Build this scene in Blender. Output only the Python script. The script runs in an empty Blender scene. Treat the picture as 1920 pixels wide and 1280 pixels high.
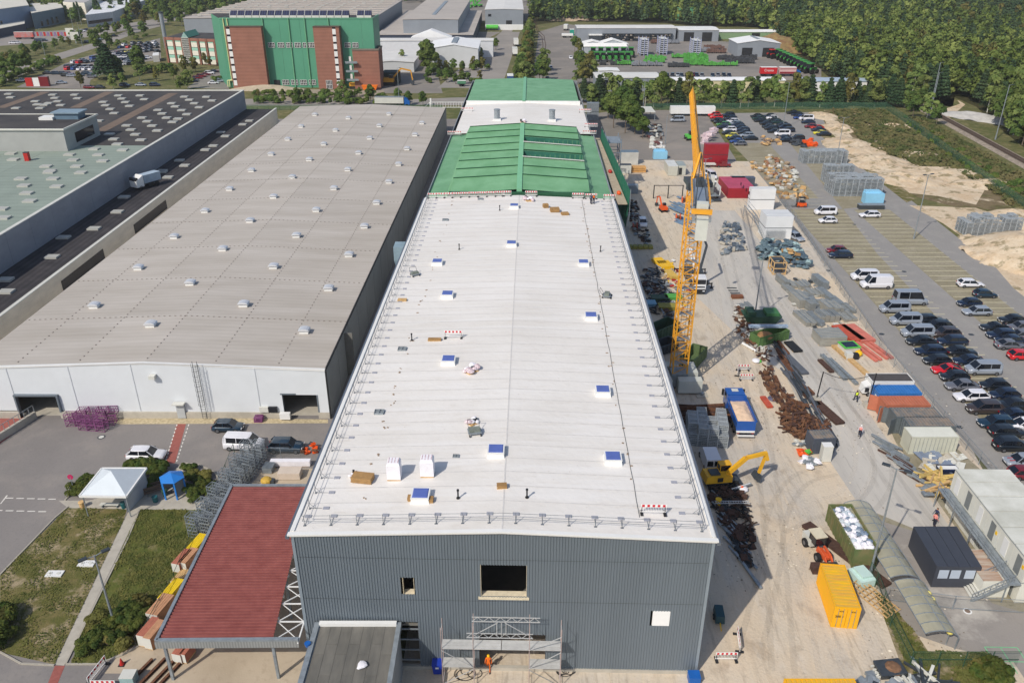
import bpy,math,random
import numpy as np
from mathutils import Vector,Matrix
VT=Vector
random.seed(7);RNG=np.random.default_rng(11)
S=bpy.context.scene
COL=S.collection
rad=math.radians
# ------------------------------------------------------------ camera, light, exposure
FPX,CAMH,PITCH,CX,CY=1530.0,60.0,rad(26.7),960.0,640.0   # drone camera 60 m up, survey of the photograph
cam=bpy.data.cameras.new('camera');camo=bpy.data.objects.new('camera',cam);COL.objects.link(camo)
camo.location=(0,0,CAMH);camo.rotation_euler=(math.pi/2-PITCH,0,0)
cam.sensor_width=36;cam.lens=36*FPX/1920;cam.clip_end=6000;cam.clip_start=0.5
S.camera=camo
SUN_AZ,SUN_EL=rad(38.7),rad(43.7)       # direction in which shadows fall, height of the sun
w=bpy.data.worlds.new('World');S.world=w;w.use_nodes=True
nt=w.node_tree;bg=nt.nodes['Background'];sky=nt.nodes.new('ShaderNodeTexSky')
sky.sky_type='NISHITA';sky.sun_disc=False;sky.sun_elevation=SUN_EL;sky.sun_rotation=SUN_AZ+math.pi
sky.air_density=1.0;sky.dust_density=1.5
nt.links.new(sky.outputs[0],bg.inputs[0]);bg.inputs[1].default_value=0.12
sl=bpy.data.lights.new('sun','SUN');sl.energy=3.4;sl.angle=rad(0.53);sl.color=(1,.93,.82)
so=bpy.data.objects.new('sun',sl);COL.objects.link(so)
sd=VT((math.sin(SUN_AZ)*math.cos(SUN_EL),math.cos(SUN_AZ)*math.cos(SUN_EL),-math.sin(SUN_EL)))
so.rotation_euler=sd.to_track_quat('-Z','Y').to_euler();so.location=(-60,-60,120)
S.view_settings.view_transform='Standard';S.view_settings.look='None'
S.view_settings.exposure=0.0;S.view_settings.gamma=1.0;S.view_settings.use_curve_mapping=False
S.render.engine='CYCLES'
# ------------------------------------------------------------ surveying helpers
def G(u,v,z=0.0):
 "point of the world at height z seen at photo position (u, v) - used to survey where things stand"
 a=(u-CX)/FPX;b=(v-CY)/FPX
 dy=math.cos(PITCH)-b*math.sin(PITCH);dz=-math.sin(PITCH)-b*math.cos(PITCH)
 t=(z-CAMH)/dz
 return VT((a*t,dy*t,z))
def P(c,r,x,y,z=0.0):return G(480*c+x/4,320*r+y/4,z)
def G8(u0,v0,x,y,z=0.0):return G(u0+x/8,v0+y/8,z)
def hz(y,v):return CAMH-y*math.tan(PITCH+math.atan((v-CY)/FPX))
def V2(p):return VT((p[0],p[1],0))
# ------------------------------------------------------------ colours and materials
def C(r,g,b,k=1.0):
 f=lambda c:(c/255/12.92 if c/255<=.04045 else ((c/255+.055)/1.055)**2.4)*k
 return tuple(min(f(c),.88) for c in (r,g,b))
MATS={}
def mat(name,c,rough=.75,var=.12,scale=.6,metal=0.0,c2=None,bump=0.0,bscale=12,rnd=0.0,spec=.4,stretch=None,wave=None,coat=0,alpha=1,detail=4):
 if name in MATS:return MATS[name]
 m=bpy.data.materials.new(name);m.use_nodes=True;n=m.node_tree.nodes;L=m.node_tree.links
 p=n['Principled BSDF'];p.inputs['Roughness'].default_value=rough;p.inputs['Metallic'].default_value=metal
 p.inputs['Specular IOR Level'].default_value=spec
 if coat:p.inputs['Coat Weight'].default_value=coat
 if alpha<1:p.inputs['Alpha'].default_value=alpha
 geo=n.new('ShaderNodeNewGeometry');vec=geo.outputs['Position']
 if stretch:
  mp=n.new('ShaderNodeMapping');mp.inputs['Scale'].default_value=stretch;L.new(vec,mp.inputs['Vector']);v2=mp.outputs[0]
 else:v2=vec
 nz=n.new('ShaderNodeTexNoise');nz.inputs['Scale'].default_value=scale;nz.inputs['Detail'].default_value=detail
 nz.inputs['Roughness'].default_value=.65
 L.new(v2,nz.inputs['Vector'])
 rp=n.new('ShaderNodeValToRGB');rp.color_ramp.elements[0].position=.32;rp.color_ramp.elements[1].position=.68
 a=tuple(x*(1-var) for x in c);b=c2 or tuple(min(.9,x*(1+var)) for x in c)
 rp.color_ramp.elements[0].color=(*a,1);rp.color_ramp.elements[1].color=(*b,1)
 L.new(nz.outputs['Fac'],rp.inputs['Fac']);out=rp.outputs[0]
 if wave:   # (axis, metres per rib, darkening)
  wv=n.new('ShaderNodeTexWave');wv.bands_direction=wave[0];wv.inputs['Scale'].default_value=.314/wave[1]
  L.new(vec,wv.inputs['Vector'])
  mx=n.new('ShaderNodeMix');mx.data_type='RGBA';mx.blend_type='MULTIPLY';mx.inputs[0].default_value=wave[2]
  L.new(out,mx.inputs[6]);L.new(wv.outputs['Color'],mx.inputs[7]);out=mx.outputs[2]
 if rnd:
  oi=n.new('ShaderNodeObjectInfo');hs=n.new('ShaderNodeHueSaturation');mr=n.new('ShaderNodeMapRange')
  mr.inputs['To Min'].default_value=1-rnd;mr.inputs['To Max'].default_value=1+rnd
  L.new(oi.outputs['Random'],mr.inputs['Value']);L.new(mr.outputs[0],hs.inputs['Value']);L.new(out,hs.inputs['Color']);out=hs.outputs[0]
 L.new(out,p.inputs['Base Color'])
 if bump:
  nb=n.new('ShaderNodeTexNoise');nb.inputs['Scale'].default_value=bscale;nb.inputs['Detail'].default_value=5;L.new(v2,nb.inputs['Vector'])
  bp=n.new('ShaderNodeBump');bp.inputs['Strength'].default_value=bump;bp.inputs['Distance'].default_value=.1
  L.new(nb.outputs['Fac'],bp.inputs['Height']);L.new(bp.outputs[0],p.inputs['Normal'])
 MATS[name]=m;return m
def ground_mat(name,base,layers,rough=.95,bump=.25,bscale=6):
 "base colour with patches: layers = [(colour, noise scale, threshold, softness, stretch, strength)]"
 m=bpy.data.materials.new(name);m.use_nodes=True;n=m.node_tree.nodes;L=m.node_tree.links
 p=n['Principled BSDF'];p.inputs['Roughness'].default_value=rough;p.inputs['Specular IOR Level'].default_value=.2
 geo=n.new('ShaderNodeNewGeometry')
 rgb=n.new('ShaderNodeRGB');rgb.outputs[0].default_value=(*base,1);out=rgb.outputs[0]
 for i,(c,sc,th,sf,st,k) in enumerate(layers):
  mp=n.new('ShaderNodeMapping');mp.inputs['Location'].default_value=(i*37.3,i*11.7,i*5);mp.inputs['Scale'].default_value=st
  L.new(geo.outputs['Position'],mp.inputs['Vector'])
  nz=n.new('ShaderNodeTexNoise');nz.inputs['Scale'].default_value=sc;nz.inputs['Detail'].default_value=7;nz.inputs['Roughness'].default_value=.62
  L.new(mp.outputs[0],nz.inputs['Vector'])
  mr=n.new('ShaderNodeMapRange');mr.inputs['From Min'].default_value=th-sf;mr.inputs['From Max'].default_value=th+sf;mr.inputs['To Max'].default_value=k
  L.new(nz.outputs['Fac'],mr.inputs['Value'])
  mx=n.new('ShaderNodeMix');mx.data_type='RGBA';L.new(mr.outputs[0],mx.inputs[0]);L.new(out,mx.inputs[6]);mx.inputs[7].default_value=(*c,1);out=mx.outputs[2]
 L.new(out,p.inputs['Base Color'])
 nb=n.new('ShaderNodeTexNoise');nb.inputs['Scale'].default_value=bscale;nb.inputs['Detail'].default_value=6;L.new(geo.outputs['Position'],nb.inputs['Vector'])
 bp=n.new('ShaderNodeBump');bp.inputs['Strength'].default_value=bump;bp.inputs['Distance'].default_value=.15
 L.new(nb.outputs['Fac'],bp.inputs['Height']);L.new(bp.outputs[0],p.inputs['Normal'])
 MATS[name]=m;return m
# ------------------------------------------------------------ mesh builder
class MB:
 def __init__(s):s.v=[];s.f=[];s.m=[];s.cur=0
 def add(s,vs,fs):
  o=len(s.v);s.v+=[tuple(p) for p in vs];s.f+=[tuple(i+o for i in f) for f in fs];s.m+=[s.cur]*len(fs);return s
 def box(s,x0,x1,y0,y1,z0,z1):
  return s.add([(x0,y0,z0),(x1,y0,z0),(x1,y1,z0),(x0,y1,z0),(x0,y0,z1),(x1,y0,z1),(x1,y1,z1),(x0,y1,z1)],
[(0,3,2,1),(4,5,6,7),(0,1,5,4),(1,2,6,5),(2,3,7,6),(3,0,4,7)])
 def cbox(s,c,d,rz=0.0,tilt=0.0):
  R=Matrix.Rotation(rz,3,'Z')@Matrix.Rotation(tilt,3,'X');vs=[]
  for k in ((-1,-1,-1),(1,-1,-1),(1,1,-1),(-1,1,-1),(-1,-1,1),(1,-1,1),(1,1,1),(-1,1,1)):
   vs.append(Vector(c)+R@VT((k[0]*d[0]/2,k[1]*d[1]/2,k[2]*d[2]/2)))
  return s.add(vs,[(0,3,2,1),(4,5,6,7),(0,1,5,4),(1,2,6,5),(2,3,7,6),(3,0,4,7)])
 def bar(s,p,q,w=.05,h=None):
  p=Vector(p);q=Vector(q);d=(q-p)
  if d.length<1e-6:return s
  d.normalize();up=VT((0,0,1)) if abs(d.z)<.95 else VT((0,1,0))
  a=d.cross(up).normalized()*(w/2);b=d.cross(a).normalized()*((h or w)/2)
  vs=[p-a-b,p+a-b,p+a+b,p-a+b,q-a-b,q+a-b,q+a+b,q-a+b]
  return s.add(vs,[(0,3,2,1),(4,5,6,7),(0,1,5,4),(1,2,6,5),(2,3,7,6),(3,0,4,7)])
 def tube(s,p,q,r,n=8,r2=None,cap=True):
  p=Vector(p);q=Vector(q);d=(q-p).normalized();up=VT((0,0,1)) if abs(d.z)<.95 else VT((0,1,0))
  a=d.cross(up).normalized();b=d.cross(a);r2=r if r2 is None else r2;vs=[]
  for c,rr in ((p,r),(q,r2)):
   for i in range(n):t=2*math.pi*i/n;vs.append(c+(a*math.cos(t)+b*math.sin(t))*rr)
  fs=[(i,(i+1)%n,n+(i+1)%n,n+i) for i in range(n)]
  if cap:fs+=[tuple(range(n))[::-1],tuple(range(n,2*n))]
  return s.add(vs,fs)
 def path(s,pts,r,n=6):
  for i in range(len(pts)-1):s.tube(pts[i],pts[i+1],r,n)
  return s
 def prism(s,poly,z0,z1,cap=True):
  n=len(poly);vs=[(p[0],p[1],z0) for p in poly]+[(p[0],p[1],z1) for p in poly]
  ar=sum(poly[i][0]*poly[(i+1)%n][1]-poly[(i+1)%n][0]*poly[i][1] for i in range(n))
  fs=[(i,(i+1)%n,n+(i+1)%n,n+i) for i in range(n)]+([tuple(range(n))[::-1],tuple(range(n,2*n))] if cap else [])
  if ar<0:fs=[f[::-1] for f in fs]
  return s.add(vs,fs)
 def face(s,pts):return s.add(pts,[tuple(range(len(pts)))])
 def sphere(s,c,r,sz=1.0,n=10,k=6):
  vs=[];fs=[]
  for j in range(k+1):
   t=math.pi*j/k
   for i in range(n):p=2*math.pi*i/n;vs.append((c[0]+r*math.sin(t)*math.cos(p),c[1]+r*math.sin(t)*math.sin(p),c[2]+r*sz*math.cos(t)))
  for j in range(k):
   for i in range(n):fs.append((j*n+i,(j+1)*n+i,(j+1)*n+(i+1)%n,j*n+(i+1)%n))
  return s.add(vs,fs)
 def loft(s,rings,cap=True,closed=True):
  o=0;n=len(rings[0]);vs=[p for r in rings for p in r];fs=[]
  for j in range(len(rings)-1):
   for i in range(n if closed else n-1):fs.append((j*n+i,j*n+(i+1)%n,(j+1)*n+(i+1)%n,(j+1)*n+i))
  if cap:fs+=[tuple(range(n))[::-1],tuple(range((len(rings)-1)*n,len(rings)*n))]
  return s.add(vs,fs)
 def mesh(s,name,mats):
  me=bpy.data.meshes.new(name);me.from_pydata(s.v,[],s.f)
  for m in (mats if isinstance(mats,(list,tuple)) else [mats]):me.materials.append(m)
  if max(s.m or [0])>0:me.polygons.foreach_set('material_index',s.m)
  me.update();return me
 def B(s,name,mats,parent=None,W=0,smooth=False,**kw):
  if W and parent is not None:
   M=(Matrix.Translation(parent.location)@parent.rotation_euler.to_matrix().to_4x4()).inverted()
   s.v=[tuple(M@Vector(p)) for p in s.v]
  me=s.mesh(name,mats)
  if smooth:me.polygons.foreach_set('use_smooth',[True]*len(me.polygons))
  return link(name,me,parent,**kw)
def link(name,me,parent=None,loc=None,rot=None,sc=None):
 o=bpy.data.objects.new(name,me);COL.objects.link(o)
 if parent is not None:o.parent=parent
 if loc is not None:o.location=loc
 if rot is not None:o.rotation_euler=rot if isinstance(rot,(tuple,list)) else (0,0,rot)
 if sc is not None:o.scale=(sc,sc,sc) if isinstance(sc,(int,float)) else sc
 return o
def tag(o,label=None,cat=None,group=None,kind=None):
 if label:o['label']=label
 if cat:o['category']=cat
 if group:o['group']=group
 if kind:o['kind']=kind
 return o
def thing(name,label,cat,loc=(0,0,0),rz=0.0,group=None):
 o=bpy.data.objects.new(name,None);COL.objects.link(o);o.location=tuple(loc)[:3] if len(loc)>2 else (loc[0],loc[1],0)
 o.rotation_euler=(0,0,rz);o.empty_display_size=.3
 return tag(o,label,cat,group)
def XB(*a):return MB().box(*a)
def copy_tree(o,loc=None,rz=None,label=None,group=None,recolour=None,scale=None,parent=None):
 c=o.copy();COL.objects.link(c)
 if parent is not None:c.parent=parent
 if loc is not None:c.location=loc
 if rz is not None:c.rotation_euler=(0,0,rz)
 if label:c['label']=label
 if group:c['group']=group
 if scale:c.scale=(scale,)*3
 for ch in o.children:
  k=copy_tree(ch,parent=c,recolour=recolour)
 if recolour and c.type=='MESH':
  for i,ms in enumerate(c.material_slots):
   if ms.material and ms.material.name in recolour:
    ms.link='OBJECT';ms.material=recolour[ms.material.name]
 return c
def struct(name,mb,m,smooth=False):
 o=mb.B(name,m,smooth=smooth);o['kind']='structure';return o
def sheet(name,pts,z,m,kind='structure'):
 poly=[(p[0],p[1],z) for p in pts]
 n=len(poly);ar=sum(poly[i][0]*poly[(i+1)%n][1]-poly[(i+1)%n][0]*poly[i][1] for i in range(n))
 if ar<0:poly.reverse()
 from mathutils.geometry import tessellate_polygon
 b=MB();tris=tessellate_polygon([[Vector(p) for p in poly]])
 b.add(poly,[tuple(t) for t in tris]);me=b.mesh(name,m)
 import bmesh
 bm=bmesh.new();bm.from_mesh(me);bmesh.ops.recalc_face_normals(bm,faces=bm.faces)
 for f in bm.faces:
  if f.normal.z<0:f.normal_flip()
 bm.to_mesh(me);bm.free()
 o=link(name,me);o['kind']=kind;return o
ORD=['first','second','third','fourth','fifth','sixth','seventh','eighth','ninth','tenth','eleventh','twelfth','thirteenth','fourteenth','fifteenth','sixteenth','seventeenth','eighteenth','nineteenth','twentieth','twenty-first','twenty-second','twenty-third','twenty-fourth','twenty-fifth','twenty-sixth','twenty-seventh','twenty-eighth','twenty-ninth','thirtieth']
WHITE=mat('white_metal',C(226,226,224),.5,.04,.4)
OFFW=mat('offwhite_panel',C(205,205,198),.6,.06,.5)
GALV=mat('galvanised_steel',C(150,158,164),.45,.18,2,metal=.4)
DSTEEL=mat('dark_steel',C(70,76,82),.5,.15,2,metal=.3)
RUST=mat('rusty_steel',C(98,66,50),.9,.35,3,c2=C(126,86,62),bump=.4)
DRUST=mat('dark_rusty_steel',C(78,56,48),.9,.3,3,bump=.4)
WOOD=mat('pale_timber',C(200,165,115),.8,.2,2,rnd=.1)
PLY=mat('brown_board',C(160,125,80),.8,.15,2,rnd=.1)
BLACK=mat('black_rubber',C(36,37,40),.7,.1,2)
GLASS=mat('dark_glass',C(26,30,38),.12,.1,1,spec=.6)
CONC=mat('concrete',C(178,172,160),.9,.12,.8,bump=.2)
RED=mat('red_paint',C(178,40,36),.45,.06,1)
ORANGE=mat('orange_paint',C(226,90,30),.5,.08,1)
YEL=mat('yellow_paint',C(244,190,28),.45,.06,1)
GRNP=mat('dark_green_paint',C(46,76,58),.6,.2,1)
LGREEN=mat('bright_green_paint',C(92,190,76),.5,.1,1)
BLUEP=mat('blue_paint',C(24,92,170),.4,.08,1)
hz_b=MB();hz_b.box(-900,1100,-300,2100,-1,90);hzo=hz_b.B('haze',None or bpy.data.materials.new('thin_air'));tag(hzo,kind='stuff')
hm_=hzo.data.materials[0];hm_.use_nodes=True;hm_.node_tree.nodes.remove(hm_.node_tree.nodes['Principled BSDF']);pv_=hm_.node_tree.nodes.new('ShaderNodeVolumePrincipled')
pv_.inputs['Density'].default_value=.00009;pv_.inputs['Color'].default_value=(.92,.95,1,1);hm_.node_tree.links.new(pv_.outputs[0],hm_.node_tree.nodes['Material Output'].inputs['Volume'])
# ------------------------------------------------------------ ground
soil=ground_mat('meadow_soil',C(112,108,72),[(C(84,92,48),.06,.5,.12,(1,1,1),.8),(C(150,136,100),.25,.58,.08,(1,1,1),.6),(C(60,72,36),.9,.55,.1,(1,1,1),.5)])
asph=ground_mat('worn_asphalt',C(150,147,144),[(C(128,126,124),.05,.5,.2,(1,.4,1),.5),(C(166,162,155),.35,.6,.1,(1,1,1),.4),(C(112,110,108),2.5,.62,.1,(1,1,1),.3)],bump=.08)
asph_left=ground_mat('yard_asphalt',C(138,133,130),[(C(118,114,112),.07,.5,.15,(1,.5,1),.6),(C(158,150,142),.2,.6,.1,(1,1,1),.4),(C(100,98,98),3,.62,.1,(1,1,1),.3)],bump=.08)
dust=ground_mat('dusty_site_ground',C(206,193,174),[(C(186,180,172),.045,.53,.06,(1.6,.4,1),.75),(C(150,138,122),.9,.58,.05,(3,.25,1),.45),(C(212,196,172),.7,.6,.04,(2.6,.22,1),.5),(C(210,192,168),.12,.54,.08,(1,.6,1),.85),(C(150,134,116),.3,.63,.06,(1,.7,1),.55),(C(214,204,190),.5,.6,.05,(1.5,.5,1),.4),(C(140,132,122),1.6,.64,.06,(1,1,1),.4),(C(168,150,128),5,.6,.1,(1,1,1),.3)],bump=.35,bscale=3)
haul=ground_mat('compacted_haul_road',C(194,189,181),[(C(178,174,168),.08,.5,.1,(2.2,.35,1),.8),(C(150,146,140),1.2,.6,.05,(3,.2,1),.4),(C(204,196,184),.2,.6,.1,(2,.4,1),.5),(C(150,144,136),1.2,.66,.06,(1,1,1),.4)],bump=.15)
baygr=ground_mat('parking_bay_grid_paving',C(150,143,124),[(C(132,124,102),.15,.5,.12,(1,1,1),.6),(C(164,156,138),.6,.58,.08,(.3,1,1),.6),(C(104,98,66),1.8,.6,.08,(1,1,1),.5)],bump=.2)
lawn_m=ground_mat('lawn_turf',C(92,98,48),[(C(72,82,34),.2,.48,.08,(1,1,1),.7),(C(146,132,98),.35,.62,.05,(1,1,1),.8),(C(108,104,56),1.5,.55,.08,(1,1,1),.6)],bump=.6,bscale=5)
lawn_w=ground_mat('worn_turf',C(118,108,70),[(C(86,90,44),.3,.5,.06,(1,1,1),.75),(C(162,146,120),.4,.54,.05,(1,1,1),.9),(C(84,88,44),1.5,.55,.08,(1,1,1),.6)],bump=.6,bscale=5)
path_m=mat('paving_slabs',C(176,170,158),.9,.1,1.2,bump=.1)
sand=ground_mat('pale_sand',C(204,186,160),[(C(196,170,138),.12,.5,.1,(1,1,1),.7),(C(216,202,180),.5,.55,.1,(1,1,1),.6),(C(122,112,80),.35,.58,.04,(1,1,1),.75),(C(170,146,118),1.4,.6,.06,(1,1,1),.5)],bump=.8,bscale=1.2)
rubble=ground_mat('overgrown_rubble',C(122,108,82),[(C(92,92,52),.12,.5,.05,(1,1,1),.9),(C(206,190,164),.16,.62,.04,(1,1,1),.9),(C(96,80,62),.7,.55,.06,(1,1,1),.6)],bump=1,bscale=1.2)
conc_m=ground_mat('poured_concrete',C(186,172,152),[(C(166,152,132),.2,.5,.12,(1,1,1),.6),(C(150,134,116),1.2,.62,.08,(1,1,1),.4)],bump=.1)
far_yard=ground_mat('far_yard_asphalt',C(140,134,128),[(C(116,112,108),.03,.5,.12,(1,1,1),.7),(C(160,150,140),.1,.6,.1,(1,1,1),.5)],bump=.05)
road_m=ground_mat('road_asphalt',C(152,146,140),[(C(132,128,124),.06,.5,.12,(1,1,1),.6)],bump=.05)
redpave=mat('red_pavers',C(150,88,80),.9,.15,3)
line_m=mat('white_road_paint',C(216,212,204),.7,.12,3)
line_y=mat('pale_bay_line',C(206,198,164),.8,.12,3)
sheet('ground',[(-1800,-200),(1800,-200),(1800,2400),(-1800,2400)],-.03,soil)
sheet('left_yard',[(-140,20),(-17,20),(-17,97),(-20,108),(-140,108)],0,asph_left)
sheet('hall_lane',[(-88,97),(-17,97),(-15,296),(-88,296)],.004,asph_left)
def px(l,z=0):return [G(u,v,z) for u,v in l]
LL=px([(128,950),(238,955),(232,975),(102,1245),(0,1222),(0,1078)])
sheet('lawn_left',LL,.004,lawn_w)
sheet('lawn_right',px([(262,955),(395,955),(368,1010),(345,1080),(300,1190),(180,1245),(132,1245),(170,1150)]),.004,lawn_m)
sheet('footpath',px([(245,950),(262,955),(120,1247),(103,1245)]),.008,path_m)
sheet('pavilion_paving',px([(110,938),(165,938),(305,905),(340,868),(352,868),(318,925),(400,938),(395,956),(128,952)]),.006,path_m)
sheet('hall_entrance_pavers',px([(0,778),(68,778),(0,832)]),.008,redpave)
sheet('red_walkway',px([(334,783),(352,783),(328,868),(311,868)]),.008,redpave)
sheet('red_crossing',px([(103,1247),(122,1247),(100,1300),(82,1300)]),.008,redpave)
mk=MB()
for k in range(11):
 for (a,b) in (((332,795),(309,868)),((354,795),(330,868))):
  t=k/11;t2=(k+.55)/11
  p=G(a[0]+(b[0]-a[0])*t,a[1]+(b[1]-a[1])*t,.012);q=G(a[0]+(b[0]-a[0])*t2,a[1]+(b[1]-a[1])*t2,.012);d=VT((.07,0,0));mk.face([p-d,p+d,q+d,q-d])
for k in range(5):
 p=G(10+k*20,934+k*.5,.012)
 for dy in (0,-2.3):mk.face([p+VT((0,dy,0)),p+VT((.9,dy,0)),p+VT((.9,dy+.16,0)),p+VT((0,dy+.16,0))])
mk.face([G(0,944,.012),G(2,944,.012),G(15,928,.012),G(12,928,.012)])
struct('road_marking',mk,line_m)
sheet('loading_concrete',px([(283,1212),(575,1212),(575,1300),(240,1300)]),.008,conc_m)
sheet('canopy_slab',[(-37,52.5),(-17,52.5),(-17,84),(-31,84)],.006,conc_m)
sheet('gravel_strip',px([(165,780),(615,786),(615,793),(225,795)]),.010,ground_mat('gravel',C(196,182,150),[(C(160,146,118),2.5,.5,.1,(1,1,1),.8)]))
kerb_m=mat('kerb_stone',C(168,162,150),.9,.1,2)
def kerb(pts,wdt=.15,h=.12):
 b=MB()
 for i in range(len(pts)-1):
  p,q=Vector(pts[i]),Vector(pts[i+1]);b.bar((p.x,p.y,h/2),(q.x,q.y,h/2),wdt,h)
 o=b.B('kerb',kerb_m);o['kind']='structure';return o
kerb(px([(0,1078),(102,972),(128,950)]));kerb(px([(0,1222),(40,1244),(102,1247)]));kerb(px([(345,868),(375,872),(402,885),(414,905),(418,925)]))
kerb(px([(125,1245),(182,1245),(230,1228),(270,1205)]));kerb(px([(262,956),(240,1010),(190,1110),(124,1244)]));kerb(px([(122,938),(145,915),(170,895)]))
sheet('site_ground',[(-10,30),(46,30),(56,70),(60,90),(60.5,120),(66.4,188),(69,236),(28,238),(18,215),(14,60),(-10,60)],0,dust)
sheet('service_yard',[(16,200),(60,200),(66,240),(72,312),(40,312),(22,300)],-.006,far_yard)
sheet('haul_road',px([(1300,395),(1378,395),(1440,470),(1540,640),(1640,790),(1790,1000),(1760,1020),(1620,960),(1560,870),(1470,700),(1395,640),(1310,560),(1290,470)]),.006,haul)
sheet('compound_paving',px([(1620,700),(1725,780),(1930,960),(1960,1240),(1790,1215),(1700,1120),(1640,960),(1760,1010),(1800,1000),(1680,830)]),.010,baygr)
sheet('compound_asphalt',px([(1600,960),(1760,1010),(1860,1130),(1960,1160),(1960,1330),(1900,1240),(1790,1215),(1690,1180),(1640,1090)]),.014,ground_mat('stained_asphalt',C(150,144,138),[(C(196,190,180),.09,.58,.04,(1,1,1),.75),(C(124,120,116),.4,.6,.1,(1,1,1),.4)]))
sheet('verge',px([(1640,1110),(1655,1115),(1720,1190),(1740,1220),(1850,1222),(1900,1262),(1900,1330),(1720,1330)]),.018,lawn_w)
tk=mat('tyre_track_dirt',C(148,142,134),.95,.15,2,alpha=.09)
tk2=mat('tyre_track_pale',C(226,218,206),.95,.1,2,alpha=.14)
for i_,(pts_,m_) in enumerate((([(1350,430),(1372,520),(1400,640),(1418,760),(1440,900),(1455,1060),(1470,1280)],tk),([(1500,660),(1580,760),(1640,830),(1655,900),(1610,960),(1540,980),(1480,1010)],tk),([(1470,600),(1545,700),(1600,790),(1620,870),(1590,930),(1530,960),(1470,1100)],tk2),([(1330,480),(1345,600),(1370,690),(1450,860),(1500,960),(1530,1100),(1560,1280)],tk2),([(1560,880),(1500,900),(1460,960),(1440,1080),(1400,1240)],tk),([(1420,520),(1500,640),(1570,740),(1640,850),(1720,960),(1760,1000)],tk))):
 w_=[G(u,v,.022+.003*i_) for u,v in pts_];q_=[]
 for a in range(len(w_)-1):
  p0,p1,p2,p3=w_[max(a-1,0)],w_[a],w_[a+1],w_[min(a+2,len(w_)-1)]
  for s in range(8):t=s/8;q_.append(.5*((2*p1)+(p2-p0)*t+(2*p0-5*p1+4*p2-p3)*t*t+(3*p1-p0-3*p2+p3)*t**3))
 b=MB()
 for off in (-1.0,1.0):
  for a in range(len(q_)-1):
   d=(q_[a+1]-q_[a]).normalized();n=VT((-d.y,d.x,0));e=q_[a]+n*off;f=q_[a+1]+n*off;b.add([e-n*.3,e+n*.3,f+n*.3,f-n*.3],[(0,1,2,3)])
 struct('tyre_track',b,m_)
sheet('parking_lot',[(59,70),(60.5,119),(66,187),(71,262),(73.5,306),(113,308),(104,260),(99,190),(95,130),(92,70)],.002,asph)
for nm,a in (('bay_strip',[(64.2,82),(65,123),(67,190.5),(80,190.5),(76,160),(73.6,123),(72.5,82)]),('bay_strip',[(79.6,82),(80.2,123),(82.4,190),(91,190),(89,134),(88,82)])):
 sheet(nm,a,.006,baygr)
sheet('bay_strip',px([(1370,268),(1440,268),(1535,372),(1463,372),(1420,320)]),.006,baygr)
sheet('bay_strip',px([(1480,268),(1515,262),(1640,385),(1580,392)]),.006,baygr)
sheet('bay_strip',px([(1535,252),(1560,250),(1720,372),(1700,380)]),.006,lawn_w)
bl=MB()
for y in np.arange(84,190,2.55):
 f=(y-82)/108
 for x0,x1 in ((64.4+2.6*f,73+6.5*f),(79.8+2.4*f,88.2+2.6*f)):bl.box(x0,x1,y-.09,y+.09,.008,.011)
for y in np.arange(194,240,2.7):
 t=(y-194)/76
 bl.box(70.2,78.5-2*t,y-.05,y+.05,.008,.011)
struct('bay_line',bl,line_y)
pc=MB()
for u,v in ((1602,421),(1695,509),(1553,507),(1838,487),(1653,626),(1821,627),(1799,800),(1480,262)):
 p=G(u,v,.016);pc.prism([(p.x+.5*math.cos(a),p.y+.4*math.sin(a)) for a in np.arange(0,6.2,.8)],.012,.02)
struct('drain_cover',pc,DSTEEL)
sheet('rubble_field',px([(1545,207),(1658,207),(1700,240),(1815,318),(1925,395),(1925,440),(1840,400),(1720,370),(1600,290),(1548,250)]),.004,rubble)
sheet('sand_strip',px([(1705,385),(1830,390),(1925,420),(1925,560),(1900,540),(1840,470),(1770,420)]),.008,sand)
def mound(name,label,cat,cx,cy,rx,ry,h,m,seed=0,n=40,rot=0.0,rough=.3,kind=None,top=None):
 r=random.Random(seed);b=MB();vs=[];fs=[]
 from mathutils import noise
 for j in range(n+1):
  for i in range(n+1):
   a=(i/n-.5)*2;c=(j/n-.5)*2
   d=math.sqrt(a*a+c*c);k=noise.fractal(VT((a*2.2+seed,c*2.2,seed)),1,2,5)
   z=h*max(0,1-(d*(1+.25*k))**1.7)*(1+rough*k)-.05
   x=a*rx*math.cos(rot)-c*ry*math.sin(rot);y=a*rx*math.sin(rot)+c*ry*math.cos(rot)
   vs.append((x,y,z if d<1.15 else-.06))
 for j in range(n):
  for i in range(n):fs.append((j*(n+1)+i,j*(n+1)+i+1,(j+1)*(n+1)+i+1,(j+1)*(n+1)+i))
 o=MB().add(vs,fs).B(name,m,loc=(cx,cy,top or 0),smooth=True)
 return tag(o,label,cat,kind=kind)
p=G(1890,480);mound('sand_heap','large heap of orange-tinted sand right of the stacked cages','sand heap',p.x+6,p.y,14,14,4.5,sand,3,60)
p=G(1912,418);mound('sand_heap','low pale sand heap behind the stacked grey cages','sand heap',p.x,p.y+2,9,7,2.5,sand,5,40)
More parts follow.
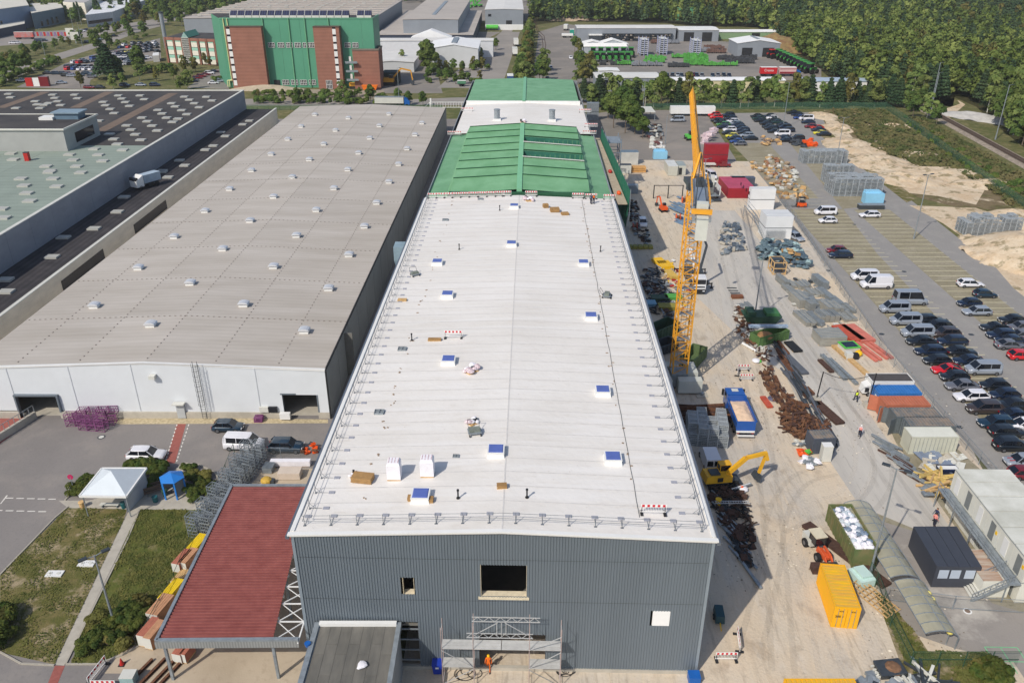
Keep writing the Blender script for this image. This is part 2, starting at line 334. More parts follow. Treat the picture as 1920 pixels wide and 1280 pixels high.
for i,(u,v,rx,ry,h,lb) in enumerate([(1545,218,5,8,1.6,'pale sand mound at the far end of the rubble field beside parked cars'),(1575,240,6,8,1.8,'whitish sand mound left of the far brown weeds'),(1600,275,9,13,2,'long pale sand mound along the car park edge, beyond the lamp post'),(1650,305,9,12,2.2,'pale sand mound in the middle of the row by the lane'),(1700,335,10,9,2.0,'pale sand mound nearest the tall lamp post'),(1765,325,14,8,1.8,'broad cream sand mound at the near end of the weedy field'),(1850,345,10,6,1.6,'cream sand mound beside the green fence corner'),(1665,235,8,5,1.1,'small pale mound among the brown weeds'),(1720,290,7,5,1.2,'small cream mound near the mesh fence')]):
 p=G(u,v);mound('sand_mound',lb,'sand heap',p.x,p.y,rx*1.05,ry*1.05,h*.55,sand,20+i,44,rough=.9)
sheet('sand_strip',px([(1546,222),(1572,228),(1604,264),(1650,292),(1700,310),(1760,318),(1850,350),(1830,384),(1760,368),(1705,362),(1660,326),(1600,286),(1553,245)]),.012,sand)
rail_g=ground_mat('ballast',C(160,148,134),[(C(120,110,100),1.5,.5,.1,(1,1,1),.8)])
R0,R1=VT((157,330,0)),VT((143,180,0));rd=(R1-R0).normalized();rn=VT((rd.y,-rd.x,0))
R0=R0-rd*80
bb=MB();L0=(R1-R0).length
bb.loft([[R0+rn*a+VT((0,0,z)) for a,z in ((-3,0),(-1.8,.45),(1.8,.45),(3,0))],[R1+rn*a+VT((0,0,z)) for a,z in ((-3,0),(-1.8,.45),(1.8,.45),(3,0))]],closed=False,cap=False)
struct('railway_embankment',bb,rail_g)
trk=thing('railway_track','single railway track on ballast at the edge of the forest','railway',R0)
for s in (-.72,.72):MB().bar(R0+rn*s+VT((0,0,.62)),R1+rn*s+VT((0,0,.62)),.08,.16).B('rail',DRUST,trk,W=1)
sleeper=XB(-1.3,1.3,-.13,.13,0,.12).mesh('sleeper',mat('sleeper_wood',C(86,76,68),.9))
aa=math.atan2(rd.y,rd.x)-math.pi/2
slp=MB()
for k in range(int(L0/.7)):
 q=R0+rd*(k*.7)
 if k*.7>L0-170 and k%1==0:link('sleeper',sleeper,trk,loc=q-R0+VT((0,0,.44)),rot=aa)
 else:slp.cbox(q+VT((0,0,.5)),(2.6,.26,.12),aa)
slp.B('sleeper_run',mat('sleeper_wood',C(86,76,68)),trk,W=1)['kind']='stuff'
sheet('road',[(-300,330),(-103,335),(-43,333),(-22,338),(30,338),(30,322),(-300,318)],-.01,road_m)
sheet('road',px([(820,165),(940,165),(975,60),(960,60),(985,0),(975,0),(940,60)]),-.004,road_m)
sheet('road',px([(-60,150),(0,138),(110,100),(205,72),(262,48),(300,45),(300,50),(260,60),(205,82),(110,113),(0,157),(-60,170)]),-.006,road_m)
sheet('car_park_left',px([(30,164),(60,150),(120,120),(165,105),(300,72),(302,112),(230,122),(170,150),(165,168)]),-.008,far_yard)
sheet('car_park_left',px([(350,165),(400,130),(420,130),(430,168)]),-.004,far_yard)
sheet('far_works_yard',px([(1010,60),(1060,45),(1250,70),(1450,85),(1540,130),(1540,150),(1090,155),(1030,180),(1000,140)]),-.010,far_yard)
sheet('far_works_yard',px([(640,40),(1000,40),(1000,-12),(500,-12)]),-.012,far_yard)
sheet('far_works_yard',px([(700,175),(830,175),(815,120),(940,60),(700,60),(560,90)]),-.016,far_yard)
sheet('far_works_yard',px([(-50,90),(-50,70),(60,60),(170,55),(330,30),(330,20),(420,20),(250,55),(150,72),(60,82)]),-.014,road_m)
sheet('tower_forecourt',px([(490,190),(480,166),(720,170),(720,185)]),-.002,ground_mat('forecourt',C(158,148,132),[(C(130,120,104),.2,.5,.1,(1,1,1),.6)]))
sheet('sand_path',px([(1740,215),(1800,195),(1795,188),(1800,190),(1810,196),(1780,222)]),.002,sand)
# ------------------------------------------------------------ main hall (grey cladding, white membrane roof)
MO=VT((-18.35,53.35,0));MA=-rad(1.3)
WD,EAV=35.05,15.3
hall=thing('industrial_hall','long hall with grey corrugated front, white roof and green saw-tooth roofs behind','factory hall',MO,MA)
MI=(Matrix.Translation(MO)@Matrix.Rotation(MA,4,'Z')).inverted();MW=MI.inverted()
def ml(p):return MI@Vector(p)
def rz(x,z0=EAV,k=.65):return z0+k*(1-abs(x-WD/2)/(WD/2))
cladm=mat('grey_cladding',C(114,124,133),.5,.07,.4,metal=.25,stretch=(.6,.6,.1))
cladl=mat('grey_trim',C(140,152,162),.45,.05,1,metal=.25)
OPEN=[]
def fo(u0,u1,v0,v1):
 a=ml(G(u0,v0,10));y=MO.y
 z1=hz(53.1,v0);z0=hz(53.1,v1);xa=ml(G(u0,(v0+v1)/2,(z0+z1)/2)).x;xb=ml(G(u1,(v0+v1)/2,(z0+z1)/2)).x
 OPEN.append((xa,xb,z0,z1));return OPEN[-1]
o_big=fo(902,987,1056,1114);o_small=fo(756,776,1082,1113);o_white=fo(1222,1254,1137,1164)
OPEN.append((8.25,10.05,0,5.7));OPEN.append((15.6,21.2,0,4.4))
b=MB();pitch=.245;n=int((WD-.5)/pitch)
for i in range(n+1):
 x0=.25+i*pitch;xs=[x0,x0+.10,x0+.135,x0+.215,x0+.245];ys=[-.02,-.02,-.075,-.075,-.02]
 zt=rz(x0+.12)-.05;seg=[(.35,zt)]
 for (a,c,z0,z1) in OPEN:
  if x0+.2>a and x0+.05<c:
   ns=[]
   for s0,s1 in seg:
    if z0>s0:ns.append((s0,min(z0,s1)))
    if z1<s1:ns.append((max(z1,s0),s1))
   seg=[s for s in ns if s[1]-s[0]>.02]
 for s0,s1 in seg:
  for k in range(4):b.add([(xs[k],ys[k],s0),(xs[k+1],ys[k+1],s0),(xs[k+1],ys[k+1],s1),(xs[k],ys[k],s1)],[(0,1,2,3)])
b.B('corrugated_cladding',cladm,hall)
for z_ in (8.3,12.9):XB(.3,WD-.3,-.082,-.077,z_,z_+.03).B('sheet_joint',DSTEEL,hall)
for x in (-.02,WD-.23):XB(x,x+.25,-.1,.12,.3,EAV-.02).B('corner_trim',cladl,hall)
XB(-.05,WD+.05,-.16,.2,0,.35).B('plinth',CONC,hall)
MB().add([(-.25,-.3,EAV),(WD/2,-.3,rz(WD/2)),(WD+.25,-.3,EAV),(WD+.25,-.3,EAV+.14),(WD/2,-.3,rz(WD/2)+.14),(-.25,-.3,EAV+.14),(-.25,.1,EAV+.14),(WD/2,.1,rz(WD/2)+.14),(WD+.25,.1,EAV+.14)],[(0,1,4,5),(1,2,3,4),(5,4,7,6),(4,3,8,7)]).B('front_coping',WHITE,hall)
inner=mat('interior_concrete',C(120,118,112),.9,.1,1)
b=MB()
holes=sorted(OPEN[:2])+[OPEN[3],OPEN[4]]
b.box(.3,WD-.3,26,26.2,0,14.8);b.box(.3,WD-.3,.3,26,4.9,5.1)
b.B('inner_wall',inner,hall)
rv=mat('reveal_board',C(214,202,176),.8,.12,3)
b=MB()
for (a,c,z0,z1) in (o_big,o_small):
 b.box(a,c,0,.6,z0-.08,z0);b.box(a-.03,a,-.06,.3,z0,z1);b.box(c,c+.03,-.06,.3,z0,z1);b.box(a,c,0,.3,z1,z1+.03)
b.B('opening_reveal',rv,hall)
a,c,z0,z1=o_big;XB(a-.25,c+.25,-.12,.25,z0-.35,z0-.085).B('sill',rv,hall)
a,c,z0,z1=o_white
XB(a,c,-.06,.1,z0,z1).B('white_panel',mat('white_board',C(236,236,236),.5,.02),hall)
b=MB()
for k in range(4):b.box(8.2,10.1,-.05,.05,1.0+k*1.25,1.12+k*1.25)
b.B('rail_frame',GALV,hall)
b=MB();b.box(-.05,.1,0.2,230,0,EAV-.05);b.box(WD-.1,WD+.05,.2,150,0,EAV-.05);b.box(WD-.6,WD-.45,150,230,0,EAV-.05);b.box(0,WD-.5,229.8,230,0,EAV-.05)
b.B('side_wall',mat('side_wall_panel',C(140,146,152),.6,.1,.3),hall)
memb=ground_mat('white_membrane',C(226,222,217),[(C(212,207,200),.07,.5,.12,(1,1,1),.6),(C(204,196,186),.8,.62,.07,(.8,2.5,1),.4),(C(232,230,228),.4,.55,.1,(.2,2,1),.5),(C(176,166,154),2.2,.7,.04,(1,1,1),.4)],rough=.65,bump=.25,bscale=1.6)
gr=mat('roof_seam',C(206,203,200),.8,.1,2)
strips=[(y,min(y+2.15,95.4)) for y in np.arange(-.25,95.4,2.15)]
for (y0,y1) in strips:
 for s in (0,1):
  xa,xb=(0-.2,WD/2) if s==0 else (WD/2,WD+.2)
  st=MB();st.add([(xa,y0,rz(xa)),(xb,y0,rz(xb)),(xb,y1-.03,rz(xb)),(xa,y1-.03,rz(xa)),(xa,y0,rz(xa)-.1),(xb,y0,rz(xb)-.1),(xb,y1-.03,rz(xb)-.1),(xa,y1-.03,rz(xa)-.1)],
[(0,1,2,3),(0,4,5,1),(3,2,6,7),(0,3,7,4),(1,5,6,2)]).B('roof_strip',memb,hall)
b=MB()
for (y0,y1) in strips[1:]:
 for s in (0,1):
  xa,xb=(0,WD/2) if s==0 else (WD/2,WD)
  b.add([(xa,y0-.09,rz(xa)+.012),(xb,y0-.09,rz(xb)+.012),(xb,y0+.03,rz(xb)+.02),(xa,y0+.03,rz(xa)+.02)],[(0,1,2,3)])
b.box(WD/2-.06,WD/2+.06,0,95.3,rz(WD/2)+.004,rz(WD/2)+.024)
b.B('roof_seams',gr,hall)
b=MB();b.box(-.1,.2,.3,95.4,EAV,EAV+.12);b.box(WD-.2,WD+.1,.3,95.4,EAV,EAV+.12);b.B('edge_upstand',WHITE,hall)
b=MB();b.box(-.42,-.12,-.3,95.4,EAV-.3,EAV-.02);b.box(WD+.12,WD+.42,-.3,95.4,EAV-.3,EAV-.02);b.B('gutter',mat('gutter_zinc',C(120,128,140),.4,.1,1,metal=.5),hall)
b=MB();cab=[]
for k in range(40):
 y=2.5+k*2.35;cab.append((WD-5.9-.0*y+random.uniform(-.05,.05),y,rz(WD-5.9)+.05))
b.path(cab,.025,4)
b.B('roof_cable',DSTEEL,hall)
b=MB()
for k in range(90):
 y=random.uniform(3,94);s=random.choice((0,1));x=(5.2 if s==0 else WD-6.0)+random.uniform(-.35,.35);z=rz(x)
 b.cbox((x,y,z+.03),(random.uniform(.08,.35),random.uniform(.06,.2),.05),random.uniform(0,3))
b.B('roof_debris',mat('roof_litter',C(150,130,110),.9,.4,3),hall)
def sky_meshes():
 f=MB();f.loft([[(-.85,-.85,0),(.85,-.85,0),(.85,.85,0),(-.85,.85,0)],[(-.75,-.75,.5),(.75,-.75,.5),(.75,.75,.5),(-.75,.75,.5)],[(-.8,-.8,.52),(.8,-.8,.52),(.8,.8,.52),(-.8,.8,.52)],[(-.8,-.8,.62),(.8,-.8,.62),(.8,.8,.62),(-.8,.8,.62)]])
 g=MB().add([(-.68,-.68,.63),(.68,-.68,.63),(.68,.68,.63),(-.68,.68,.63),(-.6,-.6,.68),(.6,-.6,.68),(.6,.6,.68),(-.6,.6,.68)],[(0,1,5,4),(1,2,6,5),(2,3,7,6),(3,0,4,7),(4,5,6,7)])
 return f.mesh('skylight',WHITE),g.mesh('pane',mat('blue_roof_glass',C(90,108,176),.15,.1,.8,spec=.6))
skm,skp=sky_meshes()
for u,v in ((789,932),(930,852),(1149,860),(1130,734),(841,678),(1108,594),(839,554),(1094,494),(820,492),(959,462),(964,391),(903,241)):
 p=ml(G(u,v,15.8));o=link('skylight',skm,hall,loc=(p.x,p.y,rz(p.x)-.02));link('pane',skp,o)
vp=MB().tube((0,0,0),(0,0,.9),.07,8).tube((0,0,.8),(0,0,.95),.11,8).tube((0,0,0),(0,0,.1),.16,8).mesh('vent_pipe',BLACK)
for u,v in ((859,934),(988,934),(861,466),(1126,468),(772,634),(937,395)):
 p=ml(G(u,v,15.8));link('vent_pipe',vp,hall,loc=(p.x,p.y,rz(p.x)))
post=MB().bar((0,0,0),(0,-.0,1.1),.04).bar((0,0,.05),(0,1.1,.06),.03).bar((0,0,.6),(0,.55,.05),.025)
post.box(-.12,.12,-.05,.1,.0,.04)
postm=post.mesh('rail_post',mat('post_grey',C(110,116,124),.5,.1,2));padm=XB(-.26,.26,-.18,.18,0,.09).mesh('ballast_pad',mat('ballast_pad',C(158,160,170),.9,.1,3))
pad_loc=[]
for k in range(16):
 x=.9+k*(WD-1.8)/15;link('rail_post',postm,hall,loc=(x,1.0,rz(x)),rot=0);link('ballast_pad',padm,hall,loc=(x,2.2,rz(x)+.01))
for s in (0,1):
 for k in range(42):
  y=3.3+k*2.2;x=.75 if s==0 else WD-.75
  link('rail_post',postm,hall,loc=(x,y,rz(x)),rot=(-math.pi/2 if s==0 else math.pi/2))
  link('ballast_pad',padm,hall,loc=(x+(1.45 if s==0 else-1.45),y,rz(x)+.04),rot=0)
b=MB()
for h in (.5,1.05):
 b.path([(.75,1,rz(.75)+h),(WD/2,1,rz(WD/2)+h),(WD-.75,1,rz(WD-.75)+h)],.025,4)
 for x in (.75,WD-.75):b.tube((x,1,rz(x)+h),(x,94.5,rz(x)+h),.025,4)
b.B('guard_wire',mat('wire_grey',C(96,104,112),.5,.05),hall)
grn=mat('green_roof_sheet',C(108,160,116),.55,.1,.25,c2=C(124,172,132),rnd=.03)
grd=mat('green_gutter',C(40,88,62),.6,.1,1)
GA,GB=96.2,149.5;NT=8;TL=(GB-GA)/NT;XL,XR=4.6,30.8
for k in range(NT):
 y0=GA+k*TL;y1=y0+TL;lift=1.25
 for s in (0,1):
  xa,xb=(XL,WD/2-.35) if s==0 else (WD/2+.35,XR)
  opened=s==1 and k in (3,5)
  ya=y0+.55
  za,zb=rz(xa,EAV+.1,1.2),rz(xb,EAV+.1,1.2)
  b=MB();b.add([(xa,ya,za+.1),(xb,ya,zb+.1),(xb,y1,zb+lift),(xa,y1,za+lift),(xa,y1,za-.2),(xb,y1,zb-.2)],[(0,1,2,3),(3,2,5,4)])
  xe=xa if s==0 else xb;ze=za if s==0 else zb
  if not opened:b.B('sawtooth_sheet',grn,hall)
  MB().add([(xa,y1-.02,za+lift-.1),(xb,y1-.02,zb+lift-.1),(xb,y1-.12,zb+lift+.2),(xa,y1-.12,za+lift+.2),(xa,y1+.1,za+lift+.18),(xb,y1+.1,zb+lift+.18)],[(0,1,2,3),(3,2,5,4)]).B('ridge_flashing',grd,hall)
  MB().add([(xe,ya,ze+.1),(xe,y1,ze+lift),(xe,y1,ze-.3),(xe,ya,ze-.3),(xe+(.9 if s else-.9),y1,EAV),(xe+(.9 if s else-.9),ya,EAV)],[(0,1,2,3),(0,1,4,5)]).B('sawtooth_end',grn,hall)
  if opened:
   MB().add([(xa,y1-.15,za-.4),(xb,y1-.15,zb-.4),(xb,y1-.15,zb+lift-.12),(xa,y1-.15,za+lift-.12)],[(0,1,2,3)]).B('glazing_band',mat('teal_glazing',C(56,112,96),.35,.2,.8),hall)
   MB().add([(xa,y0-.1,za+lift+.05),(xb,y0-.1,zb+lift+.05),(xb,y0+.5,zb+lift+.25),(xa,y0+.5,za+lift+.25),(xa,y0+.5,za),(xb,y0+.5,zb)],[(0,1,2,3),(3,2,5,4)]).B('pale_gutter',OFFW,hall)
   n_g=12
   for q in range(n_g):xq=xa+(xb-xa)*(q+.5)/n_g;XB(xq-.06,xq+.06,y1-.22,y1-.16,EAV-.3,min(za,zb)+lift-.15).B('glazing_bar',grn,hall)
b=MB();b.box(XL-.2,XR+.2,GA,GB,EAV-.5,EAV-.1);b.B('gutter_deck',grd,hall)
b=MB()
for k in range(NT):
 y0=GA+k*TL;b.add([(WD/2-.5,y0+.3,rz(17.5,EAV,1.3)+.25),(WD/2+.5,y0+.3,rz(17.5,EAV,1.3)+.25),(WD/2+.5,y0+TL,rz(17.5,EAV,1.3)+1.45),(WD/2-.5,y0+TL,rz(17.5,EAV,1.3)+1.45),(WD/2-.5,y0+.3,EAV),(WD/2+.5,y0+.3,EAV)],[(0,1,2,3),(0,4,5,1)])
b.B('ridge_cap',mat('green_ridge_cap',C(120,178,140),.5,.05),hall)
for k in range(12):
 for s in (0,1):
  y0=GA+k*(GB-GA)/12;y1=y0+(GB-GA)/12-.04
  xa,xb=(-.2,XL-.3) if s==0 else (XR+.3,WD+.3)
  MB().add([(xa,y0,EAV-.5+(.0 if s==0 else .35)),(xb,y0,EAV-.5+(.35 if s==0 else 0)),(xb,y1,EAV-.5+(.35 if s==0 else 0)),(xa,y1,EAV-.5+(.0 if s==0 else .35))],[(0,1,2,3)]).B('aisle_sheet',grn,hall)
XB(XL-.3,XR+.3,GA-.15,GA+.3,EAV-.2,EAV+1.0).B('green_upstand',grd,hall)
for k in range(16):
 y0=GB+.3+k*2.4
 for s in (0,1):
  xa,xb=(.8,WD/2) if s==0 else (WD/2,WD-.8)
  MB().add([(xa,y0,rz(xa)),(xb,y0,rz(xb)),(xb,y0+2.36,rz(xb)),(xa,y0+2.36,rz(xa)),(xa,y0,rz(xa)-.1),(xb,y0,rz(xb)-.1)],[(0,1,2,3),(0,4,5,1)]).B('roof_strip',memb,hall)
for u,v in ((932,222),(1035,223)):
 p=ml(G(u,v,16.2));MB().tube((p.x,p.y,15.6),(p.x,p.y,18.4),.75,14).tube((p.x,p.y,18.3),(p.x,p.y,18.55),.85,14).B('chimney',GALV,hall)
 XB(p.x-1,p.x+1,p.y-1,p.y+1,15.6,16.2).B('chimney_base',WHITE,hall)
for k in range(9):
 y0=188+k*4.6;y1=y0+4.55
 for s in (0,1):
  xa,xb=(.9,WD/2-.3) if s==0 else (WD/2+.3,WD-1.6)
  MB().add([(xa,y0,rz(xa)+.3),(xb,y0,rz(xb)+.3),(xb,y1,rz(xb)+.3),(xa,y1,rz(xa)+.3),(xa,y0,rz(xa)-.2),(xb,y0,rz(xb)-.2)],[(0,1,2,3),(0,4,5,1)]).B('green_roof_sheet',grn,hall)
XB(WD/2-.45,WD/2+.45,187,229.5,EAV+.95,EAV+1.25).B('ridge_cap',mat('green_ridge_cap',C(120,178,140)),hall)
XB(1,WD-1.4,187,187.6,EAV+.0,EAV+1.1).B('white_upstand',WHITE,hall)
# ------------------------------------------------------------ barrier boards (red and white warning fences)
bar_w=mat('barrier_white',C(232,230,228),.5,.04)
bar_r=mat('barrier_red',C(200,30,44),.5,.05)
def barrier(loc,rz_,label,group=None,length=2.0,feet=True):
 t=thing('barrier_board',label,'barrier',loc,rz_,group)
 b=MB();b.box(-length/2,length/2,-.025,.025,.72,1.0)
 b.box(-length/2,length/2,-.025,.025,.18,.28)
 nn=int(length/.13)
 for k in range(nn+1):x=-length/2+k*length/nn;b.box(x-.015,x+.015,-.015,.015,.28,.72)
 b.B('fence_panel',bar_w,t)
 n=max(3,int(length/.4));b=MB()
 for k in range(n):x=-length/2+(k+.5)*length/n;b.box(x-length/n*.25,x+length/n*.25,-.032,.032,.74,.98)
 b.B('red_reflector',bar_r,t)
 if feet:
  b=MB()
  for s in (-1,1):b.box(s*length/2*.9-.12,s*length/2*.9+.12,-.38,.38,0,.12);b.box(s*length/2*.9-.02,s*length/2*.9+.02,-.03,.03,.1,.8)
  b.B('foot',BLACK,t)
 return t
def rb(u,v,rzz,label,length=2.0,z=15.5,g=None):
 p=G(u,v,z+.3);l=ml(p);q=MW@VT((l.x,l.y,rz(l.x)));return barrier(q,MA+rzz,label,g,length)
rb(1225,957,0,'wide red-spotted warning barrier lying near the front right corner of the white roof',2.2)
rb(850,632,0,'red and white barrier beside a board in the left middle of the white roof',2.2)
gg='red and white barriers along the foot of the green roof'
for i,u in enumerate((811,826,841,856,872,888,905,921,937,950)):
 l=ml(G(u,366.5,15.8));q=MW@VT((l.x,95.0,rz(l.x)));barrier(q,MA+.02,'red-spotted white barrier, %s from the left in the row before the green roof'%ORD[i],gg,1.75)
for u,lb in ((996,'single red-spotted barrier in front of the green roof, right of the ridge'),(1083,'red-spotted barrier at the green roof, left of two at the right'),(1107,'red-spotted barrier at the green roof next to the two workers'),(1141,'red-spotted barrier standing at the right edge where green meets white roof')):
 l=ml(G(u,364,15.8));q=MW@VT((l.x,95.0,rz(l.x)));barrier(q,MA,lb,gg,2.2)
for u,v,lb in ((852,250,'red-spotted barrier at the left edge of the far white roof strip'),(1108,235,'white sheet-like barrier at the far right of the small white roof strip'),(1105,249,'lower red-spotted barrier at the right edge of the far white strip'),(876,206,'red-spotted barrier at the left foot of the far green roof'),(1097,208,'red-spotted barrier at the right foot of the far green roof')):rb(u,v,0,lb,3.4)
# ------------------------------------------------------------ things lying on the white roof
def onroof(u,v,dz=0.0):
 l=ml(G(u,v,15.7));return MW@VT((l.x,l.y,rz(l.x)+.0+dz))
wrapm=mat('white_wrap',C(232,230,236),.35,.05,2,bump=.3);pinkp=mat('pink_print',C(196,150,160),.5,.3,6,c2=C(236,228,232))
def wrapped(loc,label):
 t=thing('wrapped_pallet',label,'pallet',loc,MA)
 b=MB();b.loft([[(-.62,-.5,.12),(.62,-.5,.12),(.62,.5,.12),(-.62,.5,.12)],[(-.62,-.5,1.6),(.6,-.5,1.6),(.6,.5,1.75),(-.6,.5,1.75)],[(-.5,-.38,1.85),(.5,-.38,1.85),(.46,.4,1.95),(-.46,.4,1.95)]]);b.B('shrink_wrap',wrapm,t)
 b=MB()
 for k in range(4):
  x=-.42+k*.28;b.add([(x-.04,-.34,1.872),(x+.05,-.34,1.872),(x+.05,.36,1.965),(x-.04,.36,1.965)],[(0,1,2,3)])
 b.B('printed_stripe',pinkp,t)
 b=MB()
 for y in (-.45,0,.45):b.box(-.6,.6,y-.06,y+.06,0,.1)
 b.B('pallet',WOOD,t);return t
wrapped(onroof(740,893),'tall white shrink-wrapped block of insulation, left of the pair on the roof')
wrapped(onroof(802,889),'tall white shrink-wrapped block of insulation, right of the pair on the roof')
def bagpile(loc,label,seed,n=7,dark=.3,r=1.0,cat='material pile'):
 rr=random.Random(seed);t=thing('bag_pile',label,cat,loc,rr.uniform(0,3))
 for k in range(n):
  s=rr.uniform(.25,.5)*r;x,y=rr.uniform(-.8,.8)*r,rr.uniform(-.5,.5)*r
  b=MB();b.sphere((0,0,0),s,.55,9,6);b.v=[(p[0]*rr.uniform(.85,1.15),p[1]*rr.uniform(.7,.95),p[2]*rr.uniform(.8,1.1)) for p in b.v]
  b.B('bag',rr.choice([wrapm,wrapm,pinkp,DSTEEL if rr.random()<dark*2 else wrapm]),t,loc=(x,y,s*.5+rr.uniform(0,.2)*r),rot=rr.uniform(0,3))
 XB(-.6*r,.6*r,-.45*r,.45*r,0,.12).B('pallet',WOOD,t)
 b=MB();b.cbox((.5*r,.2*r,.3*r),(.5*r,.35*r,.4*r),.4);b.B('black_tool_bag',BLACK,t)
 return t
bagpile(onroof(884,698),'heap of white and pink bags with black tool bags on the white roof',3,9,.4,1.1)
bagpile(onroof(991,378),'white and pink bag stack beside the far end of the white roof near the ridge',5,6,.2,1.2)
bagpile(onroof(887,796),'crumpled white and pink sacks behind the grey trolley',8,6,.2,.8)
bagpile(onroof(663,886),'crumpled pink and white foil behind the brown boards on the roof',9,4,0,.6)
bagpile(onroof(980,231),'small heap of white bags on the far white roof strip',10,5,.2,1.2)
def trolley(loc,label,k=1.0,rzz=0):
 t=thing('roof_trolley',label,'trolley',loc,MA+rzz)
 XB(-.6*k,.6*k,-.45*k,.45*k,.25*k,.34*k).B('deck',GALV,t)
 b=MB();b.box(-.5*k,.5*k,-.3*k,.3*k,.34*k,.6*k);b.B('load',mat('grey_rolls',C(120,126,118),.8,.3,3),t)
 b=MB()
 for sx in (-.5,.5):
  for sy in (-.5,.5):b.tube((sx*k-.05,sy*k,.12*k),(sx*k+.05,sy*k,.12*k),.12*k,8)
 b.B('wheels',BLACK,t)
 b=MB();b.bar((-.5*k,.45*k,.3*k),(-.5*k,.9*k,1*k),.04);b.bar((.5*k,.45*k,.3*k),(.5*k,.9*k,1*k),.04);b.bar((-.5*k,.9*k,1*k),(.5*k,.9*k,1*k),.04);b.B('handle',DSTEEL,t)
 return t
trolley(onroof(890,815),'grey roofing trolley stacked with rolls in front of the crumpled sacks',1.1,.2)
trolley(onroof(778,513),'grey handcart with a white canister at the left side of the roof',1.0,.5)
trolley(onroof(1138,554),'blue-grey trolley with side frames at the right side of the roof',1.1,1.4)
crt=XB(-.5,.5,-.4,.4,.0,.08)
for sx in (-.5,0,.46):crt.box(sx,sx+.04,-.4,.4,.08,.22)
for sy in (-.4,0,.36):crt.box(-.5,.5,sy,sy+.04,.08,.222)
crtm=crt.mesh('grate_frame',GALV)
for u,v,lb in ((711,770,'grey steel grate frame on the left part of the roof, level with the bag heap'),(754,652,'grey steel grate frame on the roof behind the first one'),(855,857,'small grey plate left of the nearest blue skylight by the ridge'),(835,411,'grey grate frame near the far left end of the white roof'),(901,374,'grey metal crate close to the row of barriers')):
 o=link('roof_grate',crtm,None,loc=onroof(u,v),rot=MA);tag(o,lb,'grate')
 if 'plate' in lb:o.scale=(.6,.6,.6)
def boards(loc,label,w=1.3,d=.9,n=4,rzz=0.0,m=PLY):
 t=thing('board_stack',label,'boards',loc,MA+rzz)
 for k in range(n):XB(-w/2+random.uniform(-.05,.05),w/2,-d/2,d/2,.1+k*.1,.19+k*.1).B('board',m,t)
 for s in (-.35,.35):XB(-w/2,w/2,s*d-.05,s*d+.05,0,.1).B('bearer',WOOD,t)
 return t
boards(onroof(680,897),'slanted stack of brown boards on the left front of the white roof',1.9,1.1,5,-.15)
boards(onroof(941,918),'small pile of brown cartons by the ridge near the front edge',.9,.5,3,.1)
boards(onroof(1040,397),'brown cardboard boxes on a pallet, middle of three at the far end of the roof',1.6,1.2,6,.1)
boards(onroof(1023,390),'small brown carton, left of three at the far end of the roof',.9,.8,6,.3)
boards(onroof(1059,402),'open brown pallet, right of three at the far end of the roof',1.3,1,3,.2)
boards(onroof(754,560),'tan board at the left side of the roof between the trolley and the barrier',1.2,.6,2,0,WOOD)
boards(onroof(815,637),'tan board lying just left of the middle barrier on the roof',1.6,.5,2,0)
boards(onroof(769,936),'grey-brown block left of the frontmost skylight',.35,.6,3)
boards(onroof(809,940),'grey-brown block right of the frontmost skylight',.35,.6,3)
# ------------------------------------------------------------ annex with flat roof in front of the hall
an=thing('flat_roof_annex','low annex with dark bitumen roof in front of the grey cladding','building',(-12.5,50,0))
zA=5.8;ax0,ax1=-17.3,-9.95;ay0,ay1=36.0,52.9
x0b,x1b=G(540,1280,zA).x,G(722,1280,zA).x
wl=MB();wl.box(-17.0,-9.9,ay0,ay1,0,zA-.15);wl.B('wall',mat('annex_wall',C(150,156,160),.6,.08),an,W=1)
bit=mat('bitumen_sheet',C(98,97,93),.9,.15,.7,c2=C(118,115,108),rnd=.08,bump=.1,stretch=(1,.25,1))
for i in range(7):
 for j in range(5):
  xa=-16.75+i*.95;ya=ay0+.3+j*3.3+(i%2)*1.1;yb=min(ya+3.27,ay1-.35)
  if ya<yb:XB(xa,xa+.93,ya if j else ay0+.3,yb,zA-.16,zA-.1+.008*((i+j)%2)).B('bitumen_sheet',bit,an,W=1)
b=MB();b.box(-17.3,-16.85,ay0,ay1,zA-.5,zA+.08);b.box(-10.1,-9.7,ay0,ay1,zA-.5,zA+.08);b.B('parapet',GALV,an,W=1)
XB(-16.85,-10.1,ay1-.35,ay1,zA-.2,zA+.25).B('wall_flashing',WHITE,an,W=1)
b=MB();b.tube((-9.6,46,0),(-9.6,46,5.4),.09,8);b.B('downpipe',GALV,an,W=1)
t=thing('sheet_bundle','crumpled silver foil bundle on the dark annex roof','bundle',G(678,1248,zA));b=MB();b.sphere((0,0,.1),.38,.45,10,6);b.v=[(p[0]*(1+.35*math.sin(7*p[1])),p[1]*1.3,max(p[2],-.08)) for p in b.v];b.B('foil',wrapm,t,rot=-.6)
t=thing('blue_bucket','blue bucket near the left edge of the annex roof','bucket',G(577,1209,zA)-VT((0,0,.1)));MB().tube((0,0,0),(0,0,.35),.2,12,.26).B('tub',BLUEP,t);MB().tube((0,0,.35),(0,0,.37),.27,12).B('rim',BLUEP,t)
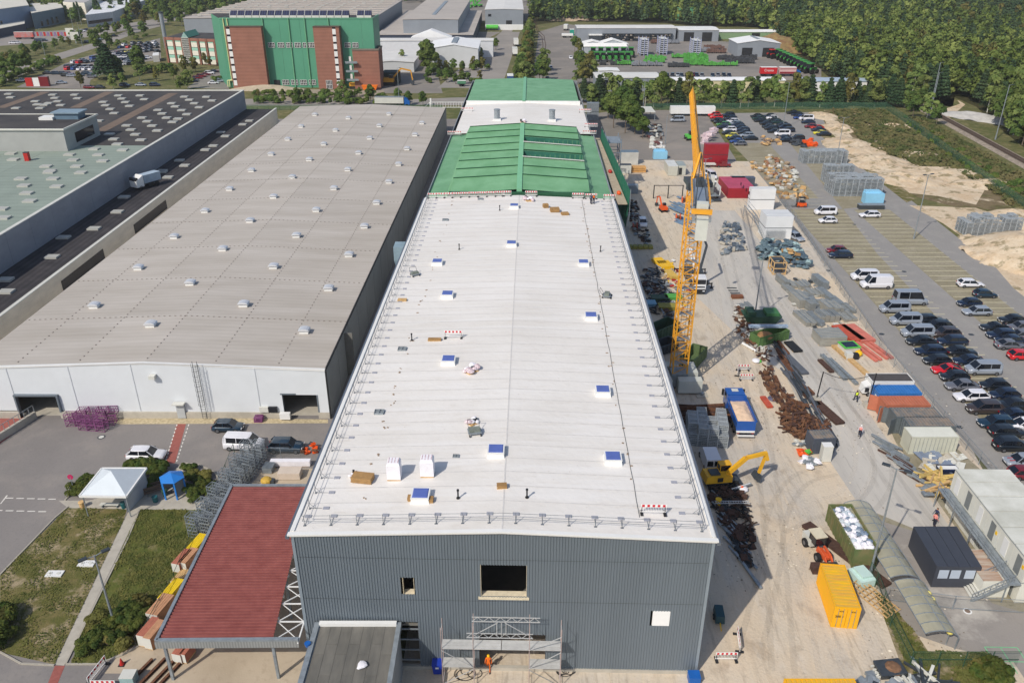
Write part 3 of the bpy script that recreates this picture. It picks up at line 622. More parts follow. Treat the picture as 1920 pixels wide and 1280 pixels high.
# ------------------------------------------------------------ scaffolding at the gate
sc=thing('scaffold','aluminium scaffold with two towers and a bridge before the grey facade gate','scaffold',(0.5,51.5,0),MA)
alu=mat('aluminium',C(196,198,200),.35,.06,2,metal=.3);plank=mat('scaffold_plank',C(186,186,184),.5,.1,1.5,rnd=.06)
sx=[G(u,1185,4.5).x-.5 for u in (831,889,992,1050)]
std=MB()
for x in sx:
 for y in (-.5,.6):std.tube((x,y,0),(x,y,7.0 if x in (sx[0],sx[3]) else 7.6),.035,6)
std.B('standard',mat('tube_pinkish',C(176,158,154),.5,.1),sc)
for (xa,xb),z in (((sx[0],sx[1]),2.3),((sx[2],sx[3]),2.3),((sx[0],sx[1]),4.5),((sx[1],(sx[1]+sx[2])/2),4.5),(((sx[1]+sx[2])/2,sx[2]),4.5),((sx[2],sx[3]),4.5)):
 for k in range(3):XB(xa+.03,xb-.03,-.48+k*.36,-.15+k*.36,z,z+.06).B('deck_plank',plank,sc)
br=MB()
for (a,b2,z0,z1) in ((sx[0],sx[1],.3,2.2),(sx[1],sx[0],2.4,4.4),(sx[2],sx[3],2.2,.3),(sx[2],sx[3],2.4,4.4),(sx[3],sx[2],.3,2.2),(sx[2],sx[3],4.6,6.2)):br.bar((a,-.55,z0),(b2,-.55,z1),.05)
for x in sx:
 for z in (.4,2.3,4.5,6.4):br.bar((x,-.5,z),(x,.6,z),.04)
br.B('brace',alu,sc)
def truss(x0,x1,z,y=.3):
 g=MB();g.bar((x0,y,z),(x1,y,z),.06);g.bar((x0,y,z+.5),(x1,y,z+.5),.06);n=12
 for k in range(n):xa=x0+(x1-x0)*k/n;xb=x0+(x1-x0)*(k+1)/n;g.bar((xa,y,z+(.5 if k%2 else 0)),(xb,y,z+(0 if k%2 else .5)),.04)
 g.B('lattice_beam',alu,sc)
truss(sx[1]-.6,sx[2]+.3,5.1);truss(sx[1]-.1,sx[2]+.9,7.0)
g=MB();xm=(sx[1]+sx[2])/2
for a,b2 in ((sx[1]+.2,xm-.3),(sx[2]-.2,xm+.3)):g.bar((a,.2,5.6),(b2,.2,7.0),.05)
for x in (xm-.4,xm,xm+.4):g.bar((x,.2,5.5),(x,.2,7.0),.05)
g.B('brace',alu,sc)
t=thing('cable_coil','black cable loops lying under the left scaffold tower','cable',G(880,1262));b=MB()
for k in range(4):c0=(random.uniform(-.5,.5),random.uniform(-.3,.3));r0=.5+.15*k;b.path([(c0[0]+r0*math.cos(a),c0[1]+r0*math.sin(a)*.8,.04+.02*k) for a in np.arange(0,6.4,.35)],.03,5)
b.B('coil',BLACK,t)
t=thing('cable_coil','black cable loops lying right of the scaffold at the plinth','cable',G(1060,1258));b=MB()
for k in range(4):c0=(random.uniform(-.4,.4),random.uniform(-.2,.2));r0=.4+.12*k;b.path([(c0[0]+r0*math.cos(a),c0[1]+r0*math.sin(a)*.8,.04+.02*k) for a in np.arange(0,6.4,.35)],.03,5)
b.B('coil',BLACK,t)
t=thing('waste_bin','blue wheeled bin with white label left of the scaffold','bin',G(821,1258));b=MB();b.loft([[(-.35,-.4,.1),(.35,-.4,.1),(.35,.4,.1),(-.35,.4,.1)],[(-.45,-.5,1.25),(.45,-.5,1.25),(.45,.5,1.25),(-.45,.5,1.25)]]);b.B('body',mat('bin_blue',C(30,60,170),.5,.05),t);XB(-.47,.47,-.52,.52,1.25,1.33).B('lid',mat('bin_blue',C(30,60,170)),t);XB(-.15,.15,-.49,-.46,.85,1.05).B('label',WHITE,t)
t=thing('red_beam','short red girder lying under the right scaffold tower','girder',G(1010,1253));XB(-1,1,-.15,.15,0,.25).B('girder',RED,t)
t=thing('site_box','blue box at the right foot of the grey facade','box',G(1300,1275));XB(-.5,.5,-.5,.4,0,.8).B('body',BLUEP,t);XB(-.52,.52,-.52,.42,.8,.86).B('lid',BLUEP,t)
# ------------------------------------------------------------ red canopy
cz=5.0
rc=thing('red_roof_canopy','open storage canopy with red corrugated roof left of the grey hall','canopy',(-25,65,0),0)
c1,c2,c3,c4=G(437,912,cz),G(579,912,cz),G(512,1197,cz),G(297,1200,cz)
redr=mat('red_roof_sheet',C(128,66,62),.6,.1,.8,c2=C(142,80,74),rnd=.03)
nr=58
def lerp(a,b,t):return a+(b-a)*t
for k in range(nr):
 t0,t1=k/nr,(k+1)/nr;L0_,L1_=lerp(c4,c1,t0),lerp(c4,c1,t1);R0_,R1_=lerp(c3,c2,t0),lerp(c3,c2,t1);u=VT((0,0,.09));m=.62
 Lm,Rm=lerp(L0_,L1_,m),lerp(R0_,R1_,m);La,Ra=lerp(L0_,L1_,.12),lerp(R0_,R1_,.12)
 Lb,Rb=lerp(L0_,L1_,.75),lerp(R0_,R1_,.75)
 MB().add([L0_,R0_,Ra+u,La+u,Lm+u,Rm+u,Lb,Rb,L1_,R1_],[(0,1,2,3),(3,2,5,4),(4,5,7,6),(6,7,9,8)]).B('roof_rib',redr,rc,W=1)
fas=mat('fascia_sheet',C(160,162,160),.5,.06,.5,metal=.2,wave=('X',.25,.35))
d3=VT((0,0,.75));fw=G(560,1198,cz)
MB().add([c4-VT((.3,.2,0)),fw-VT((0,.2,0)),fw-VT((0,.2,0))-d3,c4-VT((.3,.2,0))-d3],[(3,2,1,0)]).B('front_fascia',fas,rc,W=1)
b=MB();b.bar(c4-VT((.15,.05,-.1)),fw+VT((0,-.05,.1)),.3,.2);b.bar(c4-VT((.15,.1,-.05)),c1-VT((.15,-.1,-.05)),.3,.3);b.bar(c1+VT((-.1,.1,.05)),c2+VT((0,.1,.05)),.3,.3);b.B('edge_gutter',GALV,rc,W=1)
b=MB()
for t in (0,.33,.66,1):
 for p in (lerp(c4,c1,t)+VT((.3,.2 if t<1 else-.3,-.3)),lerp(c3,c2,t)+VT((-.2,.2,-.3))):b.box(p.x-.12,p.x+.12,p.y-.12,p.y+.12,0,4.7)
b.B('post',GALV,rc,W=1)
b=MB()
for t in np.linspace(0,1,9):p=lerp(c4,c1,t);q=lerp(c3,c2,t);b.bar(p-VT((0,0,.35)),q-VT((0,0,.35)),.14,.3)
p0,q0=lerp(c3,c2,0),lerp(c3,c2,1);xw=-18.6
for k in range(7):
 ya=lerp(c3.y,c2.y,k/10);yb=lerp(c3.y,c2.y,(k+1)/10);xa=lerp(c3.x,c2.x,k/10);xb=lerp(c3.x,c2.x,(k+1)/10)
 b.bar((xa,ya,cz-.2),(xw,yb,cz-.2),.08);b.bar((xb,yb,cz-.2),(xw,yb,cz-.2),.1);b.bar((xb,yb,cz-.2),(xw,ya,cz-.2),.06)
b.bar((xw,c3.y-.3,cz-.2),(xw,c2.y,cz-.2),.12)
b.B('white_bracing',WHITE,rc,W=1)
# ------------------------------------------------------------ beige-roofed hall
bh=thing('beige_roof_hall','wide hall with white panel front and beige sheet roof with rows of domed vents','factory hall',(-25.3,95.8,0),0)
BZ=7.5;f0,f1=VT((-76.0,96.3,0)),VT((-25.0,95.75,0));g1=VT((-21.9,277,0));g0=VT((-71.0,279.5,0))
f0=VT((-73.6,96.3,0))
def bq(s,t): # s across 0..1 left-right, t depth 0..1
 return lerp(lerp(f0,f1,s),lerp(g0,g1,s),t)
def bzz(s):return BZ+.9*(1-abs(s-.5)*2)
beige=mat('beige_roof_sheet',C(180,172,162),.75,.07,.25,c2=C(191,184,176),rnd=.03,wave=('Y',1.1,.06),stretch=(.2,1,1),bump=.1)
SX=[0,.135,.31,.5,.69,.865,1.0];ST=np.linspace(0,1,13)
for i in range(6):
 for j in range(12):
  a,c,d,e=bq(SX[i],ST[j]),bq(SX[i+1],ST[j]),bq(SX[i+1],ST[j+1]),bq(SX[i],ST[j+1]);za,zb=bzz(SX[i]),bzz(SX[i+1]);e_=.02*((i+j)%2)
  vs=[VT((p.x,p.y,z)) for p,z in ((a,za),(c,zb),(d,zb),(e,za))];dn=VT((0,0,-.15))
  MB().add(vs+[v+dn for v in vs],[(0,1,2,3),(0,4,5,1),(1,5,6,2),(2,6,7,3),(3,7,4,0)]).B('roof_sheet',beige,bh,W=1)
b=MB()
for s in SX[1:-1]:
 for t in np.arange(.002,1,.0062):p=bq(s,t);b.cbox((p.x,p.y,bzz(s)+.04),(.11,.26,.05))
for t in ST[1:-1]:
 for s in np.arange(.01,1,.017):p=bq(s,t);b.cbox((p.x,p.y,bzz(s)+.04),(.26,.11,.05))
o=b.B('rivet_clips',mat('clip_brown',C(126,118,110),.8,.1),bh,W=1);o['kind']='stuff'
wm=mat('white_facade_panel',C(214,218,222),.45,.03,.4,rnd=.015)
gap=[(-67.7,-62.1,3.4),(-31.3,-26.6,3.7)]
xs_=[-73.6,-68.0,-59.6,-51.1,-42.8,-34.5,-25.0]
for i in range(6):
 segs=[(xs_[i]+.04,xs_[i+1]-.04,1.0)]
 xa,xb=xs_[i]+.04,xs_[i+1]-.04
 zt=BZ-.02;b=MB();cuts=[g for g in gap if g[0]<xb and g[1]>xa]
 zr=lambda x:BZ+.9*(1-abs((x+73.6)/48.6-.5)*2)-.03
 def pan(x0,x1,z0):
  y=96.3-(x0+73.6)*.0113;y2=96.3-(x1+73.6)*.0113
  b.add([(x0,y,z0),(x1,y2,z0),(x1,y2,zr(x1)),(x0,y,zr(x0)),(x0,y+.2,z0),(x1,y2+.2,z0)],[(0,1,2,3),(0,4,5,1)])
 if cuts:
  g=cuts[0];pan(xa,max(g[0],xa+.01),.95) if g[0]>xa else None;pan(max(g[0],xa),min(g[1],xb),g[2]);pan(g[1],xb,.95) if g[1]<xb else None
 else:pan(xa,xb,.95)
 b.B('facade_panel',wm,bh,W=1)
b=MB()
for x in xs_:y=96.3-(x+73.6)*.0113;b.box(x-.07,x+.07,y-.06,y+.1,.2,zr(x))
b.B('joint_cover',mat('joint_white',C(206,210,214),.5,.03),bh,W=1)
b=MB()
for xa,xb in ((-73.6,-67.7),(-62.1,-31.3),(-26.6,-25)):b.box(xa,xb,95.72,96.1,0,.94)
b.B('plinth',CONC,bh,W=1)
b=MB();ym=96.0
b.add([(f0.x,f0.y-.1,BZ-.1),((f0.x+f1.x)/2,96,BZ+.8),(f1.x,f1.y-.1,BZ-.1),(f1.x,f1.y-.1,BZ+.18),((f0.x+f1.x)/2,95.9,BZ+1.08),(f0.x,f0.y-.1,BZ+.18),(f1.x,f1.y+.3,BZ+.18),((f0.x+f1.x)/2,96.3,BZ+1.08),(f0.x,f0.y+.3,BZ+.18)],[(0,1,4,5),(1,2,3,4),(5,4,7,8),(4,3,6,7)])
b.B('roof_edge',WHITE,bh,W=1)
b=MB();b.cur=0
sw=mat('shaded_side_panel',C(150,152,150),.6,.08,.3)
for k in range(24):
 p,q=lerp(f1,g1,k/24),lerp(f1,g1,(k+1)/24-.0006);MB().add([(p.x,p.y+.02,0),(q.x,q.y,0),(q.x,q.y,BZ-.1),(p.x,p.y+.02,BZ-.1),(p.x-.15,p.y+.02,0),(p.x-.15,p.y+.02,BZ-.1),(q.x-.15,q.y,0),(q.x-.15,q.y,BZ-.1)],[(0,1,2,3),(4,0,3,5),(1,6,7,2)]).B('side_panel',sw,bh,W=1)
b=MB();b.bar((g1.x,g1.y,BZ+.02),(f1.x,f1.y,BZ+.02),.2,.22);b.bar((f1.x+.05,f1.y-.02,0),(f1.x+.05,f1.y-.02,BZ),.2);b.B('side_gutter',BLACK,bh,W=1)
b=MB();b.bar((f0.x+.1,f0.y,3.7),(g0.x+.1,g0.y,3.7),.1,7.2);b.bar(g0+VT((0,0,3.7)),g1+VT((0,0,3.7)),.1,7.2);b.B('rear_wall',OFFW,bh,W=1)
for (xa,xb,z) in gap:
 b=MB();b.box(xa-3,xb+3,108,108.2,0,7);b.B('inner_wall',inner,bh,W=1)
 b=MB();b.box(xa-.22,xa,95.85,96.4,0,z);b.box(xb,xb+.22,95.75,96.4,0,z);b.box(xa-.22,xb+.22,95.8,96.4,z,z+.22);b.B('gate_frame',cladm,bh,W=1)
o=XB(-73,-25.5,96.5,107.9,-.01,.03).B('floor_slab',CONC,bh,W=1)
b=MB();lx=G(373,690,BZ).x;ly=95.3
for s in (-.3,.3):b.bar((lx+s,ly,0.2),(lx+s,ly,BZ+1.6),.05)
for k in range(30):b.bar((lx-.3,ly,.4+k*.28),(lx+.3,ly,.4+k*.28),.03)
for z in np.arange(2.6,BZ+1.4,.75):b.path([(lx+.45*math.cos(a),ly-.1-.6*math.sin(a),z) for a in np.linspace(0,math.pi,7)],.02,4)
for a in np.linspace(.2,math.pi-.2,5):b.bar((lx+.45*math.cos(a),ly-.1-.6*math.sin(a),2.6),(lx+.45*math.cos(a),ly-.1-.6*math.sin(a),BZ+1.4),.025)
b.B('cage_ladder',DSTEEL,bh,W=1)
dx=G(345,780).x;b=MB();b.box(dx-.55,dx+.55,95.6,95.95,.1,2.3);b.B('door',mat('door_grey',C(176,180,182),.5,.04),bh,W=1)
XB(dx-.8,dx+.8,95.0,95.8,2.45,2.6).B('door_hood',OFFW,bh,W=1)
wx=G(517,765).x;XB(wx-.0,wx+1.1,95.5,95.8,1.1,1.9).B('window',GLASS,bh,W=1);XB(wx-1.3,wx-.1,95.5,95.8,1.1,1.9).B('window',OFFW,bh,W=1)
XB(wx+1.5,wx+2.9,95.0,95.6,.25,1.15).B('air_conditioner',WHITE,bh,W=1)
lpx=G(288,705,6.5).x;MB().cbox((lpx,95.6,6.6),(.8,.7,.5)).B('wall_lamp',OFFW,bh,W=1)
dom=MB();dom.box(-.75,.75,-.55,.55,0,.42)
dm=MB();
rings=[]
for k in range(7):
 a=math.pi*k/6;rings.append([(-.95*math.cos(a)*1.0,-.72,.55+.38*math.sin(a)),(-.95*math.cos(a),.72,.55+.38*math.sin(a))])
dm.loft(rings,closed=False,cap=False)
for s in (-.72,.72):dm.face([(-.95*math.cos(math.pi*k/6),s,.55+.38*math.sin(math.pi*k/6)) for k in range(7)])
gapm=XB(-.72,.72,-.52,.52,.42,.56).mesh('vent_gap',BLACK);domm=dm.mesh('vent_dome',mat('vent_dome',C(214,216,220),.4,.05,metal=.3));domb=dom.mesh('roof_vent',WHITE)
vents=[(176,570),(283,610),(457,571),(570,616),(259,499),(357,532),(616,537),(513,500),(326,441),(418,468),(654,474),(556,442),(384,393),(469,415),(683,421),(593,394),(430,352),(513,370),(706,377),(626,353),(471,317),(548,333),(652,318),(729,338),(508,287),(580,300),(672,287),(747,305),(539,259),(607,271),(693,259),(763,276),(564,235),(629,245),(711,236),(778,250),(588,214),(652,223),(729,215),(790,228)]
vents[36:]=[(590,213),(653,222),(729,214),(791,228)]
for u,v in vents:
 p=G(u,v+1,8.3);s=(p.x-(f0.x+(g0.x-f0.x)*(p.y-96)/182))/50;z=bzz(min(max(s,0),1))
 o=link('roof_vent',domb,bh,loc=p-bh.location+VT((0,0,z-p.z)),sc=.88);link('vent_gap',gapm,o);link('vent_dome',domm,o)
# ------------------------------------------------------------ black strip roof hall and tall hall further left
bs=thing('dark_roof_wing','long low wing with ribbed black roof and beige parapet wall left of the beige hall','factory hall',(-85,190,0))
blk=mat('black_roof_felt',C(58,56,60),.85,.15,.3,c2=C(74,70,72),rnd=.06,wave=('X',1.2,.35))
for j in range(14):
 y0=100+j*13.05;XB(-90.2,-80.3,y0,y0+13.0,5.7,5.95+.01*(j%2)).B('roof_bay',blk,bs,W=1)
pw=mat('beige_parapet',C(226,214,196),.8,.1,.2,stretch=(1,1,4))
for j in range(20):
 y0=60+j*11.15;XB(-80.3,-79.9,y0,y0+11.12,0,6.2).B('wall_panel',pw,bs,W=1)
XB(-80.45,-79.8,60,283,6.2,6.32).B('coping',OFFW,bs,W=1)
XB(-90.2,-80.3,60,99.95,5.6,5.9).B('roof_bay',blk,bs,W=1)
for (v0,u0,v1,u1) in ((531,150,470,223),(425,280,378,338)):
 a=G(u0,v0,4.2);c=G(u1,v1,4.2);XB(-79.88,-79.8,min(a.y,c.y),max(a.y,c.y),2.6,4.6).B('dock_window',GLASS,bs,W=1)
tray=XB(-1.15,1.15,-.85,.85,0,.35).mesh('roof_light',mat('roof_light_grey',C(176,176,170),.5,.06));
def rlight(parent,pts,z,c,r):
 for x,y in pts:
  p=P(c,r,x,y,z+.3);link('roof_light',tray,parent,loc=(p.x-parent.location.x,p.y-parent.location.y,z-parent.location.z),sc=(1,1,1))
rlight(bs,[(40,810),(45,900),(390,640),(475,495),(705,428),(880,303),(930,193),(1260,45),(1215,5)],5.95,0,1)
rlight(bs,[(1215,1277),(1385,1237),(1345,1199),(1540,1120),(1600,1090),(1690,1018),(1655,990),(1820,930),(1870,903)],5.95,0,0)
tl=thing('tall_grey_hall','tall hall with dark skylit roof, blue-grey side wall and green-grey near roof at the left','factory hall',(-120,210,0))
HZ=11.9
wallg=mat('blue_grey_wall',C(136,140,150),.6,.1,.15,stretch=(1,1,3))
for j in range(24):
 y0=90+j*8.05;XB(-90.5,-90.2,y0,y0+8.0,0,HZ+.2).B('wall_panel',wallg,tl,W=1)
XB(-90.8,-90.05,90,283.2,HZ+.2,HZ+.32).B('coping',OFFW,tl,W=1)
XB(-230,-90.5,283,283.4,0,HZ+.35).B('rear_wall',OFFW,tl,W=1)
ygr=P(0,0,0,1175,HZ).y
dkr=mat('dark_roof_felt',C(60,58,61),.85,.2,.08,c2=C(78,74,72),rnd=.06)
ggr=mat('green_grey_roof',C(140,152,142),.8,.08,.15,rnd=.03,wave=('Y',2.2,.08))
for j in range(8):
 for i in range(6):
  x0=-230+i*23.25;y0=205+j*9.72
  XB(x0,x0+23.2,y0,y0+9.7,HZ-.3,HZ+.006*((i+j)%2)).B('roof_field',dkr,tl,W=1)
for i in range(6):
 for j in range(8):
  x0=-230+i*23.25;y0=90+j*14.37;XB(x0,x0+23.2,y0,y0+14.34,HZ-.3,HZ+.006*((i+j)%2)).B('roof_field',ggr,tl,W=1)
b=MB()
for (x0,y0),(x1,y1) in (((820,690),(560,810)),((1300,700),(740,990)),((340,690),(0,810))):
 a,c=P(0,0,x0,y0,HZ),P(0,0,x1,y1,HZ);d=VT((1.6,0,.02));b.face([a-d+VT((0,0,.04)),a+d,c+d,c-d+VT((0,0,.04))])
b.B('walkway_strip',mat('brown_walkway',C(116,100,88),.9,.15,.5),tl,W=1)
pts=[(65,702),(80,728),(395,708),(560,708),(413,732),(582,735),(265,757),(433,757),(280,781),(365,771),(455,786),(335,784),(120,808),(300,808),(888,714),(1050,714),(915,737),(1083,742),(775,762),(942,763),(793,787),(972,792),(827,815),(857,846),(1383,723),(1548,724),(1420,746),(1590,752),(1287,772),(1458,772),(1315,796),(1495,802),(1185,822),(1363,824),(1217,849),(1402,854),(1065,880),(1250,880),(1335,888),(740,903),(1105,907),(1295,912),(950,938),(1142,940),(982,970),(1180,976),(820,1003),(1016,1005),(853,1040),(1056,1046),(880,1077),(706,1113),(920,1121),(520,1155),(737,1157),(82,1147),(100,1192),(548,1196),(770,1203),(345,1243),(575,1243),(375,1276)]
rlight(tl,pts,HZ,0,0)
rlight(tl,[(370,7),(605,10),(157,55),(398,55),(180,107),(425,113),(200,163),(222,222),(10,280),(25,347)],HZ,0,1)
pb=thing('rooftop_block','raised pale block with dark roof on the tall hall at the left edge','building',P(0,0,460,1100,HZ))
a0,a1,a2=P(0,0,-200,1130,HZ),P(0,0,510,1135,HZ),P(0,0,738,1020,HZ);hb=5.2
MB().prism([(a0.x-40,a1.y),(a1.x,a1.y),(a1.x,a2.y+1),(a0.x-40,a2.y+1)],HZ,HZ+hb-.05).B('wall',mat('penthouse_wall',C(160,162,160),.7,.06,.3),pb,W=1)
XB(a0.x-40.3,a1.x+.3,a1.y-.3,a2.y+1.3,HZ+hb,HZ+hb+.1).B('roof',dkr,pb,W=1)
b=MB();b.box(a0.x-40.4,a1.x+.4,a1.y-.4,a1.y-.1,HZ+hb-.1,HZ+hb+.3);b.box(a1.x+.1,a1.x+.42,a1.y-.1,a2.y+1.3,HZ+hb-.1,HZ+hb+.3);b.box(a0.x-40.4,a1.x+.1,a2.y+1,a2.y+1.3,HZ+hb-.1,HZ+hb+.3);b.B('parapet',OFFW,pb,W=1)
XB(a1.x,a1.x+.1,a1.y+5,a2.y-2,HZ+1,HZ+3.4).B('window',GLASS,pb,W=1)
vt=P(0,0,500,900,HZ+hb);XB(vt.x-3,vt.x+3,vt.y,vt.y+4,HZ+hb+.1,HZ+hb+1.6).B('vent_house',mat('blue_metal',C(96,120,140),.5,.1),pb,W=1);XB(vt.x-3.6,vt.x+3.6,vt.y-.5,vt.y+4.5,HZ+hb+1.6,HZ+hb+1.9).B('vent_roof',mat('blue_metal_light',C(130,150,165),.5,.1),pb,W=1);XB(vt.x-6.5,vt.x-3,vt.y-1,vt.y+2,HZ+hb+.1,HZ+hb+.8).B('duct',WHITE,pb,W=1)
for (x,y),lb in (((1590,962),'row of blue-grey cooling fans on the dark wing roof by the tall wall'),):
 a,c=P(0,0,1525,975,6.1),P(0,0,1640,930,6.1);t=thing('cooling_unit',lb,'cooling unit',a)
 for k in range(6):
  p=lerp(a,c,k/5)-a;XB(p.x-1.3,p.x+1.3,p.y-.9,p.y+.9,1,1.9).B('fan_box',mat('blue_metal',C(96,120,140)),t);MB().tube((p.x,p.y,1.9),(p.x,p.y,2.05),.7,10).B('fan',WHITE,t)
t=thing('red_canister','small red box on the green-grey roof near the pale block','box',P(0,0,210,1205,HZ));XB(-.5,.5,-.5,.5,0,1.9).B('body',RED,t);XB(-.55,.55,-.55,.55,1.9,2).B('lid',DSTEEL,t)
# ------------------------------------------------------------ green and brick works tower
brick=mat('red_brick',C(150,104,88),.9,.1,.25,rnd=.03,wave=('Z',1.4,.12))
tgreen=mat('tower_green',C(84,148,120),.5,.05,.1,rnd=.02)
tw=thing('green_tower_building','tall green clad works tower with two brick stair towers and solar panels on its roof','tower building',(-92,361,0))
TZ=27.6;tx0,tx1,ty0,ty1=-121,-57.6,361,377
xb=[-121,-117.8,-102.8,-96.5,-88.0,-81.2,-70.8,-62.5,-57.6]
for i in range(8):XB(xb[i]+.03,xb[i+1]-.03,ty0,ty0+.3,0,TZ-.01).B('green_panel',tgreen,tw,W=1)
b=MB();b.box(tx0-.1,tx0+.1,ty0+.1,384,0,TZ);b.box(tx1-.1,tx1+.1,ty0+.1,ty1,0,TZ);b.B('side_wall',tgreen,tw,W=1)
b=MB();b.prism([(tx0,ty0+.3),(tx1,ty0+.3),(tx1,ty1),(-130,386),(-132,384)],TZ-.5,TZ-.05);b.B('roof',dkr,tw,W=1)
b=MB();b.bar((tx0,ty0,TZ+.1),(tx1,ty0,TZ+.1),.4,.4);b.bar((tx1,ty0,TZ+.1),(tx1,ty1,TZ+.1),.4,.4);b.B('parapet',mat('tower_trim',C(100,160,130),.5),tw,W=1)
MB().add([(-132,384,0),(tx0,ty0+.1,0),(tx0,ty0+.1,TZ),(-132,384,TZ)],[(0,1,2,3)]).B('west_wall',tgreen,tw,W=1)
b=MB()
for x in (-103.2,-92.5,-85.8,-76):b.tube((x,360.6,0),(x,360.6,TZ+.3),.22,6)
b.B('pipe',mat('pale_green_pipe',C(110,170,130),.5),tw,W=1)
b=MB()
for k in (0,1.6):b.path([(-119.4+k,360.7,TZ),(-119.4+k,360.7,3.2),(-121.2+k*.5,360.4,3),(-121.2+k*.5,360.2,.5)],.25,6)
b.B('cream_pipe',mat('cream_pipe',C(200,206,150),.5),tw,W=1)
for x0,x1,zt,sx_ in ((-118.0,-103.2,24.6,-117.4),(-81.9,-71.2,24.6,-73.8)):
 XB(x0,x1,357.4,361.2,0,zt).B('brick_stair_tower',brick,tw,W=1)
 XB(x0-.1,x1+.1,357.2,361.3,zt,zt+.25).B('tower_cap',mat('tower_cap',C(90,72,64),.8),tw,W=1)
 for k in range(8):
  z0=1.5+k*2.9;XB(sx_-.2,sx_+1.2,357.3,357.45,z0,z0+2.1).B('white_panel',WHITE,tw,W=1);XB(sx_-.15,sx_+1.15,357.32,357.42,z0+2.15,z0+2.8).B('window',GLASS,tw,W=1)
def winrow(parent,xs,y,z0,z1,w,nx=4,nz=2):
 for x in xs:
  XB(x,x+w,y-.08,y-.02,z0,z1).B('window',GLASS,parent,W=1)
  b=MB();
  for k in range(nx+1):b.box(x+w*k/nx-.07,x+w*k/nx+.07,y-.16,y-.09,z0,z1)
  for k in range(nz+1):b.box(x,x+w,y-.18,y-.17+.01,z0+(z1-z0)*k/nz-.06,z0+(z1-z0)*k/nz+.06)
  b.B('window_frame',WHITE,parent,W=1)
winrow(tw,[-102,-98,-94.5,-91,-87.5,-84.8],360.9,16.3,18.2,2.6)
winrow(tw,[-70,-66.8],360.9,16.3,18.2,2.4)
winrow(tw,[-98,-94.2,-90.4,-86.6],360.9,1.2,3.2,2.8)
winrow(tw,[-78.5],357.3,.2,3.6,2.4)
XB(-101.6,-99,360.8,360.95,0,3.2).B('gate',BLACK,tw,W=1)
sol=mat('solar_cell',C(62,66,92),.25,.15,1.5,wave=('X',1.0,.5));solf=OFFW
for k in range(19):
 x=-117+k*3.1
 if k in (16,):continue
 MB().add([(x,362.5,TZ+1.0),(x+2.9,362.5,TZ+1.0),(x+2.9,364.5,TZ+2.8),(x,364.5,TZ+2.8),(x,364.6,TZ-.1),(x+2.9,364.6,TZ-.1)],[(0,1,2,3),(3,2,5,4)]).B('solar_panel',sol,tw,W=1)
 b=MB();b.box(x,x+2.9,362.3,362.4,TZ-.05,TZ+1.05);b.bar((x,362.4,TZ+1),(x,364.5,TZ+2.85),.14);b.B('panel_frame',solf,tw,W=1)
ba=thing('brick_annex','brick block with dark flat roof and balconies right of the green tower','building',(-62,358,0))
XB(-66.5,-55.6,357.5,368,0,15.5).B('wall',brick,ba,W=1);XB(-66.2,-55.9,357.8,367.7,15.5,15.55).B('roof',BLACK,ba,W=1)
b=MB();b.box(-66.7,-55.4,357.3,357.7,15.5,16.2);b.box(-55.8,-55.4,357.7,368,15.5,16.2);b.box(-66.7,-55.8,367.7,368,15.5,16.2);b.B('parapet',mat('annex_cap',C(120,110,100),.8),ba,W=1)
for z in (3.5,7,10.5):
 b=MB();b.box(-69.5,-64.5,355.9,357.4,z,z+.15);b.box(-69.5,-64.5,355.85,355.95,z+.1,z+.9);b.B('balcony',GALV,ba,W=1);XB(-68.8,-67.8,360.6,360.8,z+.2,z+2.2).B('door',WHITE,ba,W=1)
XB(-56.5,-49.5,369,377,0,5).B('shed',mat('dark_shed',C(40,52,52),.7),ba,W=1)
of=thing('brick_office','three-storey office with brick piers, white sun blinds and glazed gable left of the green tower','office',(-160,428,0))
ox0,oy0=G(313,120).x,434.0;ox1,oy1=-153.5,427.5
def op(t,d=0):return VT((ox0+(ox1-ox0)*t,oy0+(oy1-oy0)*t-d,0))
OZ=12.6
b=MB();p0,p1=op(0),op(1.5);b.prism([(p0.x,p0.y),(p1.x,p1.y),(p1.x+3,p1.y+26),(p0.x+1,p0.y+24)],0,OZ-.4);b.B('wall',brick,of,W=1)
MB().prism([(p0.x+.3,p0.y+.4),(p1.x-.3,p1.y+.4),(p1.x+2.6,p1.y+25.6),(p0.x+1.3,p0.y+23.6)],OZ-.4,OZ-.35).B('roof',dkr,of,W=1)
b=MB();b.bar(op(0,.2)+VT((0,0,OZ-.9)),op(1.5,.2)+VT((0,0,OZ-.9)),.5,1.4);b.B('brick_band',brick,of,W=1)
for t in (0,.235,.45,.67,.9,1.12,1.34):p=op(t,.5);XB(p.x-.38,p.x+.38,p.y-.3,p.y+.4,0,OZ-.2).B('pier',brick,of,W=1)
blind=mat('sun_blind',C(222,218,204),.6,.05);spand=mat('green_spandrel',C(150,196,178),.4,.06)
for (t0,t1) in ((.045,.2),(.27,.42),(.7,.86),(.94,1.08),(1.16,1.3)):
 for k in range(3):
  z0=.4+k*3.9
  a,c=op(t0,.3),op(t1,.3);
  MB().add([a+VT((0,0,z0)),c+VT((0,0,z0)),c+VT((0,0,z0+2.2)),a+VT((0,0,z0+2.2))],[(0,1,2,3)]).B('window',blind,of,W=1)
  MB().add([a+VT((0,-.05,z0+2.25)),c+VT((0,-.05,z0+2.25)),c+VT((0,-.05,z0+3.7)),a+VT((0,-.05,z0+3.7))],[(0,1,2,3)]).B('spandrel',spand,of,W=1)
a,c=op(.47,.7),op(.65,.7)
MB().add([a,c,c+VT((0,0,OZ)),a+VT((0,0,OZ))],[(0,1,2,3)]).B('stair_glazing',GLASS,of,W=1)
b=MB()
for k in range(7):p=lerp(a,c,k/6)-VT((0,.1,0));b.bar(p,p+VT((0,0,OZ)),.16)
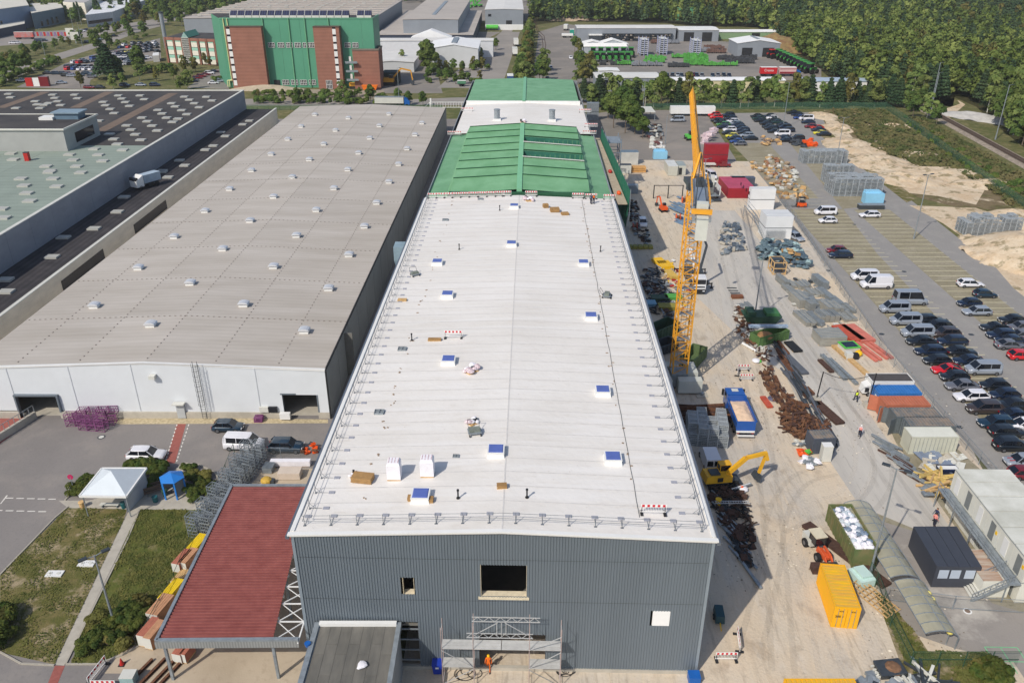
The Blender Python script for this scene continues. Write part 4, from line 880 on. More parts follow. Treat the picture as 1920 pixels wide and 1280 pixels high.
for k in range(13):z=k*OZ/12;b.bar(a+VT((0,-.1,z)),c+VT((0,-.1,z)),.14)
b.B('glazing_bar',OFFW,of,W=1)
m_=(a+c)/2+VT((0,0,OZ+2.6));bk=VT((1,14,0));a2,c2_=a+VT((0,0,OZ)),c+VT((0,0,OZ))
MB().add([a2,c2_,m_,a2+bk,c2_+bk,m_+bk],[(0,1,2)]).B('gable_glass',mat('pale_glass',C(140,170,165),.2),of,W=1)
MB().add([a2,c2_,m_,a2+bk,c2_+bk,m_+bk],[(1,4,5,2),(0,2,5,3)]).B('gable_roof',tgreen,of,W=1)
ch=thing('steel_chimney','round steel chimney behind the brick office','chimney',G(309,70,6)*1.0);ch.location.z=0
MB().tube((0,0,0),(0,0,19),1.1,14).B('flue',GALV,ch);MB().tube((0,0,18.6),(0,0,19.4),1.3,14).B('cap',DSTEEL,ch)
# ------------------------------------------------------------ generic sheds
def shed(name,label,cat,x0,x1,y0,y1,z,wall,roof,ridge=0.0,axis='y',rot=0.0,doors=(),strips=0,n=6,wins=()):
 t=thing(name,label,cat,(x0,y0,0),rot);W,D=x1-x0,y1-y0
 b=MB();b.box(0,W,0,D,0,z-.05)
 if ridge:
  if axis=='y':b.add([(0,0,z-.05),(W,0,z-.05),(W/2,0,z+ridge-.05),(0,D,z-.05),(W,D,z-.05),(W/2,D,z+ridge-.05)],[(0,1,2),(3,5,4)])
  else:b.add([(0,0,z-.05),(0,D,z-.05),(0,D/2,z+ridge-.05),(W,0,z-.05),(W,D,z-.05),(W,D/2,z+ridge-.05)],[(0,2,1),(3,4,5)])
 b.B('wall',wall,t);e=.3
 for k in range(n):
  if axis=='y':
   ya,yb=-e+(D+2*e)*k/n,-e+(D+2*e)*(k+1)/n-.03
   for s in (0,1):
    xa,xb=(-e,W/2) if s==0 else (W/2,W+e);za,zb=(z,z+ridge) if s==0 else (z+ridge,z)
    MB().add([(xa,ya,za),(xb,ya,zb),(xb,yb,zb),(xa,yb,za),(xa,ya,za-.25),(xb,ya,zb-.25),(xa,yb,za-.25),(xb,yb,zb-.25)],[(0,1,2,3),(0,4,5,1),(0,3,6,4),(1,5,7,2)]).B('roof_panel',roof,t)
  else:
   xa,xb=-e+(W+2*e)*k/n,-e+(W+2*e)*(k+1)/n-.03
   for s in (0,1):
    ya,yb=(-e,D/2) if s==0 else (D/2,D+e);za,zb=(z,z+ridge) if s==0 else (z+ridge,z)
    MB().add([(xa,ya,za),(xb,ya,za),(xb,yb,zb),(xa,yb,zb),(xa,ya,za-.25),(xb,ya,za-.25),(xb,yb,zb-.25),(xa,yb,zb-.25)],[(0,1,2,3),(0,4,5,1),(1,5,6,2),(0,3,7,4)]).B('roof_panel',roof,t)
 for (a,c,z0,z1) in doors:XB(a,c,-.12,-.02,z0,z1).B('door_opening',BLACK,t)
 for (a,c,z0,z1) in wins:XB(a,c,-.14,-.02,z0,z1).B('window',GLASS,t)
 if strips:XB(W/2-strips/2,W/2+strips/2,D*.15,D*.85,z+ridge+.02,z+ridge+.25).B('ridge_light',GALV,t)
 return t
wlm=mat('shed_wall_pale',C(200,202,204),.6,.05,.2);wgr=mat('shed_wall_grey',C(136,142,150),.6,.06,.2);rlt=mat('shed_roof_light',C(214,212,208),.6,.06,.12,rnd=.03);rgy=mat('shed_roof_grey',C(176,168,160),.7,.08,.1,rnd=.04);wbl=mat('shed_wall_blue',C(120,136,160),.6,.06,.2)
shed('white_shed','white shed with low gable and grey ridge light behind the bushes','warehouse',-40.5,-16.5,418,450,9.0,wlm,mat('bright_roof',C(232,232,232),.6,.04,.2,rnd=.02),1.9,strips=2.6)
shed('low_shed','low pale shed with sloping roof between the brick annex and the white shed','warehouse',-66,-46.5,404,440,4.6,wlm,rlt,.6)
shed('white_wall_building','long white wall building behind the white shed','warehouse',-84,-10,455,466,8.4,mat('white_wall',C(210,212,216),.6,.04),rlt,.3,axis='x')
shed('grey_clad_hall','grey clad hall with raised flat roof and dark canopy at the top centre','warehouse',-61.5,-30.5,492,640,15.5,wgr,rgy,.3,strips=2.2,n=10)
t=shed('canopy_roof','wide dark-edged canopy wrapped round the grey clad hall','canopy',-76,-22,486,640,8.0,mat('canopy_shade',C(56,64,82),.7),rgy,.1,n=8)  # dark wall colour stands in for the shade under the canopy
shed('sawtooth_factory','big pale roofed factory hall left of the grey clad hall','factory hall',-190,-80,505,640,15.0,wgr,rgy,.4,n=12)
b=MB();rr=random.Random(4)
tt=[o for o in COL.objects if o.name.startswith('sawtooth_factory')][0]
for j in range(9):
 for i in range(9):link('roof_light',tray,tt,loc=(8+i*11.5+rr.uniform(-2,2),8+j*14,15.55))
 XB(1,109,12+j*14,12.9+j*14,15.45,15.9).B('roof_step',rgy,tt)
t=thing('small_tent','small white tent roof in front of the dark canopy','tent',(-44,470,0))
XB(-11,11,0,9,0,8.1).B('wall',wlm,t);MB().add([(-11,0,8.1),(11,0,8.1),(0,0,12.0),(-11,9,8.1),(11,9,8.1),(0,9,12.0)],[(0,1,2),(0,2,5,3),(1,4,5,2)]).B('roof',mat('bright_roof',C(232,232,232)),t)
shed('grey_workshop','grey workshop with white base and black door beside the railway','warehouse',-18,7.5,588,700,13,wgr,rlt,.4,doors=[(14,18,0,6)],wins=[(2,4,8.5,10)])
XB(-18.1,7.6,587.8,587.95,0,3.5).B('white_base',WHITE,[o for o in COL.objects if o.name.startswith('grey_workshop')][0],W=1)
t=shed('long_grey_workshop','long grey workshop with open racks under its wall beyond the tractors','warehouse',39.5,99.5,527,545,7.4,wgr,rlt,.5,axis='x',n=10,doors=[(31,34.5,0,4.2),(46,50,0,2.5)])
b=MB()
for k in range(9):b.box(18+k*4.3,18.3+k*4.3,-1.6,-.2,0,4.2)
for z in (.2,1.5,2.8,4.1):b.box(15.5,58,-1.7,-.2,z,z+.15)
b.B('storage_rack',DSTEEL,t)
b=MB()
for k in range(34):x=16+rr.uniform(0,40);z=rr.choice((.35,1.65,2.95));b.box(x,x+rr.uniform(.6,1.6),-1.4,-.4,z,z+rr.uniform(.4,1))
b.B('rack_goods',mat('rack_goods',C(150,140,130),.8,.5,.8),t)
XB(7,15,-3.5,-.1,3.4,4.0).B('porch_roof',WHITE,t);XB(7.2,14.8,-3.2,-.1,0,3.39).B('porch',DSTEEL,t)
shed('twin_gate_shed','shed with curved white roof and two black gates right of the long workshop','warehouse',101,125,524,545,6.6,wgr,mat('worn_white_roof',C(222,222,220),.6,.08,.15),.6,axis='x',doors=[(3,9,0,5.2),(14,20,0,5.2)])
shed('green_low_shed','long low green shed with white roof and racks at the forest edge','warehouse',128,182,535,546,4.4,mat('shed_green',C(126,152,116),.7,.1),mat('bright_roof',C(232,232,232)),.8,axis='x',n=8,doors=[(20,25,0,3.6)])
shed('grey_gable_shed','grey gable shed with white roof and two dark gates near the forest','warehouse',119.5,142,456,476,7.0,wgr,mat('bright_roof',C(232,232,232)),1.6,doors=[(2.5,8,0,4.6),(13.5,19.5,0,4.6)],strips=1.6)
for i,(x0,x1,lb) in enumerate(((39,62,'white marquee with pointed roof in front of the green tractors, the front one'),(37,52,'rounded pale tent behind the white marquee'),(47,64,'second pointed tent behind the white marquee'))):
 y0=466+(0 if i==0 else 9)
 shed('marquee',lb,'tent',x0,x1,y0,y0+8,4.2,mat('tent_wall',C(160,166,172),.6),mat('tent_white',C(238,236,232),.5,.03),(1.2,1.8,2.6)[i],axis='x' if i==0 else 'y',n=5)
shed('white_cabin','white box cabin above the belt of trees','cabin',39,47.5,378,386,4.6,WHITE,WHITE,.2)
shed('glass_front_building','low building with glazed front half hidden behind the tree belt','building',35,62,352,366,5.6,wgr,rlt,.2,axis='x',n=4,wins=[(1,8,.8,4.6)])
shed('strip_roof_shed','long white-roofed shed behind the tree belt','warehouse',62,114,353,361,4.4,mat('shed_wall_cream',C(206,196,160),.7),mat('bright_roof',C(232,232,232)),.4,axis='x',n=6)
shed('blue_roof_shed','pale blue roofed shed behind the trees at the right end of the belt','warehouse',122,148,352,361,4.2,WHITE,mat('blue_grey_roof',C(160,176,192),.6,.05),.5,axis='x',n=4)
t=thing('sports_net','green netted court fence in a forest clearing','fence',(132,655,0));XB(-9,9,-.1,.1,0,9).B('net',mat('net_green',C(90,150,110),.8),t)
def quadshed(name,label,poly,z,wall,roof,parapet=True,wn=()):
 t=thing(name,label,'warehouse',poly[0]);MB().prism(poly,0,z-.1).B('wall',wall,t,W=1)
 MB().prism(poly,z-.09,z+.15).B('roof',roof,t,W=1)
 for (s0,s1,z0,z1) in wn:
  a,c=lerp(Vector(poly[0]),Vector(poly[1]),s0),lerp(Vector(poly[0]),Vector(poly[1]),s1);n_=VT((c.y-a.y,a.x-c.x,0)).normalized()*.15
  MB().add([a+n_+VT((0,0,z0)),c+n_+VT((0,0,z0)),c+n_+VT((0,0,z1)),a+n_+VT((0,0,z1))],[(0,1,2,3)]).B('window',GLASS,t,W=1)
 return t
def g0_(u,v):p=G(u,v);return (p.x,p.y,0)
rcream=mat('cream_flat_roof',C(206,202,190),.7,.06,.1)
quadshed('blue_grey_warehouse','blue-grey warehouse with loading canopy at the left edge',[g0_(-60,72),g0_(64,51),g0_(55,33),g0_(-60,36)],14,wbl,rcream,wn=[(.5,.53,4,7)])
quadshed('teal_grey_warehouse','darker teal-grey warehouse joined to the blue-grey one',[g0_(66,55),g0_(125,42),g0_(118,32),g0_(58,33)],10,mat('teal_grey_wall',C(96,116,132),.6,.05),rcream,wn=[(.2,.26,1,4),(.38,.44,1,4.4),(.53,.59,1,5),(.68,.74,1,5)])
t=quadshed('loading_canopy','white-roofed loading canopy before the blue-grey warehouse',[g0_(-60,84),g0_(50,60),g0_(50,52),g0_(-60,70)],5,mat('canopy_shade',C(56,64,82)),rcream)  # shade below the canopy roof painted as dark walls
quadshed('cream_warehouse','cream warehouse with grey roof at the top left',[g0_(125,36),g0_(165,38),g0_(212,14),g0_(150,10)],12,mat('cream_wall',C(222,216,200),.6),mat('grey_flat_roof',C(176,172,170),.7,.06,.1))
quadshed('strip_window_office','low white-roofed office with a strip of windows at the top left',[g0_(165,52),g0_(215,45),g0_(290,14),g0_(200,14)],8,mat('office_wall',C(190,192,196),.6),mat('office_roof',C(214,216,218),.7,.1,.2),wn=[(.05,.95,2,4)])
quadshed('white_cube','small white block at the end of the strip-window office',[g0_(205,38),g0_(216,37),g0_(218,33),g0_(208,33)],9,WHITE,WHITE)
quadshed('white_kiosk','small white kiosk left of the brick office',[g0_(288,117),g0_(300,116),g0_(300,110),g0_(289,111)],3,WHITE,WHITE)
def trailer(name,label,loc,rz_,L,Wd,Hh,m1,m2,cab=None):
 t=thing(name,label,'truck',loc,rz_)
 XB(0,L,-Wd/2,Wd/2,1.2,Hh).B('box_body',m1,t);XB(-.02,L+.02,-Wd/2-.02,Wd/2+.02,Hh,Hh+.1).B('roof',m2,t)
 b=MB()
 for x in (1.2,2.4,L-1.4):
  for s in (-1,1):b.tube((x,s*Wd/2,.5),(x,s*(Wd/2-.3),.5),.5,10)
 b.B('wheels',BLACK,t);XB(.2,L-.2,-.5,.5,.75,1.19).B('chassis',DSTEEL,t)
 if cab:
  MB().loft([[(L+.3,-1.2,.7),(L+.3,1.2,.7),(L+.3,1.2,3.3),(L+.3,-1.2,3.3)],[(L+2.3,-1.2,.7),(L+2.3,1.2,.7),(L+2.3,1.2,2.2),(L+2.3,-1.2,2.2)]]).B('cab',cab,t);XB(L+1.7,L+2.32,-1.1,1.1,2.2,2.9).B('windscreen',GLASS,t)
  b=MB()
  for s in (-1,1):b.tube((L+1.2,s*1.2,.5),(L+1.2,s*.9,.5),.5,10)
  b.B('front_wheels',BLACK,t)
 return t
redt=mat('red_tarpaulin',C(188,28,36),.5,.05)
t=trailer('red_trailer','red box trailer with white lettering in the far yard, left of two',G(1424,143),0,7.5,2.6,4.0,redt,WHITE)
t2=trailer('red_striped_lorry','white and dark red striped box lorry with blue cab in the far yard',G(1459,143),0,7.6,2.6,4.0,mat('striped_body',C(206,170,168),.5,.05),WHITE,BLUEP)
XB(.1,7.5,-1.34,-1.31,1.3,2.1).B('red_band',mat('dark_red',C(130,36,46),.5),t2);XB(.1,7.5,-1.34,-1.31,3.2,3.5).B('red_band',mat('dark_red',C(130,36,46)),t2)
def text(parent,s,loc,rot,size,m,name='lettering',ext=.01):
 c=bpy.data.curves.new(name,'FONT');c.body=s;c.size=size;c.extrude=ext;c.align_x='CENTER';c.align_y='CENTER';c.materials.append(m)
 o=bpy.data.objects.new(name,c);COL.objects.link(o);bpy.context.view_layer.update();me=bpy.data.meshes.new_from_object(o.evaluated_get(bpy.context.evaluated_depsgraph_get()));bpy.data.objects.remove(o)
 o=bpy.data.objects.new(name,me);COL.objects.link(o);o.location=loc;o.rotation_euler=rot
 if parent is not None:o.parent=parent
 return o
text(t,'Cramo',(3.7,-1.34,2.7),(math.pi/2,0,0),1.5,WHITE)
trailer('white_box_truck','white box van on the black wing roof lane left of the beige hall',P(0,1,1195,95,6.0),rad(240),4.6,2.1,3.0,mat('truck_box_grey',C(150,166,182),.5),mat('truck_roof',C(170,186,200),.5),WHITE).location.z=6.0
trailer('parked_lorry','white lorry in the road beside the tree row, nearer of two',G(966,106),rad(92),9,2.6,3.8,WHITE,OFFW)
trailer('parked_lorry','white lorry in the road beside the tree row, farther of two',G(968,88),rad(92),9,2.6,3.8,WHITE,OFFW)
trailer('blue_lorry','blue and white lorry at the end of the road behind the green roof',G(957,160),rad(92),7,2.6,3.8,mat('lorry_blue',C(50,80,130),.5),WHITE)
trailer('advert_trailer','grey trailer with red panel at the loading canopy',G(30,74),rad(8),11,2.6,4.2,mat('advert_side',C(190,180,180),.6,.3,.4,c2=C(200,80,70)),OFFW)
trailer('blue_tarp_lorry','lorry with silver top and blue cab behind the beige hall',G(704,199),0,11,2.6,3.4,OFFW,GALV,BLUEP)
trailer('delivery_van','green and white small van on the road junction behind the beige hall',G(858,162),0,3.6,2,2.4,mat('van_green',C(80,130,100),.5),WHITE,None)
trailer('white_truck','white truck parked by the sidings yard in the distance',G(1060,58),rad(80),6,2.6,3.6,OFFW,WHITE)
trailer('white_car_transporter','white vehicle beside the teal cabin in the distance',G(1053,71),rad(0),7,2.4,2.4,WHITE,WHITE)
t=thing('portable_toilet','teal portable toilet in the far yard','toilet',G(1072,66));XB(-1.3,1.3,-1.3,1.3,0,3.4).B('body',mat('teal_plastic',C(40,150,130),.5),t);XB(-1.4,1.4,-1.4,1.4,3.4,3.6).B('roof',WHITE,t)
def machine(loc,rz_,label,m,k=1.0,arm=True):
 t=thing('excavator',label,'excavator',loc,rz_)
 b=MB();b.box(-1.9*k,1.9*k,-1.25*k,-.7*k,0,.9*k);b.box(-1.9*k,1.9*k,.7*k,1.25*k,0,.9*k);b.B('track',BLACK,t)
 XB(-2*k,1.4*k,-1.2*k,1.2*k,1.0*k,2.1*k).B('upper_body',m,t);XB(.2*k,1.4*k,-1.2*k,-.1*k,2.1*k,3*k).B('cab',GLASS,t)
 b=MB();b.bar((1*k,.3*k,1.8*k),(3.6*k,.3*k,4.6*k),.45*k);b.bar((3.6*k,.3*k,4.6*k),(6.4*k,.3*k,4.0*k),.4*k);b.bar((6.4*k,.3*k,4.0*k),(6.8*k,.3*k,1.4*k),.32*k);b.B('boom',m,t)
 XB(6.3*k,7.2*k,-.3*k,.9*k,.3*k,1.3*k).B('bucket',DSTEEL,t);return t
yo=mat('ochre_paint',C(206,146,40),.6,.1)
machine(G(666,166),0,'yellow excavator at the foot of the brick stair tower',yo,1.1)
machine(G(730,160),0,'yellow excavator with raised arm right of the brick annex',yo,1.5)
machine(G(862,126),0,'yellow excavator in front of the white shed',yo,1.2)
machine(G(762,127),rad(180),'small yellow machine at the hedge behind the brick annex',yo,.8)
t=thing('orange_container','orange skip on the ground between two excavators','skip',G(694,169));MB().loft([[(-2.6,-1,.2),(2.6,-1,.2),(2.6,1,.2),(-2.6,1,.2)],[(-3.2,-1.2,1.8),(3.2,-1.2,1.8),(3.2,1.2,1.8),(-3.2,1.2,1.8)]]).B('hull',mat('skip_orange',C(236,120,30),.5),t);XB(-3.3,3.3,-1.3,1.3,1.8,1.95).B('rim',mat('skip_orange',C(236,120,30)),t)
t=thing('storage_tank','rust-red round tank in the alley left of the white shed','tank',G(795,103));MB().tube((0,0,0),(0,0,4),2.2,14).B('shell',mat('tank_red',C(190,80,64),.6),t);MB().sphere((0,0,4),2.2,.3,14,6).B('dome',mat('tank_red',C(190,80,64)),t)
t=thing('red_container','bright red box beside the white shed','container',G(802,117));XB(-1.6,1.6,-2,2,0,4.5).B('body',RED,t);XB(-1.7,1.7,-2.1,2.1,4.5,4.6).B('roof',WHITE,t)
def green_machine(loc,k,label,seed,cat='farm machine',name='green_machine'):
 rr=random.Random(seed);t=thing(name,label,cat,loc,rr.uniform(-.6,.6))
 b=MB();b.bar((-4*k,0,1*k),(4*k,0,1*k),1.2*k,.9*k);b.bar((-1*k,0,1*k),(-2.5*k,0,9*k),.7*k);b.bar((1*k,0,1*k),(-2.5*k,0,9*k),.6*k);b.bar((0,1*k,1*k),(5*k,0,5*k),.6*k);b.B('green_frame',LGREEN,t)
 b=MB()
 for x in (-3,0,3):
  for s in (-1,1):b.tube((x*k,s*1.1*k,.6*k),(x*k,s*.7*k,.6*k),.6*k,10)
 b.B('wheels',BLACK,t);return t
for i,(u,v,k,lb) in enumerate(((858,53,1.5,'bright green crane machine with folded jib in front of the dark canopy'),(872,16,1.5,'green mobile crane at the top, left of two'),(892,14,1.6,'green mobile crane at the top, right of two'))):green_machine(G(u,v),k,lb,i)
t=thing('green_tank_trailer','green tank trailer at the wall of the grey workshop','trailer',G(920,57));MB().tube((-3,0,2),(5,0,2),1.4,12).B('tank',LGREEN,t);XB(-3,5,-1,1,0,.8).B('chassis',BLACK,t)
def lamp_post(loc,h,label,rz_=0.0,heads=2,group=None,k=1.0):
 t=thing('lamp_post',label,'lamp post',(loc[0],loc[1],0),rz_,group)
 MB().tube((0,0,0),(0,0,h),.13*k,8,.07*k).B('pole',GALV,t)
 MB().tube((0,0,0),(0,0,1.0),.17*k,8).B('base',GALV,t)
 for s in ((-1,1) if heads==2 else (1,)):
  b=MB();b.bar((0,0,h-.1),(s*.7,0,h+.05),.07);b.B('bracket',GALV,t)
  MB().cbox((s*1.0,0,h+.08),(.75,.4,.14)).B('lamp_head',DSTEEL,t)
 return t
lamp_post(G(1630,1080),13.6,'tall grey lamp post with twin heads beside the green waste container',rad(-35))
lamp_post(G(215,1170),8.6,'lamp post with twin round heads on the lawn path at lower left',rad(40))
lamp_post(G(1713,448),14.2,'tall lamp post in the middle of the empty parking bays',rad(20))
lamp_post(G(1566,315),14.0,'lamp post beside the big block of wire cages')
lamp_post(G(1468,240),15,'lamp post among the dark cars in the far car park')
lamp_post(G(1414,600),12,'lamp post at the edge of the rusty scrap by the green skip',rad(30))
lamp_post(G(1314,390),12,'lamp post hidden behind the crane jib')
lamp_post(G(1247,270),9,'thin lamp post on the service road left of the crane jib',0,1)
lamp_post(G(1205,215),12,'lamp post at the upper left corner of the service road')
lamp_post(G(749,199),14,'lamp post behind the beige hall near the far gate',0,1)
for i,(u,v,h) in enumerate(((1742,214,18),(1745,210,14),(1866,262,17))):lamp_post(G(u,v),h,['tall pale mast at the railway, left of the pair','shorter pale mast at the railway, right of the pair','pale mast by the track near the right edge'][i],0,1,k=1.5)
for i,(u,v,h) in enumerate(((85,106,14),(155,88,13),(218,64,13),(137,52,11),(153,48,11))):lamp_post(G(u,v),h,'pale lamp mast along the left road, %s from the left'%ORD[i] if i<3 else 'lamp mast on the grass by the teal warehouse, %s one'%('near','far')[i-3],0,1,'lamp masts at the upper left road')
t=thing('white_gate','white sliding gate on the road behind the beige hall','gate',G(806,203));b=MB();L_=14
for z in (.3,2.2):b.bar((0,0,z),(L_,0,z),.2)
for k in range(15):b.bar((k,0,.3),(k,0,2.2),.12)
b.bar((-2,0,.3),(0,0,2.2),.15);b.B('gate_leaf',WHITE,t);XB(.1,.7,-.3,.3,0,3.6).B('gate_post',WHITE,t)
# ------------------------------------------------------------ cars
paint_base={'black':C(28,34,42),'navy':C(24,38,62),'white':C(222,222,228),'silver':C(150,158,170),'grey':C(108,110,118),'red':C(200,24,34),'dark red':C(120,28,40),'blue':C(34,70,140),'yellow':C(214,204,50),'brown':C(66,58,58),'green':C(70,130,60),'dark green':C(30,60,56),'orange red':C(200,60,40),'petrol blue':C(26,52,72)}
PAINT={k:mat('car_paint_'+k.replace(' ','_'),v,.28,.02,.3,coat=.6,metal=.15 if k not in ('white','red','yellow') else 0,spec=.5) for k,v in paint_base.items()}
cg=mat('car_glass',C(22,27,36),.08,.05,.3,spec=.7);tyre=mat('tyre',C(30,30,32),.85,.1,3);rimm=mat('wheel_rim',C(120,122,128),.35,.1,5,metal=.6)
hlm=mat('headlamp_glass',C(210,214,220),.15,.03,1);tlm=mat('tail_lamp',C(150,20,26),.25,.05,1);trimm=mat('bumper_trim',C(38,40,44),.7,.1,2);plate=mat('number_plate',C(220,220,216),.5,.02)
TYPES={  # L, W, belt height, roof height, profile of hood/boot: (x nose, x windscreen foot, x roof front, x roof rear, x rear glass foot), hood h, boot h
'hatchback':(4.1,1.76,.92,1.46,(.92,1.65,3.3,3.95),.80,.95),
'sedan':(4.7,1.82,.9,1.42,(1.2,2.0,3.3,4.15),.78,.92),
'estate car':(4.75,1.84,.93,1.48,(1.15,1.95,4.0,4.6),.80,.98),
'suv':(4.5,1.86,1.05,1.66,(1.05,1.7,3.8,4.35),.98,1.1),
'coupe':(4.5,1.84,.86,1.34,(1.3,2.15,2.9,4.2),.76,.9),
'minivan':(4.7,1.9,1.1,1.74,(.85,1.75,4.1,4.6),1.0,1.15),
'van':(5.0,1.95,1.15,1.96,(.7,1.45,4.75,4.93),1.1,1.2),
'high van':(5.9,2.05,1.35,2.6,(.75,1.5,5.7,5.85),1.2,1.35),
'panel van':(5.6,2.05,1.3,2.45,(.75,1.5,5.4,5.55),1.15,1.3),
}
def car_parts(kind):
 L,W,hb,hr,(xw,xf,xr,xg),hh,hbo=TYPES[kind];w=W/2;g0=.22
 xs=[0,.12,.45,xw,(xw+xf)/2,(xf+xr)/2,xr,xg,L-.12,L]
 top=[hh*.62,hh*.86,hh*.96,hh*1.03,hb,hb,hb,hbo,hbo*.93,hbo*.7]
 wid=[.72,.9,.97,1,1,1,1,.98,.92,.8]
 body=MB();rings=[]
 for x,t,q in zip(xs,top,wid):
  ww=w*q;rings.append([(x,-ww*.9,g0),(x,-ww,g0+.18),(x,-ww,t*.62+.12),(x,-ww*.94,t*.93),(x,-ww*.8,t),(x,ww*.8,t),(x,ww*.94,t*.93),(x,ww,t*.62+.12),(x,ww,g0+.18),(x,ww*.9,g0)])
 body.loft(rings)
 gl=MB()
 def ring(x,z,y0):return None
 wb,wr=w*.92,w*.74 if hr<1.6 else w*.82
 b0,b1=[(xw,hh*1.02),(xf,hr-.05),(xr,hr-.05),(xg,hbo)],None
 gl.add([(xw,-wb,hh*1.0),(xw,wb,hh*1.0),(xf,wr,hr-.04),(xf,-wr,hr-.04),(xr,wr,hr-.04),(xr,-wr,hr-.04),(xg,wb*.95,hbo-.01),(xg,-wb*.95,hbo-.01),(xw+.4,-wb,hb-.02),(xw+.4,wb,hb-.02)],
[(0,1,2,3),(3,2,4,5),(5,4,6,7),(1,9,6,4),(1,4,2),(0,3,5),(0,5,7),(9,1,6)])
 roof=MB();rings=[]
 for x,z,q in ((xf-.05,hr-.07,.97),(xf+.18,hr-.01,1.02),((xf+xr)/2,hr+.02,1.03),(xr-.15,hr-.01,1.02),(xr+.08,hr-.07,.97)):
  rings.append([(x,-wr*q,z-.06),(x,-wr*q*.9,z),(x,0,z+.03),(x,wr*q*.9,z),(x,wr*q,z-.06)])
 roof.loft(rings,closed=False,cap=False)
 for s in (-1,1):
  roof.bar((xw+.05,s*wb*.99,hh*1.02),(xf,s*wr,hr-.05),.07);roof.bar((xg-.02,s*wb*.95,hbo),(xr,s*wr,hr-.05),.10 if kind not in ('estate car','suv') else .14)
  xm=(xf+xr)/2;roof.bar((xm,s*wb*1.0,hb-.02),(xm,s*wr*1.01,hr-.05),.07)
  if kind=='panel van':roof.add([(xf+.75,s*wb*1.03,hb-.1),(L-.25,s*wb*1.03,hb-.1),(xr,s*wr*1.02,hr-.04),(xf+.75,s*wr*1.02,hr-.04)],[(0,1,2,3) if s<0 else (3,2,1,0)])
  if kind in ('high van','van','minivan') :roof.add([(xg-.5,s*wb*1.02,hb-.1),(xg-.05,s*wb*1.0,hb-.1),(xr,s*wr*1.01,hr-.04),(xr-.3,s*wr*1.01,hr-.04)],[(0,1,2,3) if s<0 else (3,2,1,0)])
 if kind=='panel van':roof.add([(L-.08,-wb*.95,hb-.1),(L-.08,wb*.95,hb-.1),(xr+.05,wr,hr-.05),(xr+.05,-wr,hr-.05)],[(0,1,2,3)])
 wh=MB();r=.33 if hr<2 else .36;wh.tube((0,-.11,0),(0,.11,0),r,14)
 rm=MB();rm.tube((0,-.125,0),(0,.125,0),r*.62,10)
 hl=[MB().cbox((.10,s*w*.68,hh*.72),(.16,w*.36,.13)) for s in (-1,1)]
 tl=[MB().cbox((L-.07,s*w*.7,hbo*.78),(.12,w*.26,.2)) for s in (-1,1)]
 tr=MB();tr.box(-.02,.2,-w*.66,w*.66,g0,.36);tr.box(L-.2,L+.02,-w*.72,w*.72,g0,.4)
 for s in (-1,1):tr.box(.5,L-.5,s*w*.98-.02,s*w*.98+.02,g0,.34);tr.cbox((xw+.45,s*(w+.08),hb+.05),(.14,.18,.14))
 pl=MB();pl.box(-.03,0,-.25,.25,.4,.5);pl.box(L,L+.03,-.25,.25,.55,.66)
 return dict(L=L,W=W,body=body.mesh('body',PAINT['black']),glass=gl.mesh('window_glass',cg),roof=roof.mesh('roof',PAINT['black']),tyre=wh.mesh('tyre',tyre),rim=rm.mesh('rim',rimm),hl=[m.mesh('headlight',hlm) for m in hl],tl=[m.mesh('tail_light',tlm) for m in tl],trim=tr.mesh('bumper_trim',trimm),pl=pl.mesh('number_plate',plate),r=r,full=(body,gl,roof,wh,r))
CARS={k:car_parts(k) for k in TYPES}
for d in CARS.values():
 for k in ('body',):d[k].polygons.foreach_set('use_smooth',[True]*len(d[k].polygons))
def setm(o,m):o.material_slots[0].link='OBJECT';o.material_slots[0].material=m
def car(kind,colour,loc,ang,label,group=None,level=2,cat=None):
 """ang: heading of the nose; loc: centre of the car on the ground"""
 d=CARS[kind];L=d['L'];rzz=ang+math.pi;ca,sa=math.cos(rzz),math.sin(rzz)
 o0=VT((loc[0]-ca*L/2,loc[1]-sa*L/2,loc[2] if len(loc)>2 else 0))
 nm={'van':'van','high van':'minibus','panel van':'panel_van','minivan':'minivan'}.get(kind,'parked_car')
 ct=cat or {'van':'van','high van':'van','panel van':'van','minivan':'car'}.get(kind,'car')
 t=thing(nm,label,ct,o0,rzz,group)
 for k in ('body','roof'):setm(link(k,d[k],t),PAINT[colour])
 link('window_glass',d['glass'],t)
 for x in (.82,L-.85):
  for s in (-1,1):
   wo=link('wheel',d['tyre'],t,loc=(x,s*(d['W']/2-.1),d['r']))
   if level>1:link('rim',d['rim'],wo)
 if level>1:
  for m in d['hl']:link('headlight',m,t)
  for m in d['tl']:link('tail_light',m,t)
  link('bumper_trim',d['trim'],t);link('number_plate',d['pl'],t)
 return t
def small_car_mesh(kind,colour):
 d=CARS[kind];body,gl,roof,wh,r=d['full'];m=MB();L=d['L']
 m.cur=0;m.add(body.v,body.f);m.add(roof.v,roof.f);m.cur=1;m.add(gl.v,gl.f);m.cur=2
 for x in (.82,L-.85):
  for s in (-1,1):m.tube((x,s*(d['W']/2-.22),r),(x,s*d['W']/2,r),r,8)
 m.v=[(p[0]-L/2,p[1],p[2]) for p in m.v]
 return m.mesh('distant_car',[PAINT[colour],cg,tyre])
SM={}
def small_car(kind,colour,loc,ang,label,group):
 k=(kind,colour)
 if k not in SM:SM[k]=small_car_mesh(kind,colour)
 o=link('distant_car',SM[k],None,loc=loc,rot=ang+math.pi);return tag(o,label,'car',group)
LFT,RGT=math.pi,0.0
